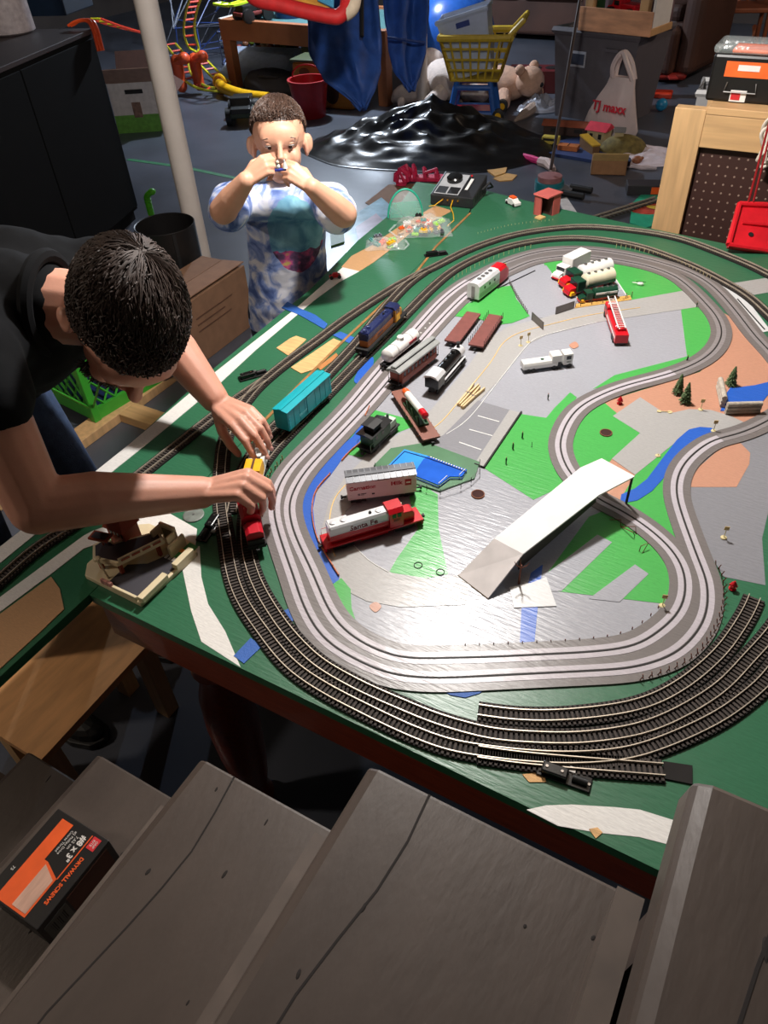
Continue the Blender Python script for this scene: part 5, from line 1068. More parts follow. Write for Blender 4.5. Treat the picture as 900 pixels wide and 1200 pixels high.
# ---- the boy
bo_ = Vector((-1.40, 1.72, 0))
boy = thing('person', 'young boy in a blue tie-dye t-shirt holding a tiny toy to his face', 'person', bo_)
bb = MB(); bn = MB()
Bc = D(327, 161, 1.92); bf = Vector((0.60,-0.80,0.10)); bu = Vector((0.0,0.05,1))
br, bf, bu = head(bb, Bc, bf, bu, 0.86, 1.06)
for s in (-1,1): bb.ball(Bc+br*s*0.075-bf*0.012-bu*0.018, (0.013,0.008,0.024), 12, 8, X=br, Y=bf, Z=bu)
nbk = Bc - bu*0.145 - bf*0.035; bb.limb([Bc-bu*0.05-bf*0.012, nbk], [0.040, 0.045])
bsR, bsL = D(277,236,1.985), D(381,236,1.985); beR, beL = D(261,247,1.83), D(403,251,1.83); bwR, bwL = D(288,212,1.745), D(366,220,1.745)
for a_, b_, c_ in ((bsR,beR,bwR),(bsL,beL,bwL)):
    bb.limb([a_, b_], [0.038, 0.033]); bb.limb([b_, b_.lerp(c_,0.4), c_], [0.033, 0.031, 0.021])
toc = Vector((0.62,-0.72,0.32))
hand(bb, bwR, D(309,195,1.735)-bwR, toc+Vector((0,0,0.5)), 'R', 0.66, ((0.9,0.9,0.4),(1.0,0.9,0.4),(1.1,1.0,0.5),(1.2,1.0,0.5)), (0.6,0.8), 0.03, bn)
hand(bb, bwL, D(344,203,1.735)-bwL, toc+Vector((0,0,0.5)), 'L', 0.66, ((0.7,0.8,0.4),(0.8,0.9,0.4),(0.9,1.0,0.5),(1.0,1.0,0.5)), (0.6,0.8), 0.03, bn)
hipb = Vector((-1.345, 1.70, 0.60)); bb.limb([nbk, hipb], [0.06, 0.08])
for s in (-1,1):
    hp = hipb + br*s*0.055; bb.limb([hp, Vector((hp.x+0.01,hp.y-0.01,0.30)), Vector((hp.x,hp.y,0.06))], [0.062,0.043,0.034])
bb.build('body', SKINB, boy, off=bo_, remesh=0.0032, sm=4, smooth=True); bn.build('fingernails', MATS['nail_pink'], boy, off=bo_, smooth=True, kind='stuff')
def tie_dye():
    m = bpy.data.materials.new('tie_dye_cotton'); m.use_nodes = True; nt = m.node_tree; b = nt.nodes['Principled BSDF']; N = nt.nodes.new; Lk = nt.links.new
    tc = N('ShaderNodeTexCoord'); n1 = N('ShaderNodeTexNoise'); n1.inputs['Scale'].default_value = 19; n1.inputs['Detail'].default_value = 5; n1.inputs['Distortion'].default_value = 0.9
    rp = N('ShaderNodeValToRGB'); e = rp.color_ramp.elements; e[0].position = 0.36; e[0].color = lin((74,98,160))+(1,); e[1].position = 0.60; e[1].color = lin((222,224,234))+(1,); q = e.new(0.47); q.color = lin((130,152,206))+(1,)
    Lk(tc.outputs['Object'], n1.inputs['Vector']); Lk(n1.outputs['Fac'], rp.inputs[0])
    # printed panel on the chest: teal fading into a colourful reef band
    mp = N('ShaderNodeMapping'); c = CHEST - bo_; s_ = br
    mp.vector_type = 'POINT'; mp.inputs['Rotation'].default_value = (0, 0, -math.atan2(s_.y, s_.x)); 
    Lk(tc.outputs['Object'], mp.inputs[0]); sx = N('ShaderNodeSeparateXYZ'); Lk(mp.outputs[0], sx.inputs[0])
    a = -math.atan2(s_.y, s_.x); cx_ = c.x*math.cos(a)-c.y*math.sin(a)
    def mth(op, x, y=None, z=None):
        n = N('ShaderNodeMath'); n.operation = op
        for i, v in enumerate((x, y, z)):
            if v is None: continue
            if isinstance(v, (int, float)): n.inputs[i].default_value = v
            else: Lk(v, n.inputs[i])
        return n.outputs[0]
    dx = mth('DIVIDE', mth('SUBTRACT', sx.outputs[0], cx_), 0.078); dz = mth('DIVIDE', mth('SUBTRACT', sx.outputs[2], c.z), 0.115)
    d2 = mth('ADD', mth('MULTIPLY', dx, dx), mth('MULTIPLY', dz, dz)); n3 = N('ShaderNodeTexNoise'); n3.inputs['Scale'].default_value = 30; Lk(tc.outputs['Object'], n3.inputs['Vector'])
    mask = mth('LESS_THAN', mth('ADD', d2, mth('MULTIPLY', n3.outputs['Fac'], 0.3)), 1.12)
    ca = a_ = mth('SUBTRACT', mth('MULTIPLY', sx.outputs[1], 1.0), 0.0)
    cy_ = c.x*math.sin(a)+c.y*math.cos(a)
    front = mth('LESS_THAN', sx.outputs[1], cy_+0.02)
    mask = mth('MULTIPLY', mask, front)
    teal = N('ShaderNodeValToRGB'); te = teal.color_ramp.elements; te[0].position = 0.3; te[0].color = lin((70,130,170))+(1,); te[1].position = 0.7; te[1].color = lin((150,206,224))+(1,); Lk(n1.outputs['Fac'], teal.inputs[0])
    n4 = N('ShaderNodeTexNoise'); n4.inputs['Scale'].default_value = 42; n4.inputs['Detail'].default_value = 2; Lk(tc.outputs['Object'], n4.inputs['Vector'])
    reef = N('ShaderNodeValToRGB'); re_ = reef.color_ramp.elements; re_[0].position = 0.3; re_[0].color = lin((60,48,70))+(1,); re_[1].position = 0.75; re_[1].color = lin((190,170,90))+(1,); q = re_.new(0.5); q.color = lin((110,70,110))+(1,); q = re_.new(0.62); q.color = lin((200,80,130))+(1,); Lk(n4.outputs['Fac'], reef.inputs[0])
    low = mth('LESS_THAN', mth('ADD', dz, mth('MULTIPLY', n3.outputs['Fac'], 0.4)), -0.25)
    m1 = N('ShaderNodeMix'); m1.data_type = 'RGBA'; Lk(low, m1.inputs['Factor']); Lk(teal.outputs[0], m1.inputs['A']); Lk(reef.outputs[0], m1.inputs['B'])
    m2 = N('ShaderNodeMix'); m2.data_type = 'RGBA'; Lk(mask, m2.inputs['Factor']); Lk(rp.outputs[0], m2.inputs['A']); Lk(m1.outputs['Result'], m2.inputs['B'])
    Lk(m2.outputs['Result'], b.inputs['Base Color']); b.inputs['Roughness'].default_value = 0.85
    return m
CHEST = D(349, 292, 1.96)
bs = MB(); up = nbk-hipb
def rings(m, secs, n=24):
    vs = []; fs = []
    for c_, a_, b_ in secs: vs += [c_ + br*a_*math.cos(2*PI*j/n) + bf*b_*math.sin(2*PI*j/n) for j in range(n)]
    for i in range(len(secs)-1): fs += [(i*n+j, i*n+(j+1)%n, (i+1)*n+(j+1)%n, (i+1)*n+j) for j in range(n)]
    fs += [tuple(range(n-1,-1,-1)), tuple(range((len(secs)-1)*n, len(secs)*n))]
    return m.add(vs, fs)
rings(bs, [(nbk.lerp(hipb,t_)+bf*0.01, a_, b_) for t_, a_, b_ in ((0.02,0.055,0.05),(0.08,0.085,0.06),(0.2,0.112,0.078),(0.4,0.112,0.085),(0.6,0.116,0.088),(0.8,0.124,0.092),(1.0,0.130,0.096),(1.12,0.132,0.098))])
bs.limb([bsR+br*0.02, bsL-br*0.02], [0.050,0.050]); bs.limb([bsR, bsR.lerp(beR,0.62)-bu*0.008], [0.052,0.054]); bs.limb([bsL, bsL.lerp(beL,0.62)-bu*0.008], [0.052,0.054])
bsh = bs.build('t_shirt', tie_dye(), boy, off=bo_, remesh=0.006, sm=5, smooth=True)
tx2 = bpy.data.textures.new('shirt_folds', 'CLOUDS'); tx2.noise_scale = 0.06
dm = bsh.modifiers.new('folds', 'DISPLACE'); dm.texture = tx2; dm.strength = 0.008
sb = MB(); sb.ball(hipb-bu*0.03, (0.115,0.09,0.10), 16, 10, X=br, Y=bf, Z=bu)
for s in (-1,1): hp = hipb+br*s*0.055; sb.limb([hp, hp-Vector((0,0,0.22))], [0.078,0.072])
sb.build('shorts', M('navy_shorts', (34, 44, 66), rough=0.9), boy, off=bo_, remesh=0.009, sm=3, smooth=True)
for s in (-1,1): hp = hipb+br*s*0.055; shoe(boy, hp.x+bf.x*0.03, hp.y+bf.y*0.03, math.atan2(bf.y, bf.x), 0.19, M('sneaker_grey', (90, 92, 100)), bo_)
BHAIR = M('boy_brown_hair', (74, 54, 44), rough=0.55, var=0.3, sc=40)
hair(boy, bo_, Bc, br, bf, bu, 0.86, BHAIR, (bu*0.085-bf*0.03)*0.86, 4200, 0.75, 6, 0.050, 0.046, 1.06, 0.0009)
eyes(boy, bo_, Bc, br, bf, bu, 0.86, BHAIR, -0.55, 1.02, SKINB)
lip = Bc+bf*0.0905*0.86-bu*0.074*0.86
MB().tube([lip-br*0.018-bf*0.006, lip-br*0.008, lip, lip+br*0.008, lip+br*0.018-bf*0.006], [0.0012,0.0030,0.0032,0.0030,0.0012], 8).build('lips', M('lip_pink', (190, 108, 100), rough=0.45), boy, off=bo_, smooth=True)
p = D(328, 197, 1.70); t = thing('toy_figurine', 'tiny white and blue toy figurine between the boy\'s fingers', 'toy', p, math.atan2(br.y, br.x))
MB().box(-0.014,0.012,-0.004,0.004,-0.006,-0.001).build('blue_board', M('toy_blue', (50, 60, 150), rough=0.4), t, bev=0.001); MB().ball((0.004,0,0.004), (0.005,0.004,0.006), 10, 7).build('figure_body', WHITEP, t, smooth=True); MB().ball((0.004,0,0.013), 0.0042, 10, 7).build('figure_head', M('toy_head', (214, 196, 170)), t, smooth=True)
MB().lathe([(0.006,0),(0.002,0.014),(0.002,0.018)], (-0.012,0,-0.001), 10).build('white_cone', WHITEP, t)

# ---------------------------------------------------------------- things around the basement
CARDB = M('cardboard', (132, 98, 74), rough=0.8, var=0.1, sc=20); CARDD = M('cardboard_inside', (74, 46, 36), rough=0.9); PINEW = M('pine_lumber', (206, 166, 118), rough=0.6, var=0.16, sc=3.5, stretch=(14, 14, 1.2), bump=0.08, bsc=60); PINEX = M('pine_lumber_flat', (202, 162, 114), rough=0.6, var=0.16, sc=3.5, stretch=(1.2, 14, 14))
POLE = M('pole_white', (206, 196, 188), rough=0.45, var=0.08, sc=6)
# support poles
for lab, c in (('white steel support pole standing behind the man and boy', (-2.70, 2.745)), ('white steel support pole behind the hanging blue cloths', (-3.19, 6.2))):
    t = thing('support_pole', lab, 'pole', (c[0], c[1], 0)); MB().lathe([(0.05,0.006),(0.05,2.34)], n=28).build('shaft', POLE, t, smooth=True); MB().box(-0.09,0.09,-0.09,0.09,0,0.006).build('base_plate', POLE, t); MB().box(-0.09,0.09,-0.09,0.09,2.34,2.35).build('cap_plate', POLE, t)
# big black cabinet at left
ce = Vector((-3.66, 3.27)); dv = Vector((0.322, -0.947)); ang = math.atan2(dv.y, dv.x)
t = thing('cabinet', 'large black wooden cabinet with a flat dark top at the left', 'cabinet', (ce.x, ce.y, 0), ang); CB = M('cabinet_black', (8, 7, 7), rough=0.9, var=0.15, sc=5, spec=0.15); CT = M('cabinet_top', (48, 36, 35), rough=0.6, var=0.2, sc=4)
MB().box(0,1.5,-0.75,0,0.06,0.98).build('body', CB, t); MB().box(-0.012,1.512,-0.76,0.012,0.98,1.002).build('top_board', CT, t, bev=0.003); MB().box(0.02,1.48,-0.72,-0.02,0,0.06).build('plinth', CB, t); MB().box(0.01,0.735,0,0.012,0.08,0.96).build('door', CB, t, bev=0.002); MB().box(0.745,1.49,0,0.012,0.08,0.96).build('door', CB, t, bev=0.002)
CL2 = M('cloudy_plastic', (190, 178, 178), rough=0.3, alpha=0.75, var=0.2, sc=40); jp = W(18,40,1.003)
t = thing('plastic_jar', 'cloudy plastic jar standing on the black cabinet', 'jar', (jp.x-0.05, jp.y+0.02, 1.003)); MB().lathe([(0.11,0),(0.125,0.01),(0.12,0.22),(0.115,0.225),(0.115,0.02)], n=26).build('wall', CL2, t, smooth=True); MB().lathe([(0.126,0.225),(0.126,0.25),(0.10,0.252)], n=26).build('lid', M('jar_lid', (150, 140, 150), rough=0.4), t)
bp_ = W(62,18,1.003); t = thing('storage_box', 'dark blue box at the back of the black cabinet', 'box', (bp_.x-0.06, bp_.y+0.12, 1.003), ang); MB().box(-0.18,0.16,-0.14,0.12,0,0.24).build('body', M('box_navy', (20, 40, 62), rough=0.6), t, bev=0.006); MB().box(-0.19,0.17,-0.15,0.13,0.24,0.27).build('lid', M('box_navy_lid', (26, 46, 70), rough=0.5), t, bev=0.006)
t = thing('toy_track_piece', 'bright orange toy track hooked over the cabinet corner', 'toy track', W(107,33,1.003)+Vector((0.0,0.0,0))); t.scale = (0.6,0.6,0.6); m = MB(); pts = [Vector((-0.14,-0.10,0.03)), Vector((-0.08,-0.05,0.06)), Vector((0.0,0.0,0.055)), Vector((0.035,0.005,0.0)), Vector((0.045,0.0,-0.08)), Vector((0.055,-0.01,-0.17))]
for o_ in (-0.022, 0.022): m.tube([p+Vector((o_*0.4,o_,0)) for p in smoothline(pts,5)], 0.012, 6)
m.build('rail', M('bright_orange', (255, 88, 34), rough=0.4), t, smooth=True, kind=None); MB().tube([p for p in smoothline(pts,5)], 0.016, 6).build('channel', M('bright_orange'), t, smooth=True)
# open printed carton on the floor
def openbox(name, label, corner, rz, lx, ly, hz, mat, flaps=True, cat='box', inside=CARDD):
    t = thing(name, label, cat, (corner.x, corner.y, 0), rz); th = 0.005
    for b in ((0,lx,0,th),(0,lx,ly-th,ly),(0,th,0,ly),(lx-th,lx,0,ly)): MB().box(*b, 0, hz).build('side_panel', mat, t)
    MB().box(0,lx,0,ly,0,th).build('bottom', inside, t)
    return t
c = W(150,157); t = openbox('open_carton', 'open white and green printed carton beside the black cabinet', c+Vector((-0.08,-0.02,0)), 0.55, 0.40, 0.36, 0.36, M('carton_white', (196, 188, 184), rough=0.6))
MB().box(0.0,0.40,-0.003,-0.0005,0.0,0.13).build('green_print', M('print_green', (96, 150, 60), rough=0.6, var=0.2, sc=30), t); MB().box(0.13,0.27,-0.0035,-0.0005,0.28,0.31).build('hand_hole', BLACK, t); MB().box(0.16,0.23,-0.0034,-0.0006,0.11,0.22).build('printed_child', M('print_brown', (120, 92, 80), rough=0.6, var=0.4, sc=40), t)
MB().at(0,0,0.36,rx=-0.75).box(0,0.40,-0.17,0,-0.003,0.003).build('flap', M('flap_brown', (150, 118, 102), rough=0.8), t); MB().at(0.40,0,0.36,ry=0.6).box(0,0.16,0,0.36,-0.003,0.003).build('flap', CARDD, t); MB().at(0,0.36,0.36,rx=0.9).box(0,0.40,0,0.17,-0.003,0.003).build('flap', CARDD, t)
# brown shipping box near the boy
c = W(232,428); t = thing('shipping_box', 'closed brown cardboard box with a black printed mark behind the table', 'box', (-2.16,2.04,0), 0.02)
MB().box(-0.24,0,0,0.42,0,0.29).build('body', CARDB, t, bev=0.003); MB().box(-0.24,-0.125,0.0,0.42,0.29,0.294).build('flap', CARDB, t); MB().at(-0.118,0,0.292,ry=-0.10).box(0,0.118,0.0,0.42,0,0.004).build('flap', M('cardboard_light', (142, 106, 82), rough=0.8), t)
MB().box(-0.12,-0.02,-0.0015,0,0.02,0.16).build('black_print', BLACK, t); MB().box(0,0.0015,0.05,0.30,0.2,0.206).box(0,0.0015,0.05,0.24,0.17,0.176).box(0,0.0015,0.05,0.28,0.14,0.146).build('print_line', M('print_dark_brown', (96, 66, 50)), t); MB().box(-0.12,-0.03,-0.0015,0,0.18,0.27).build('shipping_label', M('label_brown', (104, 76, 58), rough=0.8, var=0.3, sc=120), t)
t = thing('stove_pipe', 'tall open black metal cylinder standing behind the brown box', 'metal pipe', (-2.585, 2.44, 0)); MB().lathe([(0.138,0),(0.138,0.42),(0.136,0.422),(0.132,0.42),(0.132,0.01)], n=36).build('wall', M('black_sheet', (30, 28, 28), rough=0.4, metal=0.3, var=0.1), t, smooth=True); MB().at(0,0,0,rz=-0.55).box(0.136,0.141,-0.008,0.008,0,0.418).build('seam', BLACK, t)
# green toy cane
c = W(181,266); t = thing('toy_cane', 'green and orange curved toy stick poking up beside the cylinder', 'toy', (c.x,c.y,0)); t.scale = (0.75,0.75,0.62); m = smoothline([Vector((0,0,0.12)), Vector((0.0,0,0.24)), Vector((0.01,0.0,0.30)), Vector((0.05,0.02,0.335))], 5)
MB().tube(m, 0.026, 10).ball(m[-1], 0.03, 12, 8).build('green_grip', M('toy_green', (84, 190, 30), rough=0.4), t, smooth=True); MB().cyl((0,0,0.0), (0,0,0.12), 0.022, n=10).build('orange_stem', ORANGEP, t, smooth=True)
for q in range(5): MB().tube([m[3+q*2]+Vector((0.027*math.cos(a*PI/5),0.027*math.sin(a*PI/5),0)) for a in range(10)], 0.003, 4, True).build('grip_ring', M('toy_green_dark', (60, 150, 20), rough=0.4), t)
# milk crate on a lumber frame
t = thing('lumber_frame', 'pale lumber frame on the floor under the green crate', 'lumber', (-2.2,1.55,0))
for b, mt in (((0.03,0.22,0.02,0.11,0,0.04),PINEX), ((-0.50,-0.41,-0.7,0.9,0,0.04),PINEW), ((-0.06,0.03,-0.9,1.4,0.0,0.04),PINEW), ((-0.41,-0.06,0.3,0.39,0.0,0.04),PINEX)): MB().box(*b).build('stud', mt, t, bev=0.003)
c = W(118,470,0.09); t = thing('milk_crate', 'bright green plastic milk crate with diamond lattice sides', 'crate', (-2.22,1.50,0.04), -0.12); CRG = M('crate_green', (64, 168, 52), rough=0.4, var=0.08); X_, Y_, Z_ = 0.42, 0.38, 0.27
for x, y in ((0,0),(0,Y_),(-X_,0),(-X_,Y_)): MB().box(x-0.016,x+0.016,y-0.016,y+0.016,0,Z_).build('corner_post', CRG, t, bev=0.003)
for z0_, z1_ in ((0.0,0.05),(Z_-0.035,Z_)):
    for y in (0,Y_): MB().box(-X_,0,y-0.008,y+0.008,z0_,z1_).build('band', CRG, t)
    for x in (0,-X_): MB().box(x-0.008,x+0.008,0,Y_,z0_,z1_).build('band', CRG, t)
def lattice(m, o_, du, L_, h0, h1, n):
    for k_ in range(-3, n+3):
        for s_ in (1,-1):
            a_ = k_*L_/n; u0, u1 = a_, a_+s_*(h1-h0)*0.75; z0_, z1_ = h0, h1
            if min(u0,u1) < 0 or max(u0,u1) > L_:
                lo, hi = 0.0, 1.0
                for lim in (0.0, L_):
                    tt_ = (lim-u0)/(u1-u0)
                    if 0 < tt_ < 1:
                        if u0 < 0 or u0 > L_: lo = max(lo, tt_)
                        else: hi = min(hi, tt_)
                if (u0 < 0 and u1 < 0) or (u0 > L_ and u1 > L_): continue
                u0, u1, z0_, z1_ = u0+(u1-u0)*lo, u0+(u1-u0)*hi, h0+(h1-h0)*lo, h0+(h1-h0)*hi
            m.tube([o_+du*u0+Vector((0,0,z0_)), o_+du*u1+Vector((0,0,z1_))], 0.005, 4)
for o_, du, L_ in ((Vector((0,0,0)),Vector((-1,0,0)),X_), (Vector((0,Y_,0)),Vector((-1,0,0)),X_), (Vector((0,0,0)),Vector((0,1,0)),Y_), (Vector((-X_,0,0)),Vector((0,1,0)),Y_)):
    m = MB(); lattice(m, o_, du, L_, 0.05, Z_-0.035, 7); m.build('lattice', CRG, t)
MB().box(-X_,0,0,Y_,0.0,0.008).build('bottom', CRG, t); MB().box(-X_+0.03,-0.03,0.03,Y_-0.03,0.01,0.16).build('contents', M('crate_blue', (26, 44, 92), rough=0.7, var=0.4, sc=20), t)
# plywood platform under the side board
t = thing('plywood_platform', 'low bare plywood platform below the side board near the stairs', 'platform', (-1.33,0.46,0)); z = 0.33
p1, p2, p3 = W(47,892,z), W(160,768,z), W(0,864,z); MB().prism([(p1.x+1.33,p1.y-0.46),(p2.x+1.33,p2.y-0.46+0.12),(0.06,p2.y-0.46+0.12),(0.06,p1.y-0.46)], z-0.02, z).build('top', M('plywood_warm', (220, 164, 108), rough=0.6, var=0.14, sc=5, stretch=(10,2,2)), t)
for x, y in ((0.23,-0.12),(0.23,0.18),(0.09,-0.12),(0.09,0.18)): MB().box(x-0.02,x+0.02,y-0.02,y+0.02,0,z-0.02).build('leg', PINEW, t)
# screw box on the stair tread
z = 0.601; BX = M('box_black', (16, 14, 14), rough=0.4); OR2 = M('box_orange', (226, 88, 30), rough=0.45); hb = 0.06
cA, cB, cC = W(69,946,z+hb), W(127,986,z+hb), W(42,1092,z+hb); cm = (cA+cC)/2; a_ = (cC-cB).length/2; b_ = (cB-cA).length/2
t = thing('screw_box', 'black and orange cardboard box of screws on the lower stair tread', 'box', (cm.x,cm.y,z), math.atan2((cC-cB).y,(cC-cB).x))
MB().box(-a_,a_,-b_,b_,0,hb).build('carton', BX, t, bev=0.0015); k = a_/0.105; q = b_/0.075
def bpz(v): return [(x*k, y*q) for x, y in v]
MB().prism(bpz([(-0.092,-0.048),(0.100,-0.048),(0.100,0.036),(0.012,0.036),(-0.006,-0.006),(-0.006,-0.016),(-0.092,-0.016)]), hb, hb+0.0006).build('orange_panel', OR2, t); MB().prism(bpz([(0.0,-0.006),(0.094,-0.006),(0.094,0.032),(0.018,0.032)]), hb+0.0006, hb+0.0010).build('pale_window', M('box_photo', (190, 150, 130), rough=0.5, var=0.25, sc=90, stretch=(0.2,1,1)), t); MB().box(-0.095*k,0.012*k,0.036*q,0.0385*q,hb,hb+0.0007).build('orange_line', OR2, t)
WT = M('print_white', (210, 205, 200), rough=0.5); RDL = M('logo_red', (200, 36, 44), rough=0.5); zz = hb+0.0005
text('#8 x 3"', 0.020*k, WT, t, (-0.055*k, 0.024*q, zz), (0,0,0), bold=0.0004); text('7,62 cm', 0.010*k, WT, t, (-0.062*k,0.010*q,zz), (0,0,0)); text('#2 Phillips Drive\nCoarse Thread', 0.0085*k, WT, t, (-0.056*k,-0.004*q,zz), (0,0,0)); text('DRYWALL SCREWS', 0.0125*k, OR2, t, (0.006*k, 0.052*q, zz), (0,0,0), bold=0.0003)
MB().box(-0.096*k,-0.068*k,0.042*q,0.062*q,hb,hb+0.0007).build('logo_patch', RDL, t); text('GRIP\nRITE', 0.008*k, WT, t, (-0.082*k,0.052*q,hb+0.0009), (0,0,0)); text('75', 0.010*k, WT, t, (0.040*k,-0.061*q,zz), (0,0,0))
MB().box(0.035*k,0.095*k,b_,b_+0.0005,0.010,0.048).build('barcode_label', M('barcode_grey', (86, 88, 84), rough=0.6), t); MB().box(-0.09*k,0.03*k,b_,b_+0.0005,0.008,0.052).build('brown_panel', M('box_brown', (84, 44, 24), rough=0.6), t)
for i_ in range(9): MB().box((0.046+i_*0.0045)*k,(0.0485+i_*0.0045-0.001*(i_%3))*k,b_+0.0004,b_+0.0008,0.018,0.040).build('barcode_bar', BLACK, t)

# ---- far left: coaster toy, toy table, small toys
def rod(m, a_, b_, r=0.006, n=5): m.tube([a_, b_], r, n)
kx = W(232,78); t = thing('coaster_toy', 'tangled rod and connector roller coaster toy behind the white pole', 'toy', (kx.x, kx.y, 0)); rn = random.Random(12)
RB = M('rod_blue', (60, 84, 150), rough=0.4); RG = M('rod_grey', (150, 156, 170), rough=0.4); RY_ = M('rod_yellow', (214, 206, 40), rough=0.4); RR = M('rod_red', (200, 60, 40), rough=0.4); CONN = M('connector_dark', (36, 40, 60), rough=0.5)
nodes = {}
for i in range(-2,4):
    for j in range(0,5):
        for k_ in range(0,4): nodes[(i,j,k_)] = Vector((i*0.30+rn.uniform(-.06,.06), j*0.34+rn.uniform(-.06,.06)+0.1, 0.02+k_*0.30+rn.uniform(-.03,.03)))
mats = [RB,RG,CONN,RB]; ms = [MB() for _ in mats]; cn = MB()
for (i,j,k_), p in nodes.items():
    if k_*0.9 > 1.3+j*0.6+max(0,-i)*0.5: continue
    cn.ball(p, 0.016, 6, 4)
    for d_ in ((1,0,0),(0,1,0),(0,0,1),(1,0,1),(0,1,1),(1,1,0)):
        q = nodes.get((i+d_[0],j+d_[1],k_+d_[2]))
        if q is not None and rn.random() < 0.42: rod(ms[rn.randrange(4)], p, q)
for mm, mt, nm in zip(ms, mats, ('rods','rods','rods','rods')): mm.build('rods', mt, t, kind='stuff')
cn.build('connectors', CONN, t, kind='stuff')
def toytrack(parent, off, pts, w_, m1, m2, r=0.012, step=0.12, nm='coaster_track'):
    ln = resample(smoothline([Vector(p) for p in pts], 10), 0.04); a_, b_, tm = [], [], MB(); acc = 0
    for i_, p in enumerate(ln):
        q = ln[min(i_+1,len(ln)-1)]-ln[max(i_-1,0)]; sd = q.cross(Vector((0,0,1))).normalized()*w_ if q.length > 0 else Vector((w_,0,0)); a_.append(p+sd); b_.append(p-sd)
        if i_ % 3 == 0: tm.tube([p+sd, p-sd], r*0.8, 4)
    MB().tube(a_, r, 5).build(nm, m1, parent, off=off, smooth=True); MB().tube(b_, r, 5).build(nm, m1, parent, off=off, smooth=True); tm.build('track_rungs', m2, parent, off=off, kind='stuff')
ko = Vector((kx.x,kx.y,0))
def KP(px, py, z): return W(px, py, z)
toytrack(t, ko, [KP(112,22,0.55),KP(135,30,0.45),KP(165,38,0.35),KP(190,44,0.30)], 0.05, RR, RY_)
toytrack(t, ko, [KP(232,-10,0.8),KP(224,15,0.6),KP(222,40,0.40),KP(232,65,0.2),KP(250,85,0.1),KP(264,98,0.06)], 0.05, RY_, RR)
toytrack(t, ko, [KP(200,52,0.3),KP(212,68,0.22),KP(218,88,0.15),KP(236,102,0.08),KP(262,106,0.05)], 0.05, M('track_olive', (170,160,40), rough=0.4), RR)
for px, py in ((207,72),(228,70)):
    p = KP(px,py,0.28); MB().limb([p-Vector((0,0,0.20)), p, p+Vector((0.10,0.0,0.03))], [0.05,0.055,0.05], 10).build('orange_motor', M('motor_orange', (214, 84, 46), rough=0.4), t, off=ko, smooth=True)
toytrack(t, ko, [KP(285,2,0.7),KP(270,6,0.7),KP(255,4,0.7)], 0.04, M('lime_track', (190,220,40), rough=0.4), RY_)
# yellow hoop track
p = W(285,108); t = thing('yellow_tube', 'curved glossy yellow toy tube lying behind the boy', 'toy', (p.x,p.y,0)); pts = smoothline([W(258,98,0.08)-Vector((p.x,p.y,0)), W(262,103,0.08)-Vector((p.x,p.y,0)), W(285,111,0.06)-Vector((p.x,p.y,0)), W(315,115,0.06)-Vector((p.x,p.y,0))], 6)
MB().tube(pts, 0.045, 10).build('tube', YELP, t, smooth=True); q = pts[0]; MB().tube([q+Vector((0.07*math.cos(a*PI/8),0,0.07*math.sin(a*PI/8))) for a in range(16)], 0.014, 6, True).build('end_ring', YELP, t, smooth=True)
# toy play table
pc = W(268,102); ph = 0.52; t = thing('play_table', 'low wooden play table with a teal top and toys beneath', 'table', (-5.14,6.17,0), -0.06); PW = M('play_wood', (150, 92, 58), rough=0.6, var=0.15, sc=6)
for x, y in ((0,0),(1.68,0),(0,0.9),(1.68,0.9)): MB().box(x-0.045,x+0.045,y-0.045,y+0.045,0,ph).build('leg', PW, t, bev=0.004)
MB().box(-0.05,1.73,-0.05,0.02,ph-0.13,ph+0.03).build('front_rail', PW, t, bev=0.004); MB().box(-0.05,0.0,0.02,0.95,ph-0.13,ph+0.03).build('side_rail', PW, t); MB().box(1.68,1.73,0.02,0.95,ph-0.13,ph+0.03).build('side_rail', PW, t); MB().box(-0.05,1.73,0.90,0.95,ph-0.13,ph+0.03).build('back_rail', PW, t); MB().box(0,1.68,0.02,0.9,ph-0.02,ph+0.01).build('table_top', M('play_teal', (70, 110, 112), rough=0.5), t); MB().box(-0.045,-0.02,-0.05,0.95,ph+0.03,ph+0.036).build('edge_strip', WHITEP, t)
# things below it
TOYC = [M('toy_dark_red', (110, 40, 36)), M('toy_brown', (110, 70, 46)), M('toy_lime', (100, 120, 40)), M('toy_black', (24, 22, 24)), M('toy_orange_dull', (150, 74, 44)), M('toy_cream', (170, 140, 110))]
rn = random.Random(3)
for k in range(11):
    px = 274+k*7.4; p = W(px, 62+rn.uniform(-2,2), 0.16); c1 = TOYC[k % 6]
    t = thing('small_toy', ['red','brown','olive','black','orange','cream','dark red','chestnut','green','jet black','rusty'][k]+' small toy in the row under the play table, '+['first','second','third','fourth','fifth','sixth','seventh','eighth','ninth','tenth','last'][k]+' from left', 'toy', (p.x, p.y, 0.0), rn.uniform(-.5,.5), 'toys in a row under the play table')
    hh = rn.uniform(0.20,0.30); MB().box(-0.035,0.035,-0.03,0.03,0,0.06).build('base', TOYC[(k+2) % 6], t, bev=0.006); MB().limb([(0,0,0.06),(0,0,hh-0.06)], [0.03,0.036], 10).build('torso', c1, t, smooth=True); MB().ball((0,0,hh), 0.032, 12, 8).build('head', TOYC[(k+5) % 6], t, smooth=True)
    MB().limb([(-0.04,0,hh-0.07),(-0.06,-0.02,hh-0.14)], [0.014,0.012], 8).limb([(0.04,0,hh-0.07),(0.06,-0.02,hh-0.14)], [0.014,0.012], 8).build('arms', c1, t, smooth=True)
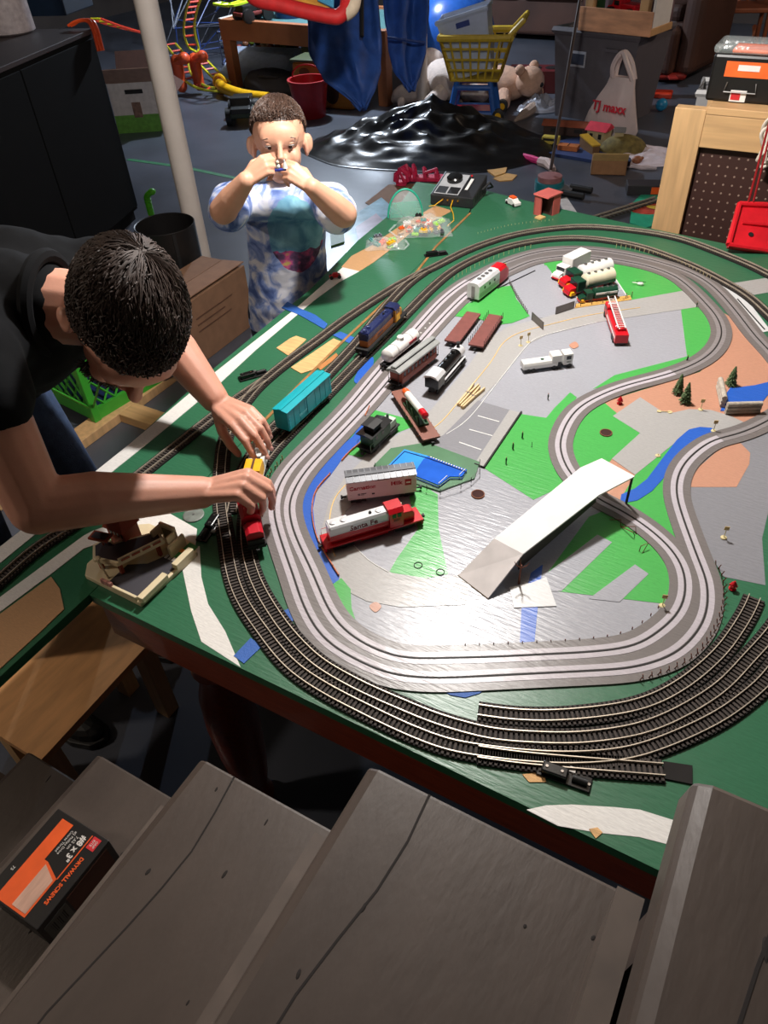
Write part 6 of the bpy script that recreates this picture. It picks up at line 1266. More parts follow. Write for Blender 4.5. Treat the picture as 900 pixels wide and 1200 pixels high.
p = W(310,95); t = thing('storage_tub', 'pale blue-grey plastic tub lid leaning under the play table', 'tub', (p.x-0.02,p.y+0.03,0), 0.15); MB().prof([(-0.25,0.0),(-0.22,0.02),(0.22,0.22),(0.22,0.24),(-0.26,0.04)], -0.40, 0.34).build('lid', M('tub_pale', (150, 160, 178), rough=0.35), t, bev=0.01); MB().prof([(-0.20,0.045),(-0.16,0.06),(0.14,0.205),(0.14,0.215),(-0.2,0.06)], -0.34, 0.28).build('raised_panel', M('tub_pale2', (160, 168, 184), rough=0.35), t)
p = W(325,100); t = thing('dark_sack', 'dark grey cloth heap on the floor under the play table', 'cloth', (p.x+0.10,p.y-0.16,0)); sv = MB().ball((0,0,0.05), (0.34,0.20,0.12), 20, 12); 
for i_, v in enumerate(sv.v): sv.v[i_] = v + Vector((0,0,1))*0.05*noise.noise(v*6)
sv.build('cloth', M('sack_dark', (46, 42, 46), rough=0.8), t, smooth=True); MB().tube([(-0.2,-0.1,0.10),(-0.05,-0.14,0.14),(0.12,-0.1,0.13)], 0.012, 6).build('fold', M('sack_dark'), t, smooth=True)
p = W(280,90); t = thing('purple_ball', 'small purple ball beside the play table leg', 'ball', (p.x+0.06,p.y-0.06,0)); MB().ball((0,0,0.045), 0.045, 16, 10).build('ball_shell', M('ball_purple', (140, 50, 120), rough=0.4), t, smooth=True); MB().tube([(0.0455*math.cos(a*PI/10),0.0455*math.sin(a*PI/10),0.045) for a in range(20)], 0.0015, 4, True).build('seam', M('ball_purple_dark', (100, 34, 88)), t)
# toys on the play table
def truck_toy(name, label, loc, rz, c1, c2, L_=0.34, cat='toy truck', grp=None):
    t = thing(name, label, cat, loc, rz, grp)
    MB().box(-L_/2,L_/2,-L_*0.22,L_*0.22,L_*0.16,L_*0.26).build('chassis', c2, t, bev=0.01); MB().box(-L_*0.42,L_*0.05,-L_*0.2,L_*0.2,L_*0.26,L_*0.42).build('bed', c1, t, bev=0.008); MB().profy([(L_*0.05,L_*0.26),(L_*0.08,L_*0.50),(L_*0.30,L_*0.50),(L_*0.36,L_*0.36),(L_*0.5,L_*0.34),(L_*0.5,L_*0.24)], -L_*0.2, L_*0.2).build('cab', c1, t, bev=0.008)
    for x in (-L_*0.3, L_*0.32):
        for q in (-1,1): tyre(t, x, q*L_*0.26, L_*0.17, L_*0.06)
    for q in (-1,1): MB().box(L_*0.1,L_*0.27,min(q*L_*0.2,q*L_*0.205),max(q*L_*0.2,q*L_*0.205),L_*0.37,L_*0.47).build('window', GLASSY, t)
    return t
p = W(275,148); truck_toy('monster_truck', 'black big-wheeled toy truck standing alone on the open floor', (p.x-0.02,p.y+0.16,0), -1.0, M('truck_black', (26,28,28), rough=0.4), M('truck_green', (40,56,40), rough=0.5), 0.40)
p = W(297,22,ph+0.03); truck_toy('monster_truck', 'black toy truck on top of the play table', (p.x,p.y,ph+0.012), 1.2, M('truck_black'), TOYC[0], 0.32)
p = W(335,18,ph+0.03); t = thing('toy_drum', 'blue toy drum with white band on the play table', 'toy', (p.x,p.y+0.1,ph+0.012), 0.2); MB().lathe([(0.16,0),(0.16,0.16)], n=22).build('drum_side', M('drum_blue', (30,60,110), rough=0.4), t, smooth=True); MB().lathe([(0.165,0.15),(0.165,0.18),(0.14,0.185)], n=22).build('drum_rim', WHITEP, t, smooth=True)
p = W(352,140); t = thing('red_bucket', 'plain red plastic bucket behind the boy\'s head', 'bucket', (p.x+0.03,p.y+0.12,0)); MB().lathe([(0.12,0),(0.16,0.26),(0.17,0.26),(0.17,0.275),(0.15,0.275),(0.115,0.01)], n=24).build('wall', M('bucket_red', (170, 26, 34), rough=0.4), t, smooth=True); MB().tube([(0.165*math.cos(a),0.02,0.27+0.1*math.sin(a)) for a in [PI*i_/12 for i_ in range(13)]], 0.006, 6).build('handle', M('bucket_red'), t, smooth=True)
p = W(385,128); t = thing('toy_chest', 'ochre yellow toy chest with dark animal print under the cloth', 'toy box', (p.x,p.y+0.02,0), 0.1); MB().box(-0.32,0.24,-0.02,0.34,0,0.34).build('body', M('chest_ochre', (176, 118, 44), rough=0.5), t, bev=0.03, seg=3); MB().ball((-0.08,-0.022,0.17), (0.12,0.006,0.07), 12, 8).ball((0.04,-0.022,0.13), (0.07,0.006,0.09), 12, 8).build('animal_print', M('print_darkbrown', (52, 30, 20)), t); MB().ball((-0.2,-0.022,0.27), (0.05,0.005,0.03), 12, 8).build('spot_print', M('spot_brown', (120, 70, 30)), t)
MB().box(-0.33,0.25,-0.03,0.35,0.34,0.36).build('lid', M('chest_lid', (60, 70, 40), rough=0.5), t, bev=0.008)
p = W(368,90); t = thing('game_box', 'dark green flat game box behind the toy chest', 'box', (-4.28,6.45,0.0), 0.05); MB().box(-0.26,0.26,0,0.25,0,0.34).build('body', M('game_green', (30, 58, 44), rough=0.5), t, bev=0.004); MB().box(-0.02,0.2,-0.004,0,0.2,0.3).build('orange_print', M('game_orange', (170, 80, 40)), t)
# hanging blue cloths
BLU = M('blue_cloth', (38, 76, 148), rough=0.6, var=0.25, sc=14, bump=0.4, bsc=26)
def cloth(label, pts, d, zt, seed):
    P_ = [D(px, py, d) for px, py in pts]; cx_ = sum((p.x for p in P_))/len(P_); cy_ = sum((p.y for p in P_))/len(P_); t = thing('hanging_cloth', label, 'cloth', (cx_,cy_,P_[-1].z))
    o_ = Vector((cx_,cy_,P_[-1].z)); left, right = pts[0], pts[1]; nU, nV = 28, 40; vs = []; fs = []
    for i_ in range(nV+1):
        v = i_/nV; y = pts[0][1] + (pts[2][1]-pts[0][1])*v
        def edge(e):
            for (x0,y0),(x1,y1) in zip(e,e[1:]):
                if y0 <= y <= y1: return x0+(x1-x0)*(y-y0)/max(1e-6,(y1-y0))
            return e[-1][0]
        xl, xr = edge(EL), edge(ER)
        for j_ in range(nU+1):
            s_ = j_/nU; px = xl+(xr-xl)*s_; p = D(px, y, d); fold = 0.07*math.sin(s_*11+seed+1.2*math.sin(v*3+seed))*(0.35+0.65*(1-v)) + 0.05*noise.noise(Vector((s_*5, v*6, seed))); vs.append(p + Vector((0.52,-0.85,0))*fold - o_)
    for i_ in range(nV):
        for j_ in range(nU): a_ = i_*(nU+1)+j_; fs.append((a_,a_+1,a_+nU+2,a_+nU+1))
    ob = MB().add(vs, fs).build('cloth', BLU, t, smooth=True); sol = ob.modifiers.new('solid','SOLIDIFY'); sol.thickness = 0.02
    return t, o_
EL = [(360,-90),(362,0),(363,60),(380,95),(402,112),(422,127)]; ER = [(452,-90),(440,0),(446,60),(447,85),(440,108),(428,127)]
t, o_ = cloth('left of two hanging blue cloths, wider with pointed lower corner', [(360,-90),(450,-90),(425,127)], 4.3, 0, 1); MB().tube([D(424,-90,4.22)-o_, D(424,0,4.22)-o_, D(424,43,4.22)-o_], 0.012, 6).build('drawstring', BLACK, t)
EL = [(452,-90),(452,0),(455,60),(462,88),(480,105)]; ER = [(500,-90),(500,0),(499,60),(492,92),(484,105)]
t, o_ = cloth('right of two hanging blue cloths, narrower, in front of pole', [(452,-90),(500,-90),(482,105)], 4.6, 0, 4); MB().tube([D(454,44,4.52)-o_, D(475,47,4.5)-o_, D(498,50,4.52)-o_], 0.008, 6).build('hem_seam', M('blue_seam', (22,50,110)), t)
ln = D(405,-90,4.3); l2 = D(476,-90,4.6); t = bpy.data.objects.new('unseen_fitting_9', None); COL.objects.link(t); t.location = ln; t['kind'] = 'structure'; MB().tube([D(340,-90,4.15)-ln, Vector((0,0,0.0)), l2-ln, D(520,-90,4.7)-ln], 0.012, 6).build('cord', M('cord_white', (200,196,190)), t);  # unseen clothes line added above the view to carry the cloths
for q in (D(340,-90,4.15)-ln, D(520,-90,4.7)-ln): MB().cyl(q, Vector((q.x,q.y,2.35-ln.z)), 0.008, n=6).build('hanger', STEEL, t)
# red framed board at top
o_ = D(360,0,3.2); t = thing('picture_board', 'red padded picture board hanging at the top of view', 'board', o_); RB_ = M('board_red', (214, 40, 42), rough=0.6)
A_, B_, C2, D2 = D(250,-40,3.2)-o_, D(296,-2,3.2)-o_, D(398,24,3.2)-o_, D(415,5,3.2)-o_; E2 = D(410,-60,3.2)-o_; nn = Vector((0.5,-0.8,0.3)).normalized()
fr = smoothline([D(285,-60,3.2)-o_, D(292,-8,3.2)-o_, D(330,6,3.2)-o_, D(385,19,3.2)-o_, D(400,17,3.2)-o_, D(407,0,3.2)-o_, D(408,-60,3.2)-o_], 6)
MB().tube(fr, 0.03, 10).build('red_frame', RB_, t, smooth=True); MB().tube([p+Vector((0.02,0.03,0.01)) for p in fr[-16:]], 0.032, 10).build('cream_edge', M('board_cream', (226, 206, 180), rough=0.6), t, smooth=True)
MB().add([D(292,-60,3.22)-o_, D(296,-8,3.22)-o_, D(385,17,3.22)-o_, D(404,-60,3.22)-o_], [(0,1,2,3)]).build('picture', M('board_picture', (214, 150, 60), rough=0.6, var=0.5, sc=6), t).modifiers.new('solid','SOLIDIFY').thickness = 0.015
MB().add([D(372,-60,3.19)-o_, D(372,0,3.19)-o_, D(391,9,3.19)-o_, D(394,-60,3.19)-o_], [(0,1,2,3)]).build('blue_panel', M('board_blue', (70, 150, 190), rough=0.6), t).modifiers.new('solid','SOLIDIFY').thickness = 0.008
MB().tube([D(300,-60,3.2)-o_, D(330,-100,3.2)-o_], 0.008, 5).tube([D(400,-60,3.2)-o_, D(330,-100,3.2)-o_], 0.008, 5).tube([D(330,-100,3.2)-o_, Vector(((D(330,-100,3.2)-o_).x,(D(330,-100,3.2)-o_).y,2.35-o_.z))], 0.008, 5).build('hanging_cord', BLACK, t)

# ---- middle background
def wrinkled(name, label, cat, c, rx, ry, h_, seed, mat, rz=0, amp=0.25, fr=2.5, n=40, part='sheet', peak=None):
    t = thing(name, label, cat, (c.x,c.y,c.z), rz); vs = []; fs = []
    for i_ in range(n+1):
        for j_ in range(n+1):
            a_ = 2*PI*j_/n; r_ = i_/n; ux, uy = r_*math.cos(a_), r_*math.sin(a_); q = Vector((ux*fr+seed, uy*fr, seed*0.7)); rid = 1-abs(noise.noise(q))*2; e = (1-r_**2.2)
            z = h_*e*(0.6+amp*rid+amp*0.6*noise.noise(q*2.3)) 
            if peak: z += peak[2]*math.exp(-(abs(ux-peak[0])*1.5+abs(uy-peak[1])*1.3))*e*1.25
            k_ = 1+0.16*noise.noise(Vector((math.cos(a_)*1.5, math.sin(a_)*1.5, seed))); vs.append((ux*rx*k_, uy*ry*k_, max(0.003, z)+0.002))
    for i_ in range(n):
        for j_ in range(n): a_ = i_*(n+1)+j_; fs.append((a_,a_+1,a_+n+2,a_+n+1))
    MB().add(vs, fs).build(part, mat, t, smooth=True); return t
BAGM = M('bin_bag', (9, 9, 11), rough=0.28, var=0.1, spec=0.7, bump=0.5, bsc=9)
bgp = W(505,190); t = wrinkled('garbage_bag', 'big crumpled glossy black garbage bag spread on the floor', 'garbage bag', Vector((bgp.x-0.14,bgp.y+0.28,0)), 0.98, 0.50, 0.11, 3, BAGM, 0.35, 0.45, 3.6, 80, 'plastic', (0.0,0.30,0.20)); MB().ribbon([(0.75,0.25,0.02),(0.95,0.42,0.025),(1.05,0.5,0.02)], -0.05, 0.05, 0.004, 0.02).build('tie_flap', BAGM, t)
# pink sandals
def sandal(label, p, rz):
    t = thing('sandal', label, 'sandal', p, rz, 'pink sandals'); t.scale = (1.25,1.25,1.25); PK = M('sandal_pink', (206, 40, 84), rough=0.5); out = [(-0.09,-0.028),(0.0,-0.03),(0.07,-0.036),(0.10,-0.015),(0.10,0.015),(0.06,0.034),(-0.02,0.026),(-0.09,0.026),(-0.10,0)]
    MB().prism(out, 0, 0.022).build('sole', PK, t, bev=0.004)
    for x, hh in ((0.05,0.055),(-0.01,0.06),(-0.065,0.075)): MB().tube([(x,-0.034,0.015),(x-0.004,-0.03,hh*0.7),(x-0.008,0,hh),(x-0.004,0.03,hh*0.7),(x,0.034,0.015)], 0.010, 6).build('strap', PK, t, smooth=True)
    MB().tube([(-0.01,-0.03,0.045),(0.05,0.0,0.055)], 0.009, 6).tube([(-0.095,0.02,0.02),(-0.11,0,0.075),(-0.095,-0.02,0.02)], 0.009, 6).build('strap', PK, t, smooth=True)
zb = 0.0; sandal('pink strappy sandal, left one of the pair', W(473,211,0.004), 1.9); sandal('pink strappy sandal, right one of the pair', W(501,211,0.004), 0.4)
# papers and magazines
def sheet(name, label, cat, px, z, mat, th=0.004, group=None):
    P_ = [W(*p, z) for p in px]; c = sum(P_, Vector())/len(P_); t = thing(name, label, cat, (c.x,c.y,z), 0, group); MB().prism([(p.x-c.x,p.y-c.y) for p in P_], 0, th).build('page', mat, t); return t, c, P_
t, c, P_ = sheet('magazine', 'glossy blue magazine pages spread on the floor behind the table', 'magazine', [(400,262),(447,232),(470,252),(440,300),(410,330)], 0.0, M('magazine_blue', (150, 190, 210), rough=0.25, var=0.35, sc=9)); MB().prism([(p.x*0.5-c.x*0.5,p.y*0.5-c.y*0.5) for p in P_], 0.004, 0.007).build('page', M('magazine_mauve', (150, 130, 150), rough=0.3, var=0.3, sc=12), t)
t, c, P_ = sheet('cardboard_sheet', 'flat brown cardboard sheet under the pink sandals', 'cardboard', [(428,238),(455,217),(520,214),(548,222),(500,250),(470,262)], 0.0, CARDB, 0.003)
t.location.z = 0.009 if False else 0.0
t, c, P_ = sheet('green_folder', 'dark green folder on the floor beside the magazine pages', 'folder', [(386,262),(402,262),(404,285),(388,290)], 0.0, M('folder_green', (60, 96, 50), rough=0.5), 0.01)
sheet('yellow_paper', 'left scrap of torn yellow card on the floor by black bag', 'paper', [(568,199),(575,192),(594,198),(592,204),(580,208)], 0.0, M('card_yellow', (206, 158, 92), rough=0.7), 0.01); sheet('yellow_paper', 'right scrap of torn yellow card on the floor by black bag', 'paper', [(578,210),(594,204),(606,206),(600,212),(585,213)], 0.0, M('card_yellow'), 0.006)
# exercise ball, cart, tub, stuffed animals
bc = W(532,42,0.36); t = thing('exercise_ball', 'large blue exercise ball behind the toy shopping cart', 'ball', (bc.x,bc.y,0)); MB().ball((0,0,0.36), 0.36, 36, 24).build('ball_shell', M('ball_blue', (40, 92, 176), rough=0.25), t, smooth=True); MB().tube([(0.361*math.cos(a*PI/24),0,0.36+0.361*math.sin(a*PI/24)) for a in range(48)], 0.004, 4, True).build('seam', M('ball_blue_dark', (28,70,140)), t)
cc = (W(532,135)+W(582,139))/2; t = thing('toy_shopping_cart', 'yellow toy shopping cart on blue legs with red wheels', 'toy cart', (cc.x,cc.y,0), 0.28); YC = M('cart_yellow', (200, 168, 44), rough=0.45); BC_ = M('cart_blue', (34, 92, 170), rough=0.45)
zb0, zb1 = 0.33, 0.66
def basket(parent, lx0, ly0, lx1, ly1, z0_, z1_, mat, nb_, r=0.011):
    cor0 = [(-lx0,-ly0),(lx0,-ly0),(lx0,ly0),(-lx0,ly0)]; cor1 = [(-lx1,-ly1),(lx1,-ly1),(lx1,ly1),(-lx1,ly1)]
    for k in range(4):
        a0, b0 = Vector((*cor0[k],z0_)), Vector((*cor0[(k+1)%4],z0_)); a1, b1 = Vector((*cor1[k],z1_)), Vector((*cor1[(k+1)%4],z1_)); m = MB()
        for q in range(nb_+1): m.tube([a0.lerp(b0,q/nb_), a1.lerp(b1,q/nb_)], r, 5)
        for q in (0.0,0.25,0.5,0.75): m.tube([a0.lerp(a1,q), b0.lerp(b1,q)], r, 5)
        m.build('basket_side', mat, parent, smooth=True); MB().tube([a1, b1], r*2.6, 8).build('basket_rim', mat, parent, smooth=True)
    MB().box(-lx0,lx0,-ly0,ly0,z0_-0.01,z0_+0.01).build('basket_floor', mat, parent)
t.scale = (0.82,0.82,0.86); basket(t, 0.22, 0.15, 0.32, 0.21, zb0, zb1, YC, 7); MB().tube([(0.30,-0.2,0.67),(0.42,-0.19,0.78),(0.42,0.19,0.78),(0.30,0.2,0.67)], 0.022, 8).build('handle', YC, t, smooth=True)
for x in (-0.18,0.16):
    for y in (-0.13,0.13): MB().tube([(x*1.25,y*1.1,0.04),(x*0.9,y,0.33)], [0.032,0.026], 8).build('leg', BC_, t, smooth=True)
for y in (-0.13,0.13): MB().tube([(-0.225,y*1.1,0.06),(0.20,y*1.1,0.06)], 0.026, 8).build('base_rail', BC_, t, smooth=True); MB().tube([(-0.18,y*1.05,0.27),(0.16,y*1.05,0.27)], 0.024, 8).build('top_rail', BC_, t, smooth=True)
MB().box(-0.2,0.18,-0.12,0.12,0.05,0.075).build('bottom_tray', REDP, t); 
for x in (-0.20,0.24):
    for q in (-1,1): o2 = tyre(t, x, q*0.17, 0.055, 0.03); MB().cyl((0,-1.08,0), (0,1.08,0), 0.55, n=12).build('hub', REDP if x < 0 else YELP, o2)
t2 = thing('storage_tub', 'translucent white plastic tub tilted inside the yellow toy cart', 'tub', (cc.x-0.02,cc.y+0.02,0.31), 0.28); tb = MB(); TW = M('tub_frost', (196, 204, 220), rough=0.3, alpha=0.8, var=0.05)
def tubshape(parent, a0, b0, a1, b1, hh, th, mat, tilt=0.0):
    for (x0,y0,x1,y1) in ((-a0,-b0,a0,-b0),(a0,-b0,a0,b0),(a0,b0,-a0,b0),(-a0,b0,-a0,-b0)):
        sx_, sy_ = a1/a0, b1/b0; P0, P1 = Vector((x0,y0,0)), Vector((x1,y1,0)); Q0, Q1 = Vector((x0*sx_,y0*sy_,hh)), Vector((x1*sx_,y1*sy_,hh))
        o_ = MB().add([P0,P1,Q1,Q0], [(0,1,2,3)]).build('side_wall', mat, parent); o_.modifiers.new('solid','SOLIDIFY').thickness = th
    MB().box(-a0,a0,-b0,b0,0,th).build('bottom', mat, parent); MB().tube([(-a1,-b1,hh),(a1,-b1,hh),(a1,b1,hh),(-a1,b1,hh)], th*2.2, 6, True).build('rim', mat, parent)
tubshape(t2, 0.14, 0.10, 0.19, 0.14, 0.40, 0.008, TW); t2.rotation_euler = (0.0, -0.25, 0.28); MB().box(-0.05,0.05,-0.146,-0.134,0.33,0.365).build('handle_slot', M('slot_blue', (40, 60, 130)), t2)
FUR = M('plush_white', (206, 190, 180), rough=0.95, var=0.12, sc=20, bump=0.8, bsc=60)
def plush(label, p, rz, s, mat=FUR):
    t = thing('stuffed_animal', label, 'stuffed animal', p, rz, 'plush toys behind the cart'); MB().ball((0,0,0.13*s), (0.24*s,0.15*s,0.13*s), 18, 12).build('torso', mat, t, smooth=True); MB().ball((0.28*s,0,0.18*s), (0.12*s,0.11*s,0.11*s), 16, 10).build('head', mat, t, smooth=True)
    for q in (-1,1): MB().ball((0.24*s,q*0.09*s,0.27*s), 0.04*s, 10, 7).build('ear', mat, t, smooth=True); MB().limb([(0.12*s,q*0.12*s,0.08*s),(0.20*s,q*0.22*s,0.05*s)], [0.06*s,0.05*s], 10).build('paw', mat, t, smooth=True); MB().limb([(-0.16*s,q*0.1*s,0.08*s),(-0.22*s,q*0.2*s,0.05*s)], [0.06*s,0.05*s], 10).build('paw', mat, t, smooth=True)
    MB().ball((0.39*s,0,0.17*s), 0.02*s, 8, 6).build('nose', BLACK, t)
plush('white stuffed animal left of the toy cart legs', W(522,116), 2.4, 1.15); plush('cream stuffed animal right of the toy cart legs', W(588,118), -0.3, 1.0, M('plush_cream', (200, 160, 136), rough=0.95, bump=0.8, bsc=60)); plush('grey stuffed animal between the pole and cart', W(545,112), 0.5, 0.6, M('plush_grey', (110, 104, 104), rough=0.95, bump=0.8, bsc=60)); plush('small pale stuffed animal at the foot of the far pole', W(478,122), 1.0, 0.6)
t = thing('muffin_carton', 'dark red carton with round cut-outs right of the cart', 'box', W(625,106), 0.25); MB().box(-0.22,0.22,-0.1,0.14,0,0.17).build('body', M('carton_darkred', (92, 20, 26), rough=0.5), t, bev=0.004)
for k in range(3): MB().lathe([(0.055,0),(0.055,0.004)], (-0.14+k*0.14,0.02,0.17), 16).build('cutout', BLACK, t)
t = wrinkled('silver_cloth', 'crumpled pale silver cloth on the floor by the grey bin', 'cloth', W(632,128), 0.20, 0.14, 0.09, 5, M('cloth_silver', (150, 150, 158), rough=0.3), 0.4, 0.6, 3, 28, 'fabric'); MB().tube([(-0.05,-0.05,0.02),(-0.14,-0.24,0.012),(-0.2,-0.34,0.008)], [0.05,0.04,0.01], 8).build('trailing_end', M('cloth_cream', (180, 156, 140), rough=0.7), t, smooth=True)
t = thing('toy_wand', 'pink handled toy wand on the floor right of the black bag', 'toy', W(630,192), -0.35); MB().tube([(-0.20,0,0.02),(-0.05,0,0.022),(0.02,0,0.02)], [0.02,0.024,0.02], 8).build('pink_handle', M('hot_pink', (220, 60, 130), rough=0.4), t, smooth=True); MB().tube([(0.02,0,0.02),(0.10,-0.02,0.03),(0.2,-0.08,0.02)], [0.03,0.034,0.02], 8).build('white_tip', M('tip_white', (206, 180, 172), rough=0.6), t, smooth=True)
# grey storage bin with wooden play set on it
bl, brr = W(657,138), W(738,152); bc2 = (bl+brr)/2; ang2 = math.atan2((brr-bl).y,(brr-bl).x); GB = M('bin_grey', (92, 88, 94), rough=0.5, var=0.06)
t = thing('storage_bin', 'tall grey plastic storage bin with a small white label', 'storage bin', (bc2.x-0.02,bc2.y+0.26,0), ang2)
tubshape(t, 0.29, 0.22, 0.34, 0.26, 0.58, 0.012, GB); MB().box(-0.19,-0.06,-0.262,-0.252,0.36,0.46).build('label', M('bin_label', (170, 172, 182), rough=0.5), t); MB().box(-0.18,-0.07,-0.264,-0.255,0.375,0.445).build('label_print', M('bin_label_dark', (50, 54, 70), rough=0.5), t); MB().box(0.10,0.2,-0.275,-0.25,0.48,0.5).build('handle_ridge', GB, t)
MB().box(-0.30,0.30,-0.22,0.22,0.40,0.44).build('contents', M('bin_contents', (60, 48, 46), rough=0.8, var=0.4, sc=10), t)
o_ = D(722,60,6.0); WP = M('set_wood', (190, 150, 104), rough=0.6, var=0.15, sc=8)
t = thing('wooden_play_set', 'wooden toy garage front with arched posts balanced on the grey bin', 'toy garage', (bc2.x+0.10,bc2.y+0.12,0.597), ang2); t.scale = (0.9,0.9,0.9); MB().box(-0.31,0.31,-0.20,0.16,0,0.05).build('floor_board', WP, t, bev=0.004); MB().box(-0.31,0.31,-0.205,-0.195,0.0,0.16).build('front_panel', M('set_panel', (206, 150, 112), rough=0.6, var=0.25, sc=5, stretch=(1,1,4)), t, bev=0.003)
for x in (-0.24,0.22): MB().box(x-0.035,x+0.035,-0.19,-0.13,0.05,0.48).build('post', WP, t, bev=0.006)
MB().box(-0.32,0.30,-0.20,0.14,0.48,0.53).build('upper_floor', WP, t, bev=0.006); MB().box(-0.30,0.30,0.13,0.15,0.05,0.48).build('back_panel', M('set_back', (110, 84, 90), rough=0.7, var=0.3, sc=5), t); MB().box(0.28,0.30,-0.16,0.12,0.05,0.42).build('side_panel', WHITEP, t); MB().box(-0.29,-0.27,-0.16,0.12,0.05,0.42).build('side_panel', M('set_green', (60,110,60), rough=0.5), t)
for x in (-0.3,0.31): MB().ball((x,-0.17,0.55), 0.055, 12, 8).build('blue_knob', M('knob_blue', (70,150,190), rough=0.4), t, smooth=True)
t2 = truck_toy('toy_car', 'red toy car parked inside the wooden toy garage', (bc2.x+0.09,bc2.y+0.11,0.643), ang2+2.9, REDP, M('car_dark_red', (140, 20, 26), rough=0.4), 0.27, 'toy car')
# thin-plastic shopping bag
pb2 = W(712,156); t = thing('shopping_bag', 'white plastic carrier bag with red lettering leaning on the grey bin', 'shopping bag', (pb2.x,pb2.y+0.0,0), ang2-0.05); BW = M('bag_white', (214, 198, 196), rough=0.45, var=0.06, sc=6, bump=0.5, bsc=10)
secs = [(0.0,0.27,0.12,0.0),(0.05,0.285,0.13,0.0),(0.18,0.24,0.12,0.02),(0.32,0.19,0.09,0.05),(0.42,0.15,0.06,0.07),(0.50,0.13,0.035,0.08)]; n = 28; vs = []; fs = []
for z_, a_, b_, sx_ in secs:
    for j in range(n): an = 2*PI*j/n; w_ = 1+0.07*math.sin(an*5+z_*9)+0.04*math.sin(an*9); vs.append((sx_+a_*w_*math.cos(an), b_*w_*math.sin(an), z_+0.006))
for i_ in range(len(secs)-1): fs += [(i_*n+j, i_*n+(j+1)%n, (i_+1)*n+(j+1)%n, (i_+1)*n+j) for j in range(n)]
fs += [tuple(range(n-1,-1,-1)), tuple(range((len(secs)-1)*n, len(secs)*n))]; MB().add(vs, fs).build('sack', BW, t, smooth=True)
for q in (-0.02, 0.02): MB().tube(smoothline([Vector((-0.02,q,0.49)), Vector((-0.02,q*2,0.60)), Vector((0.04,q,0.70)), Vector((0.12,q*2,0.62)), Vector((0.19,q,0.49))],5), [0.024]*21, 6).build('handle_loop', BW, t, smooth=True)
t.scale = (0.74,0.74,0.74)
text('TJ maxx', 0.11, M('bag_red', (206, 40, 60), rough=0.5), t, (0.06, -0.155, 0.27), (PI/2-0.18, 0, 0), ext=0.004, bold=0.002)
# cord and tape roll
tp = W(643,222); t = thing('dangling_line', 'thin dark cord hanging down to a teal tape roll', 'cord', (tp.x,tp.y,0.10)); top = D(690,-60,4.55); MB().tube([Vector((0,0,0.02)), Vector((top.x-tp.x,top.y-tp.y,top.z-0.10))], 0.010, 6).build('cord_line', M('cord_dark', (58, 44, 42), rough=0.6), t); MB().tube([Vector((top.x-tp.x,top.y-tp.y,top.z-0.10)), Vector((top.x-tp.x,top.y-tp.y,2.25))], 0.010, 6).build('cord_line', M('cord_dark'), t)
t = thing('tape_roll', 'teal roll with loose bits on the floor beyond the far rim', 'tape roll', (tp.x,tp.y,0)); MB().lathe([(0.09,0.0),(0.09,0.055),(0.045,0.055),(0.045,0.0)], n=22).build('roll', M('roll_teal', (30,120,130), rough=0.45), t, smooth=True); MB().lathe([(0.075,0.055),(0.075,0.085),(0.04,0.09)], n=18).build('upper_roll', M('roll_pink', (150,100,100), rough=0.6), t, smooth=True)
t = thing('clamp', 'pair of black pronged clamps beside the teal roll', 'clamp', W(667,227), -0.1)
for y in (-0.06,0.06): MB().cyl((-0.02,y,0.02), (0.12,y,0.02), 0.02, n=8).build('prong', BLACK, t, smooth=True)
MB().lathe([(0.09,0),(0.09,0.02),(0.07,0.025)], (-0.08,0,0), 16).build('plate', M('clamp_grey', (110,112,116), rough=0.4), t)
sheet('white_paper', 'white folded paper behind the salmon hut', 'paper', [(655,235),(664,232),(676,250),(660,250)], 0.0, M('paper_white', (206,200,196), rough=0.7), 0.006)
# mat with toy houses
t, c, P_ = sheet('blue_mat', 'blue play mat holding toy houses in front of the bag', 'mat', [(634,172),(700,160),(728,172),(724,188),(700,192),(640,182)], 0.0, M('mat_blue', (42, 62, 110), rough=0.6), 0.02)
def house(label, px, rz, lx, ly, hh, wall, roof, z=0.02, cat='toy house'):
    t = thing('toy_house', label, cat, W(*px, z), rz, 'toy houses on the mat'); MB().box(-lx/2,lx/2,-ly/2,ly/2,0,hh).build('walls', wall, t); MB().prof([(-ly/2-0.015,hh),(0,hh+ly*0.35),(ly/2+0.015,hh),(0,hh-0.004)], -lx/2-0.015, lx/2+0.015).build('roof', roof, t)
    for x in (-lx/4, lx/4): MB().box(x-lx*0.09,x+lx*0.09,-ly/2-0.003,-ly/2,hh*0.35,hh*0.75).build('window', BLACK, t)
HW = M('house_cream', (176,160,120), rough=0.7); house('little toy house with a pink-red roof on the mat', (701,165), -0.15, 0.13, 0.12, 0.08, HW, M('roof_pinkred', (206,50,70), rough=0.5)); house('long rust brown toy shed on the mat', (665,157), 0.1, 0.34, 0.09, 0.06, M('shed_dark', (60,40,34)), M('roof_rust', (136,66,38), rough=0.6))
t = thing('toy_ramp', 'yellow topped toy ramp in front of the toy houses', 'toy ramp', W(690,176,0.02), -0.8); MB().profy([(-0.10,0),(-0.10,0.07),(0.10,0.05),(0.10,0)], -0.025, 0.025).build('side_block', M('ramp_brown', (110,80,50), rough=0.7), t); MB().profy([(-0.10,0.07),(-0.10,0.08),(0.10,0.06),(0.10,0.05)], -0.03, 0.03).build('deck', M('ramp_yellow', (190,150,40), rough=0.5), t)
t = thing('toy_tray', 'orange toy tray on the blue mat', 'toy', W(666,175,0.02), 0.05); MB().box(-0.07,0.07,-0.035,0.035,0,0.03).build('tray', M('tray_orange', (190,110,60), rough=0.5), t); MB().box(-0.002,0.002,-0.03,0.03,0.03,0.034).build('divider', BARK, t)
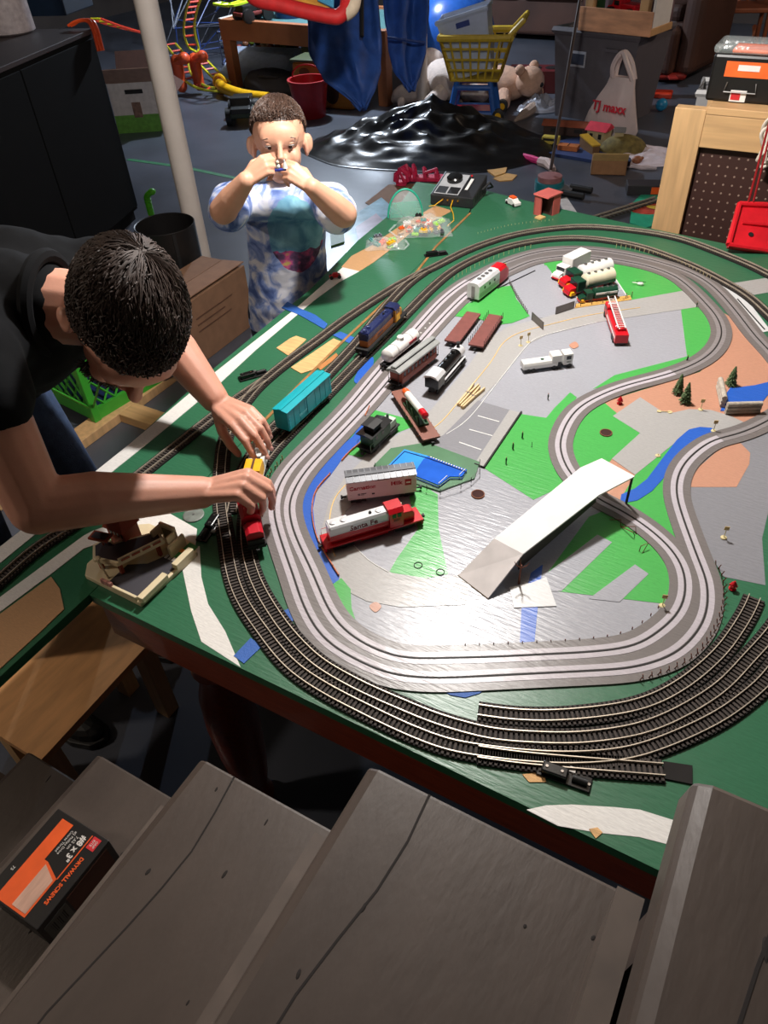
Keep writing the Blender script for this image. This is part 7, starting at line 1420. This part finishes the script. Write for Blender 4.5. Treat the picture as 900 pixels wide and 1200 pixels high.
t = thing('toy_bus', 'pale yellow toy bus at the left end of the mat', 'toy', W(645,170,0.02), 0.05); MB().box(-0.06,0.06,-0.03,0.03,0.012,0.06).build('body', M('bus_yellow', (190,170,70), rough=0.5), t, bev=0.006); MB().box(-0.05,0.05,-0.031,-0.029,0.035,0.05).build('window_band', BLACK, t)
for x in (-0.035,0.035):
    for q in (-1,1): tyre(t, x, q*0.028, 0.013, 0.006)
t = wrinkled('white_cloth', 'crumpled white cloth on the floor beside the toy hill', 'cloth', W(752,184), 0.30, 0.26, 0.035, 9, M('cloth_white', (206,192,196), rough=0.8), 0.3, 0.7, 2.6, 36, 'fabric')
MB().tube([(-0.1,-0.2,0.01),(-0.02,-0.26,0.012),(0.08,-0.25,0.01)], 0.012, 6).build('hem', M('cloth_white'), t, smooth=True)
t = thing('toy_hill', 'olive toy hill with a tiny hut on the white cloth', 'toy hill', W(730,176,0.02), 0.2); hm = MB().ball((0,0,0), (0.16,0.11,0.10), 20, 12); hm.build('hill', M('hill_olive', (112,98,50), rough=0.8, var=0.4, sc=30), t, smooth=True); MB().box(-0.07,-0.01,-0.03,0.03,0.08,0.12).build('hut', HW, t); MB().prof([(-0.04,0.12),(0,0.145),(0.04,0.12)], -0.08, 0.0).build('hut_roof', GREYF, t)
t = openbox('open_carton', 'small open brown and white carton on the floor by the mat', W(692,205), 0.30, 0.22, 0.14, 0.09, M('carton_brown', (150,108,72), rough=0.7)); MB().at(0,0,0.09,rx=-0.9).box(0,0.22,-0.07,0,-0.002,0.002).build('flap', M('flap_cream', (206,170,110), rough=0.7), t); MB().box(0.03,0.19,0.03,0.11,0.01,0.06).build('contents', M('carton_orange', (200,130,60), rough=0.6), t)
t = thing('blue_pouch', 'dark blue folded pouch behind the small carton', 'pouch', W(722,193), 0.2); MB().box(-0.09,0.09,-0.05,0.05,0,0.04).build('body', M('pouch_navy', (36,44,70), rough=0.8), t, bev=0.015, seg=3); MB().box(-0.092,0.092,-0.052,-0.01,0.036,0.044).build('flap', M('pouch_navy2', (44,54,84), rough=0.8), t, bev=0.004)
t = thing('toy_shell', 'small brown toy shell on the white cloth', 'toy', W(746,191,0.03), 0.4); MB().ball((0,0,0.02), (0.035,0.025,0.025), 12, 8).build('shell', M('shell_brown', (160,100,70), rough=0.5), t, smooth=True); MB().ball((0.03,0,0.03), (0.012,0.01,0.01), 8, 6).build('tip', M('shell_brown'), t, smooth=True)
# red and orange toys by the sofa
t = thing('toy_crane', 'orange and red toy crane by the sofa', 'toy', W(752,112), 0.15); MB().cyl((0,0,0.04), (0,0,0.26), 0.055, 0.05, 12).build('column', M('crane_red', (206,56,26), rough=0.45), t, smooth=True); MB().box(-0.06,0.10,-0.05,0.05,0.26,0.31).build('arm', M('crane_orange', (206,110,30), rough=0.45), t, bev=0.01); MB().box(-0.09,0.24,-0.08,0.06,0,0.04).build('base', M('crane_red'), t, bev=0.01)
t = thing('toy_plane', 'small red toy plane on the floor by the sofa', 'toy', W(784,98), 0.4); MB().limb([(-0.1,0,0.05),(0.1,0,0.06)], [0.02,0.035], 10).build('fuselage', M('plane_red', (150,40,34), rough=0.5), t, smooth=True); MB().box(-0.03,0.04,-0.13,0.13,0.055,0.07).build('wing', M('plane_red'), t, bev=0.004); MB().box(-0.11,-0.07,-0.01,0.01,0.06,0.11).build('tail', M('plane_red'), t)
t = thing('small_ball', 'little bright blue ball on the open floor', 'ball', W(774,130)); MB().ball((0,0,0.045), 0.045, 16, 10).build('ball_shell', M('ball_cyan', (40,140,190), rough=0.35), t, smooth=True); MB().tube([(0.0455*math.cos(a*PI/10),0.0455*math.sin(a*PI/10),0.045) for a in range(20)], 0.0015, 4, True).build('seam', M('ball_cyan_d', (30,110,150)), t)
# sofa
SOF = M('sofa_brown', (70, 44, 34), rough=0.6, var=0.25, sc=3, bump=0.3, bsc=7); sl = W(515,62); sr = W(800,85)
t = thing('sofa', 'long dark brown leather sofa along the back', 'sofa', (-3.7, 8.75, 0), 0.0); MB().box(-1.15,1.15,0.10,0.75,0.05,0.40).build('base', SOF, t, bev=0.04, seg=3)
for k in range(3): MB().box(-1.0+k*0.667,-0.345+k*0.667,0.02,0.62,0.38,0.54).build('seat_cushion', SOF, t, bev=0.06, seg=3); MB().box(-1.0+k*0.667,-0.345+k*0.667,0.5,0.78,0.50,0.98).build('back_cushion', SOF, t, bev=0.07, seg=3)
for x in (-1.2,1.0): MB().box(x,x+0.24,0.02,0.8,0.05,0.66).build('arm', SOF, t, bev=0.07, seg=3)
t = thing('armchair', 'brown leather recliner beside the grey bin', 'armchair', (-1.80, 7.55, 0), -0.2); MB().box(-0.42,0.42,0.05,0.8,0.06,0.44).build('base', SOF, t, bev=0.06, seg=3); MB().box(-0.38,0.38,-0.05,0.12,0.06,0.42).build('footrest', SOF, t, bev=0.05, seg=3); MB().box(-0.34,0.34,0.08,0.62,0.42,0.56).build('seat_cushion', SOF, t, bev=0.05, seg=3); MB().at(0,0.6,0.45,rx=-0.15).box(-0.40,0.40,0,0.24,0,0.75).build('backrest', SOF, t, bev=0.08, seg=3)
for x in (-0.52,0.36): MB().box(x,x+0.17,0.02,0.8,0.06,0.68).build('arm', SOF, t, bev=0.07, seg=3)
# rocking chair with toys behind
rp_ = W(862,58); t = thing('rocking_chair', 'small wooden spindle rocking chair at the far right', 'chair', (rp_.x,rp_.y,0), 0.3); RC = M('chair_wood', (140,76,44), rough=0.5, var=0.15, sc=8)
for x in (-0.2,0.2): MB().tube(smoothline([Vector((x,-0.35,0.06)), Vector((x,-0.1,0.02)), Vector((x,0.2,0.03)), Vector((x,0.42,0.12))],5), 0.022, 8).build('rocker', RC, t, smooth=True)
MB().box(-0.25,0.25,-0.22,0.22,0.33,0.37).build('seat', RC, t, bev=0.01)
for x in (-0.2,0.2):
    for y in (-0.18,0.18): MB().cyl((x,y,0.03), (x*0.95,y*0.95,0.34), 0.02, n=8).build('leg', RC, t, smooth=True)
for k in range(6): x = -0.2+k*0.08; MB().cyl((x,0.2,0.36), (x*1.05,0.3,0.90), 0.014, n=7).build('spindle', RC, t, smooth=True)
MB().tube([(-0.24,0.30,0.88),(0,0.33,0.94),(0.24,0.30,0.88)], 0.035, 8).build('crest_rail', RC, t, smooth=True)
for x in (-0.24,0.24): MB().tube([(x,0.24,0.6),(x,-0.2,0.56)], 0.02, 8).build('arm_rest', RC, t, smooth=True); MB().cyl((x,-0.17,0.36), (x,-0.17,0.56), 0.015, n=7).build('arm_post', RC, t, smooth=True)
p = W(884,56); truck_toy('toy_tractor', 'green and yellow toy tractor behind the rocking chair', (p.x+0.42,p.y+0.25,0), 0.5, M('tractor_green', (30,70,36), rough=0.4), YELP, 0.5, 'toy tractor'); p = W(898,40); t = thing('ride_on_toy', 'red and yellow ride-on toy at the right edge of view', 'toy', (p.x+0.75,p.y-0.1,0), 0.2); MB().box(-0.3,0.3,-0.2,0.2,0.1,0.4).build('body', M('rideon_red', (160,24,28), rough=0.4), t, bev=0.06, seg=3); MB().box(-0.3,0.3,-0.22,0.22,0.62,0.72).build('roof', M('rideon_yellow', (200,150,30), rough=0.4), t, bev=0.04, seg=3)
for x in (-0.24,0.24):
    for q in (-1,1): MB().cyl((x,q*0.18,0.38), (x,q*0.18,0.66), 0.02, n=8).build('roof_post', M('rideon_red'), t); tyre(t, x, q*0.2, 0.1, 0.04)

# ---- pegboard bench end, case, rope, red swing
PW1 = PINEW; y0 = 2.62
pl_, pr_ = Vector((-0.468,y0,0)), Vector((0.6,y0,0)); zt = 1.035
t = thing('pegboard_panel', 'dark brown pegboard framed with pale pine boards behind the table', 'pegboard', (0.0,y0,0)); MB().box(-0.468,-0.376,-0.02,0.02,0,zt).build('frame_post', PW1, t, bev=0.002); MB().box(0.70,0.79,-0.02,0.02,0,zt).build('frame_post', PW1, t, bev=0.002)
MB().box(-0.376,0.70,-0.018,0.02,zt-0.105,zt-0.012).build('frame_rail', PINEX, t, bev=0.002); MB().box(-0.376,0.70,-0.018,0.020,0.1,0.19).build('frame_rail', PINEX, t); MB().box(-0.376,0.79,-0.02,0.30,zt-0.012,zt+0.008).build('top_board', PINEX, t, bev=0.002)
MB().box(-0.376,0.70,0.004,0.010,0.19,zt-0.105).build('pegboard', M('pegboard_brown', (62,36,30), rough=0.6, var=0.15, sc=4), t); m = MB()
for i_ in range(40):
    for j_ in range(26):
        x, z_ = -0.36+i_*0.0265, 0.24+j_*0.0265; m.cyl((x,0.0032,z_), (x,0.0042,z_), 0.0033, n=6)
m.build('peg_holes', M('peg_hole', (150,126,112), rough=0.7), t, kind='stuff'); MB().box(-0.42,-0.38,0.26,0.30,0,zt-0.012).build('rear_post', PW1, t); MB().box(0.72,0.76,0.26,0.30,0,zt-0.012).build('rear_post', PW1, t)
zc = zt+0.008; t = thing('tool_case', 'black tool case with orange label in clear wrap on the bench', 'tool case', (-0.305,y0+0.10,zc), 0.0); MB().box(-0.095,0.10,-0.05,0.08,0,0.125).build('body', BX, t, bev=0.008); MB().box(-0.055,0.075,-0.0515,-0.05,0.068,0.108).build('orange_label', M('case_orange', (240,104,40), rough=0.5), t); MB().box(-0.02,0.04,-0.053,-0.05,0.085,0.10).build('white_print', WHITEP, t)
MB().box(-0.025,0.02,-0.053,-0.05,0.004,0.034).build('white_sticker', WHITEP, t); MB().box(-0.022,0.004,-0.0545,-0.052,0.009,0.030).build('red_mark', RDL, t); MB().box(-0.10,0.105,-0.055,0.085,0.125,0.150).build('clear_wrap', CLEAR, t, bev=0.01); MB().tube([(-0.04,-0.055,0.055),(-0.045,-0.06,0.03),(0.045,-0.06,0.03),(0.04,-0.055,0.055)], 0.002, 5).build('wire_handle', STEEL, t)
MB().box(-0.05,0.07,-0.03,0.06,0.125,0.135).build('orange_top', M('case_orange'), t, bev=0.003); t = thing('plastic_tub', 'translucent grey tub standing behind the bench end', 'tub', (-0.375,y0+0.48,0), 0.1); tubshape(t, 0.10, 0.08, 0.11, 0.09, 0.985, 0.006, M('tub_grey', (150,150,152), rough=0.4, var=0.05))
t = thing('rope_coil', 'tangle of white cotton rope hanging from the bench corner', 'rope', (-0.165,y0-0.05,zt-0.06)); RP = M('rope_white', (214,204,190), rough=0.8); rn = random.Random(6); pts = []
for k in range(60): a_ = k*0.9; pts.append(Vector((0.03*math.cos(a_)+rn.uniform(-.015,.015), rn.uniform(-0.02,0.012), 0.05*math.sin(a_*0.7)+rn.uniform(-.03,.03))))
MB().tube(smoothline(pts,4), 0.0045, 6).build('rope', RP, t, smooth=True); MB().cyl((0,-0.01,0.0), (0,0.04,0.03), 0.005, n=6).build('hook', STEEL, t)
sw = D(905,258,2.15); t = thing('toy_swing', 'red plastic swing seat hanging on red cords over the far rim', 'swing', sw); RS_ = M('swing_red', (206,28,40), rough=0.35); c0, c1_, c2_, c3_ = D(866,240,2.15)-sw, D(960,244,2.15)-sw, D(960,304,2.10)-sw, D(853,288,2.10)-sw
slab(MB(), [c0,c3_,c2_,c1_], 0.014).build('seat', RS_, t, bev=0.003); ins = lambda a_,b_,k_: a_.lerp(b_,k_)
nr = (c3_-c0).cross(c1_-c0).normalized(); nr = nr if nr.dot(-sw+Vector((0,0,CZ))) > 0 else -nr
for a_, b_ in ((c0,c1_),(c1_,c2_),(c2_,c3_),(c3_,c0)): MB().tube([a_+nr*0.004, b_+nr*0.004], 0.008, 8).build('rim', RS_, t, smooth=True)
MB().tube([ins(c0,c3_,0.45)+nr*0.003+(c1_-c0)*0.1, ins(c1_,c2_,0.45)+nr*0.003], 0.005, 6).build('ridge', RS_, t, smooth=True)
for k_ in (0.22,0.46,0.70): p = ins(ins(c0,c3_,0.68), ins(c1_,c2_,0.68), k_)+nr*0.0008; MB().tube([p, p+nr*0.0015], 0.0075, 14).build('hole', BLACK, t)
MB().tube([ins(c0,c1_,0.10)+nr*0.006, D(905,130,2.0)-sw, D(945,-60,1.95)-sw], 0.003, 6).build('cord', M('cord_red', (150,20,26), rough=0.6), t); MB().tube([ins(c0,c1_,0.16)+nr*0.006, D(908,135,2.0)-sw, D(945,-60,1.95)-sw], 0.003, 6).build('cord', M('cord_red'), t)
# things on floor by the bench
t, c, P_ = sheet('picture_card', 'colourful printed play card on the floor beside the bench post', 'card', [(740,240),(752,228),(770,222),(775,262),(756,268),(738,262)], 0.0, M('card_teal', (40,170,130), rough=0.5), 0.006); MB().ball((0,0.02,0.006), (0.11,0.10,0.004), 16, 6).build('printed_blob', M('card_reds', (176,66,50), rough=0.5, var=0.6, sc=12), t); MB().ball((0.05,0.04,0.008), (0.06,0.03,0.004), 12, 6).build('printed_blob', M('card_yellow2', (220,190,70), rough=0.5), t)
t = thing('toy_box_lid', 'dark box with orange marks on the floor beside the bench post', 'box', W(757,226), 0.35); MB().box(-0.12,0.12,-0.05,0.06,0,0.06).build('body', M('lid_dark', (46,42,46), rough=0.5), t, bev=0.004); MB().box(0.02,0.10,-0.052,-0.049,0.01,0.05).build('orange_mark', ORANGEP, t)
a_, b_ = W(695,250,0.05), W(772,226,0.05); mid = (a_+b_)/2; t = thing('loose_track', 'loose grey straight track piece lying on the floor beyond the table', 'track', (mid.x,mid.y,0), math.atan2((b_-a_).y,(b_-a_).x)); Lh = (b_-a_).length/2; MB().box(-Lh,Lh,-0.03,0.03,0.0,0.012).build('bed', M('track_grey', (86,84,80), rough=0.6), t); m = MB()
for k in range(int(Lh*2/0.03)): m.box(-Lh+k*0.03,-Lh+k*0.03+0.012,-0.035,0.035,0.012,0.018)
m.build('ties', TIE, t, kind='stuff')
for y in (-0.02,0.02): MB().box(-Lh,Lh,y-0.002,y+0.002,0.018,0.026).build('rail', RAIL, t)
# floor details: green tape line, worn paint
t = thing('tape_line', 'faint green tape line across the basement floor', 'tape', W(215,196)); MB().ribbon([W(150,187)-W(215,196), W(215,196)-W(215,196), W(300,214)-W(215,196)], -0.02, 0.02, 0, 0.002).build('tape', M('tape_green', (52,120,80), rough=0.6), t)
# unseen sockets and drop rods added above the room lamps
for i_, p in enumerate((LAMP_MAIN, LAMP_BACK, LAMP_SIDE, LAMP_STAIR)):
    tag(MB().lathe([(0.05,-0.03),(0.06,0)], (p[0],p[1],2.35), 18).cyl((p[0],p[1],2.32), (p[0],p[1],p[2]+0.09), 0.012, n=10).build('unseen_fitting_%d' % (i_+1), WHITEP, smooth=True), kind='structure')
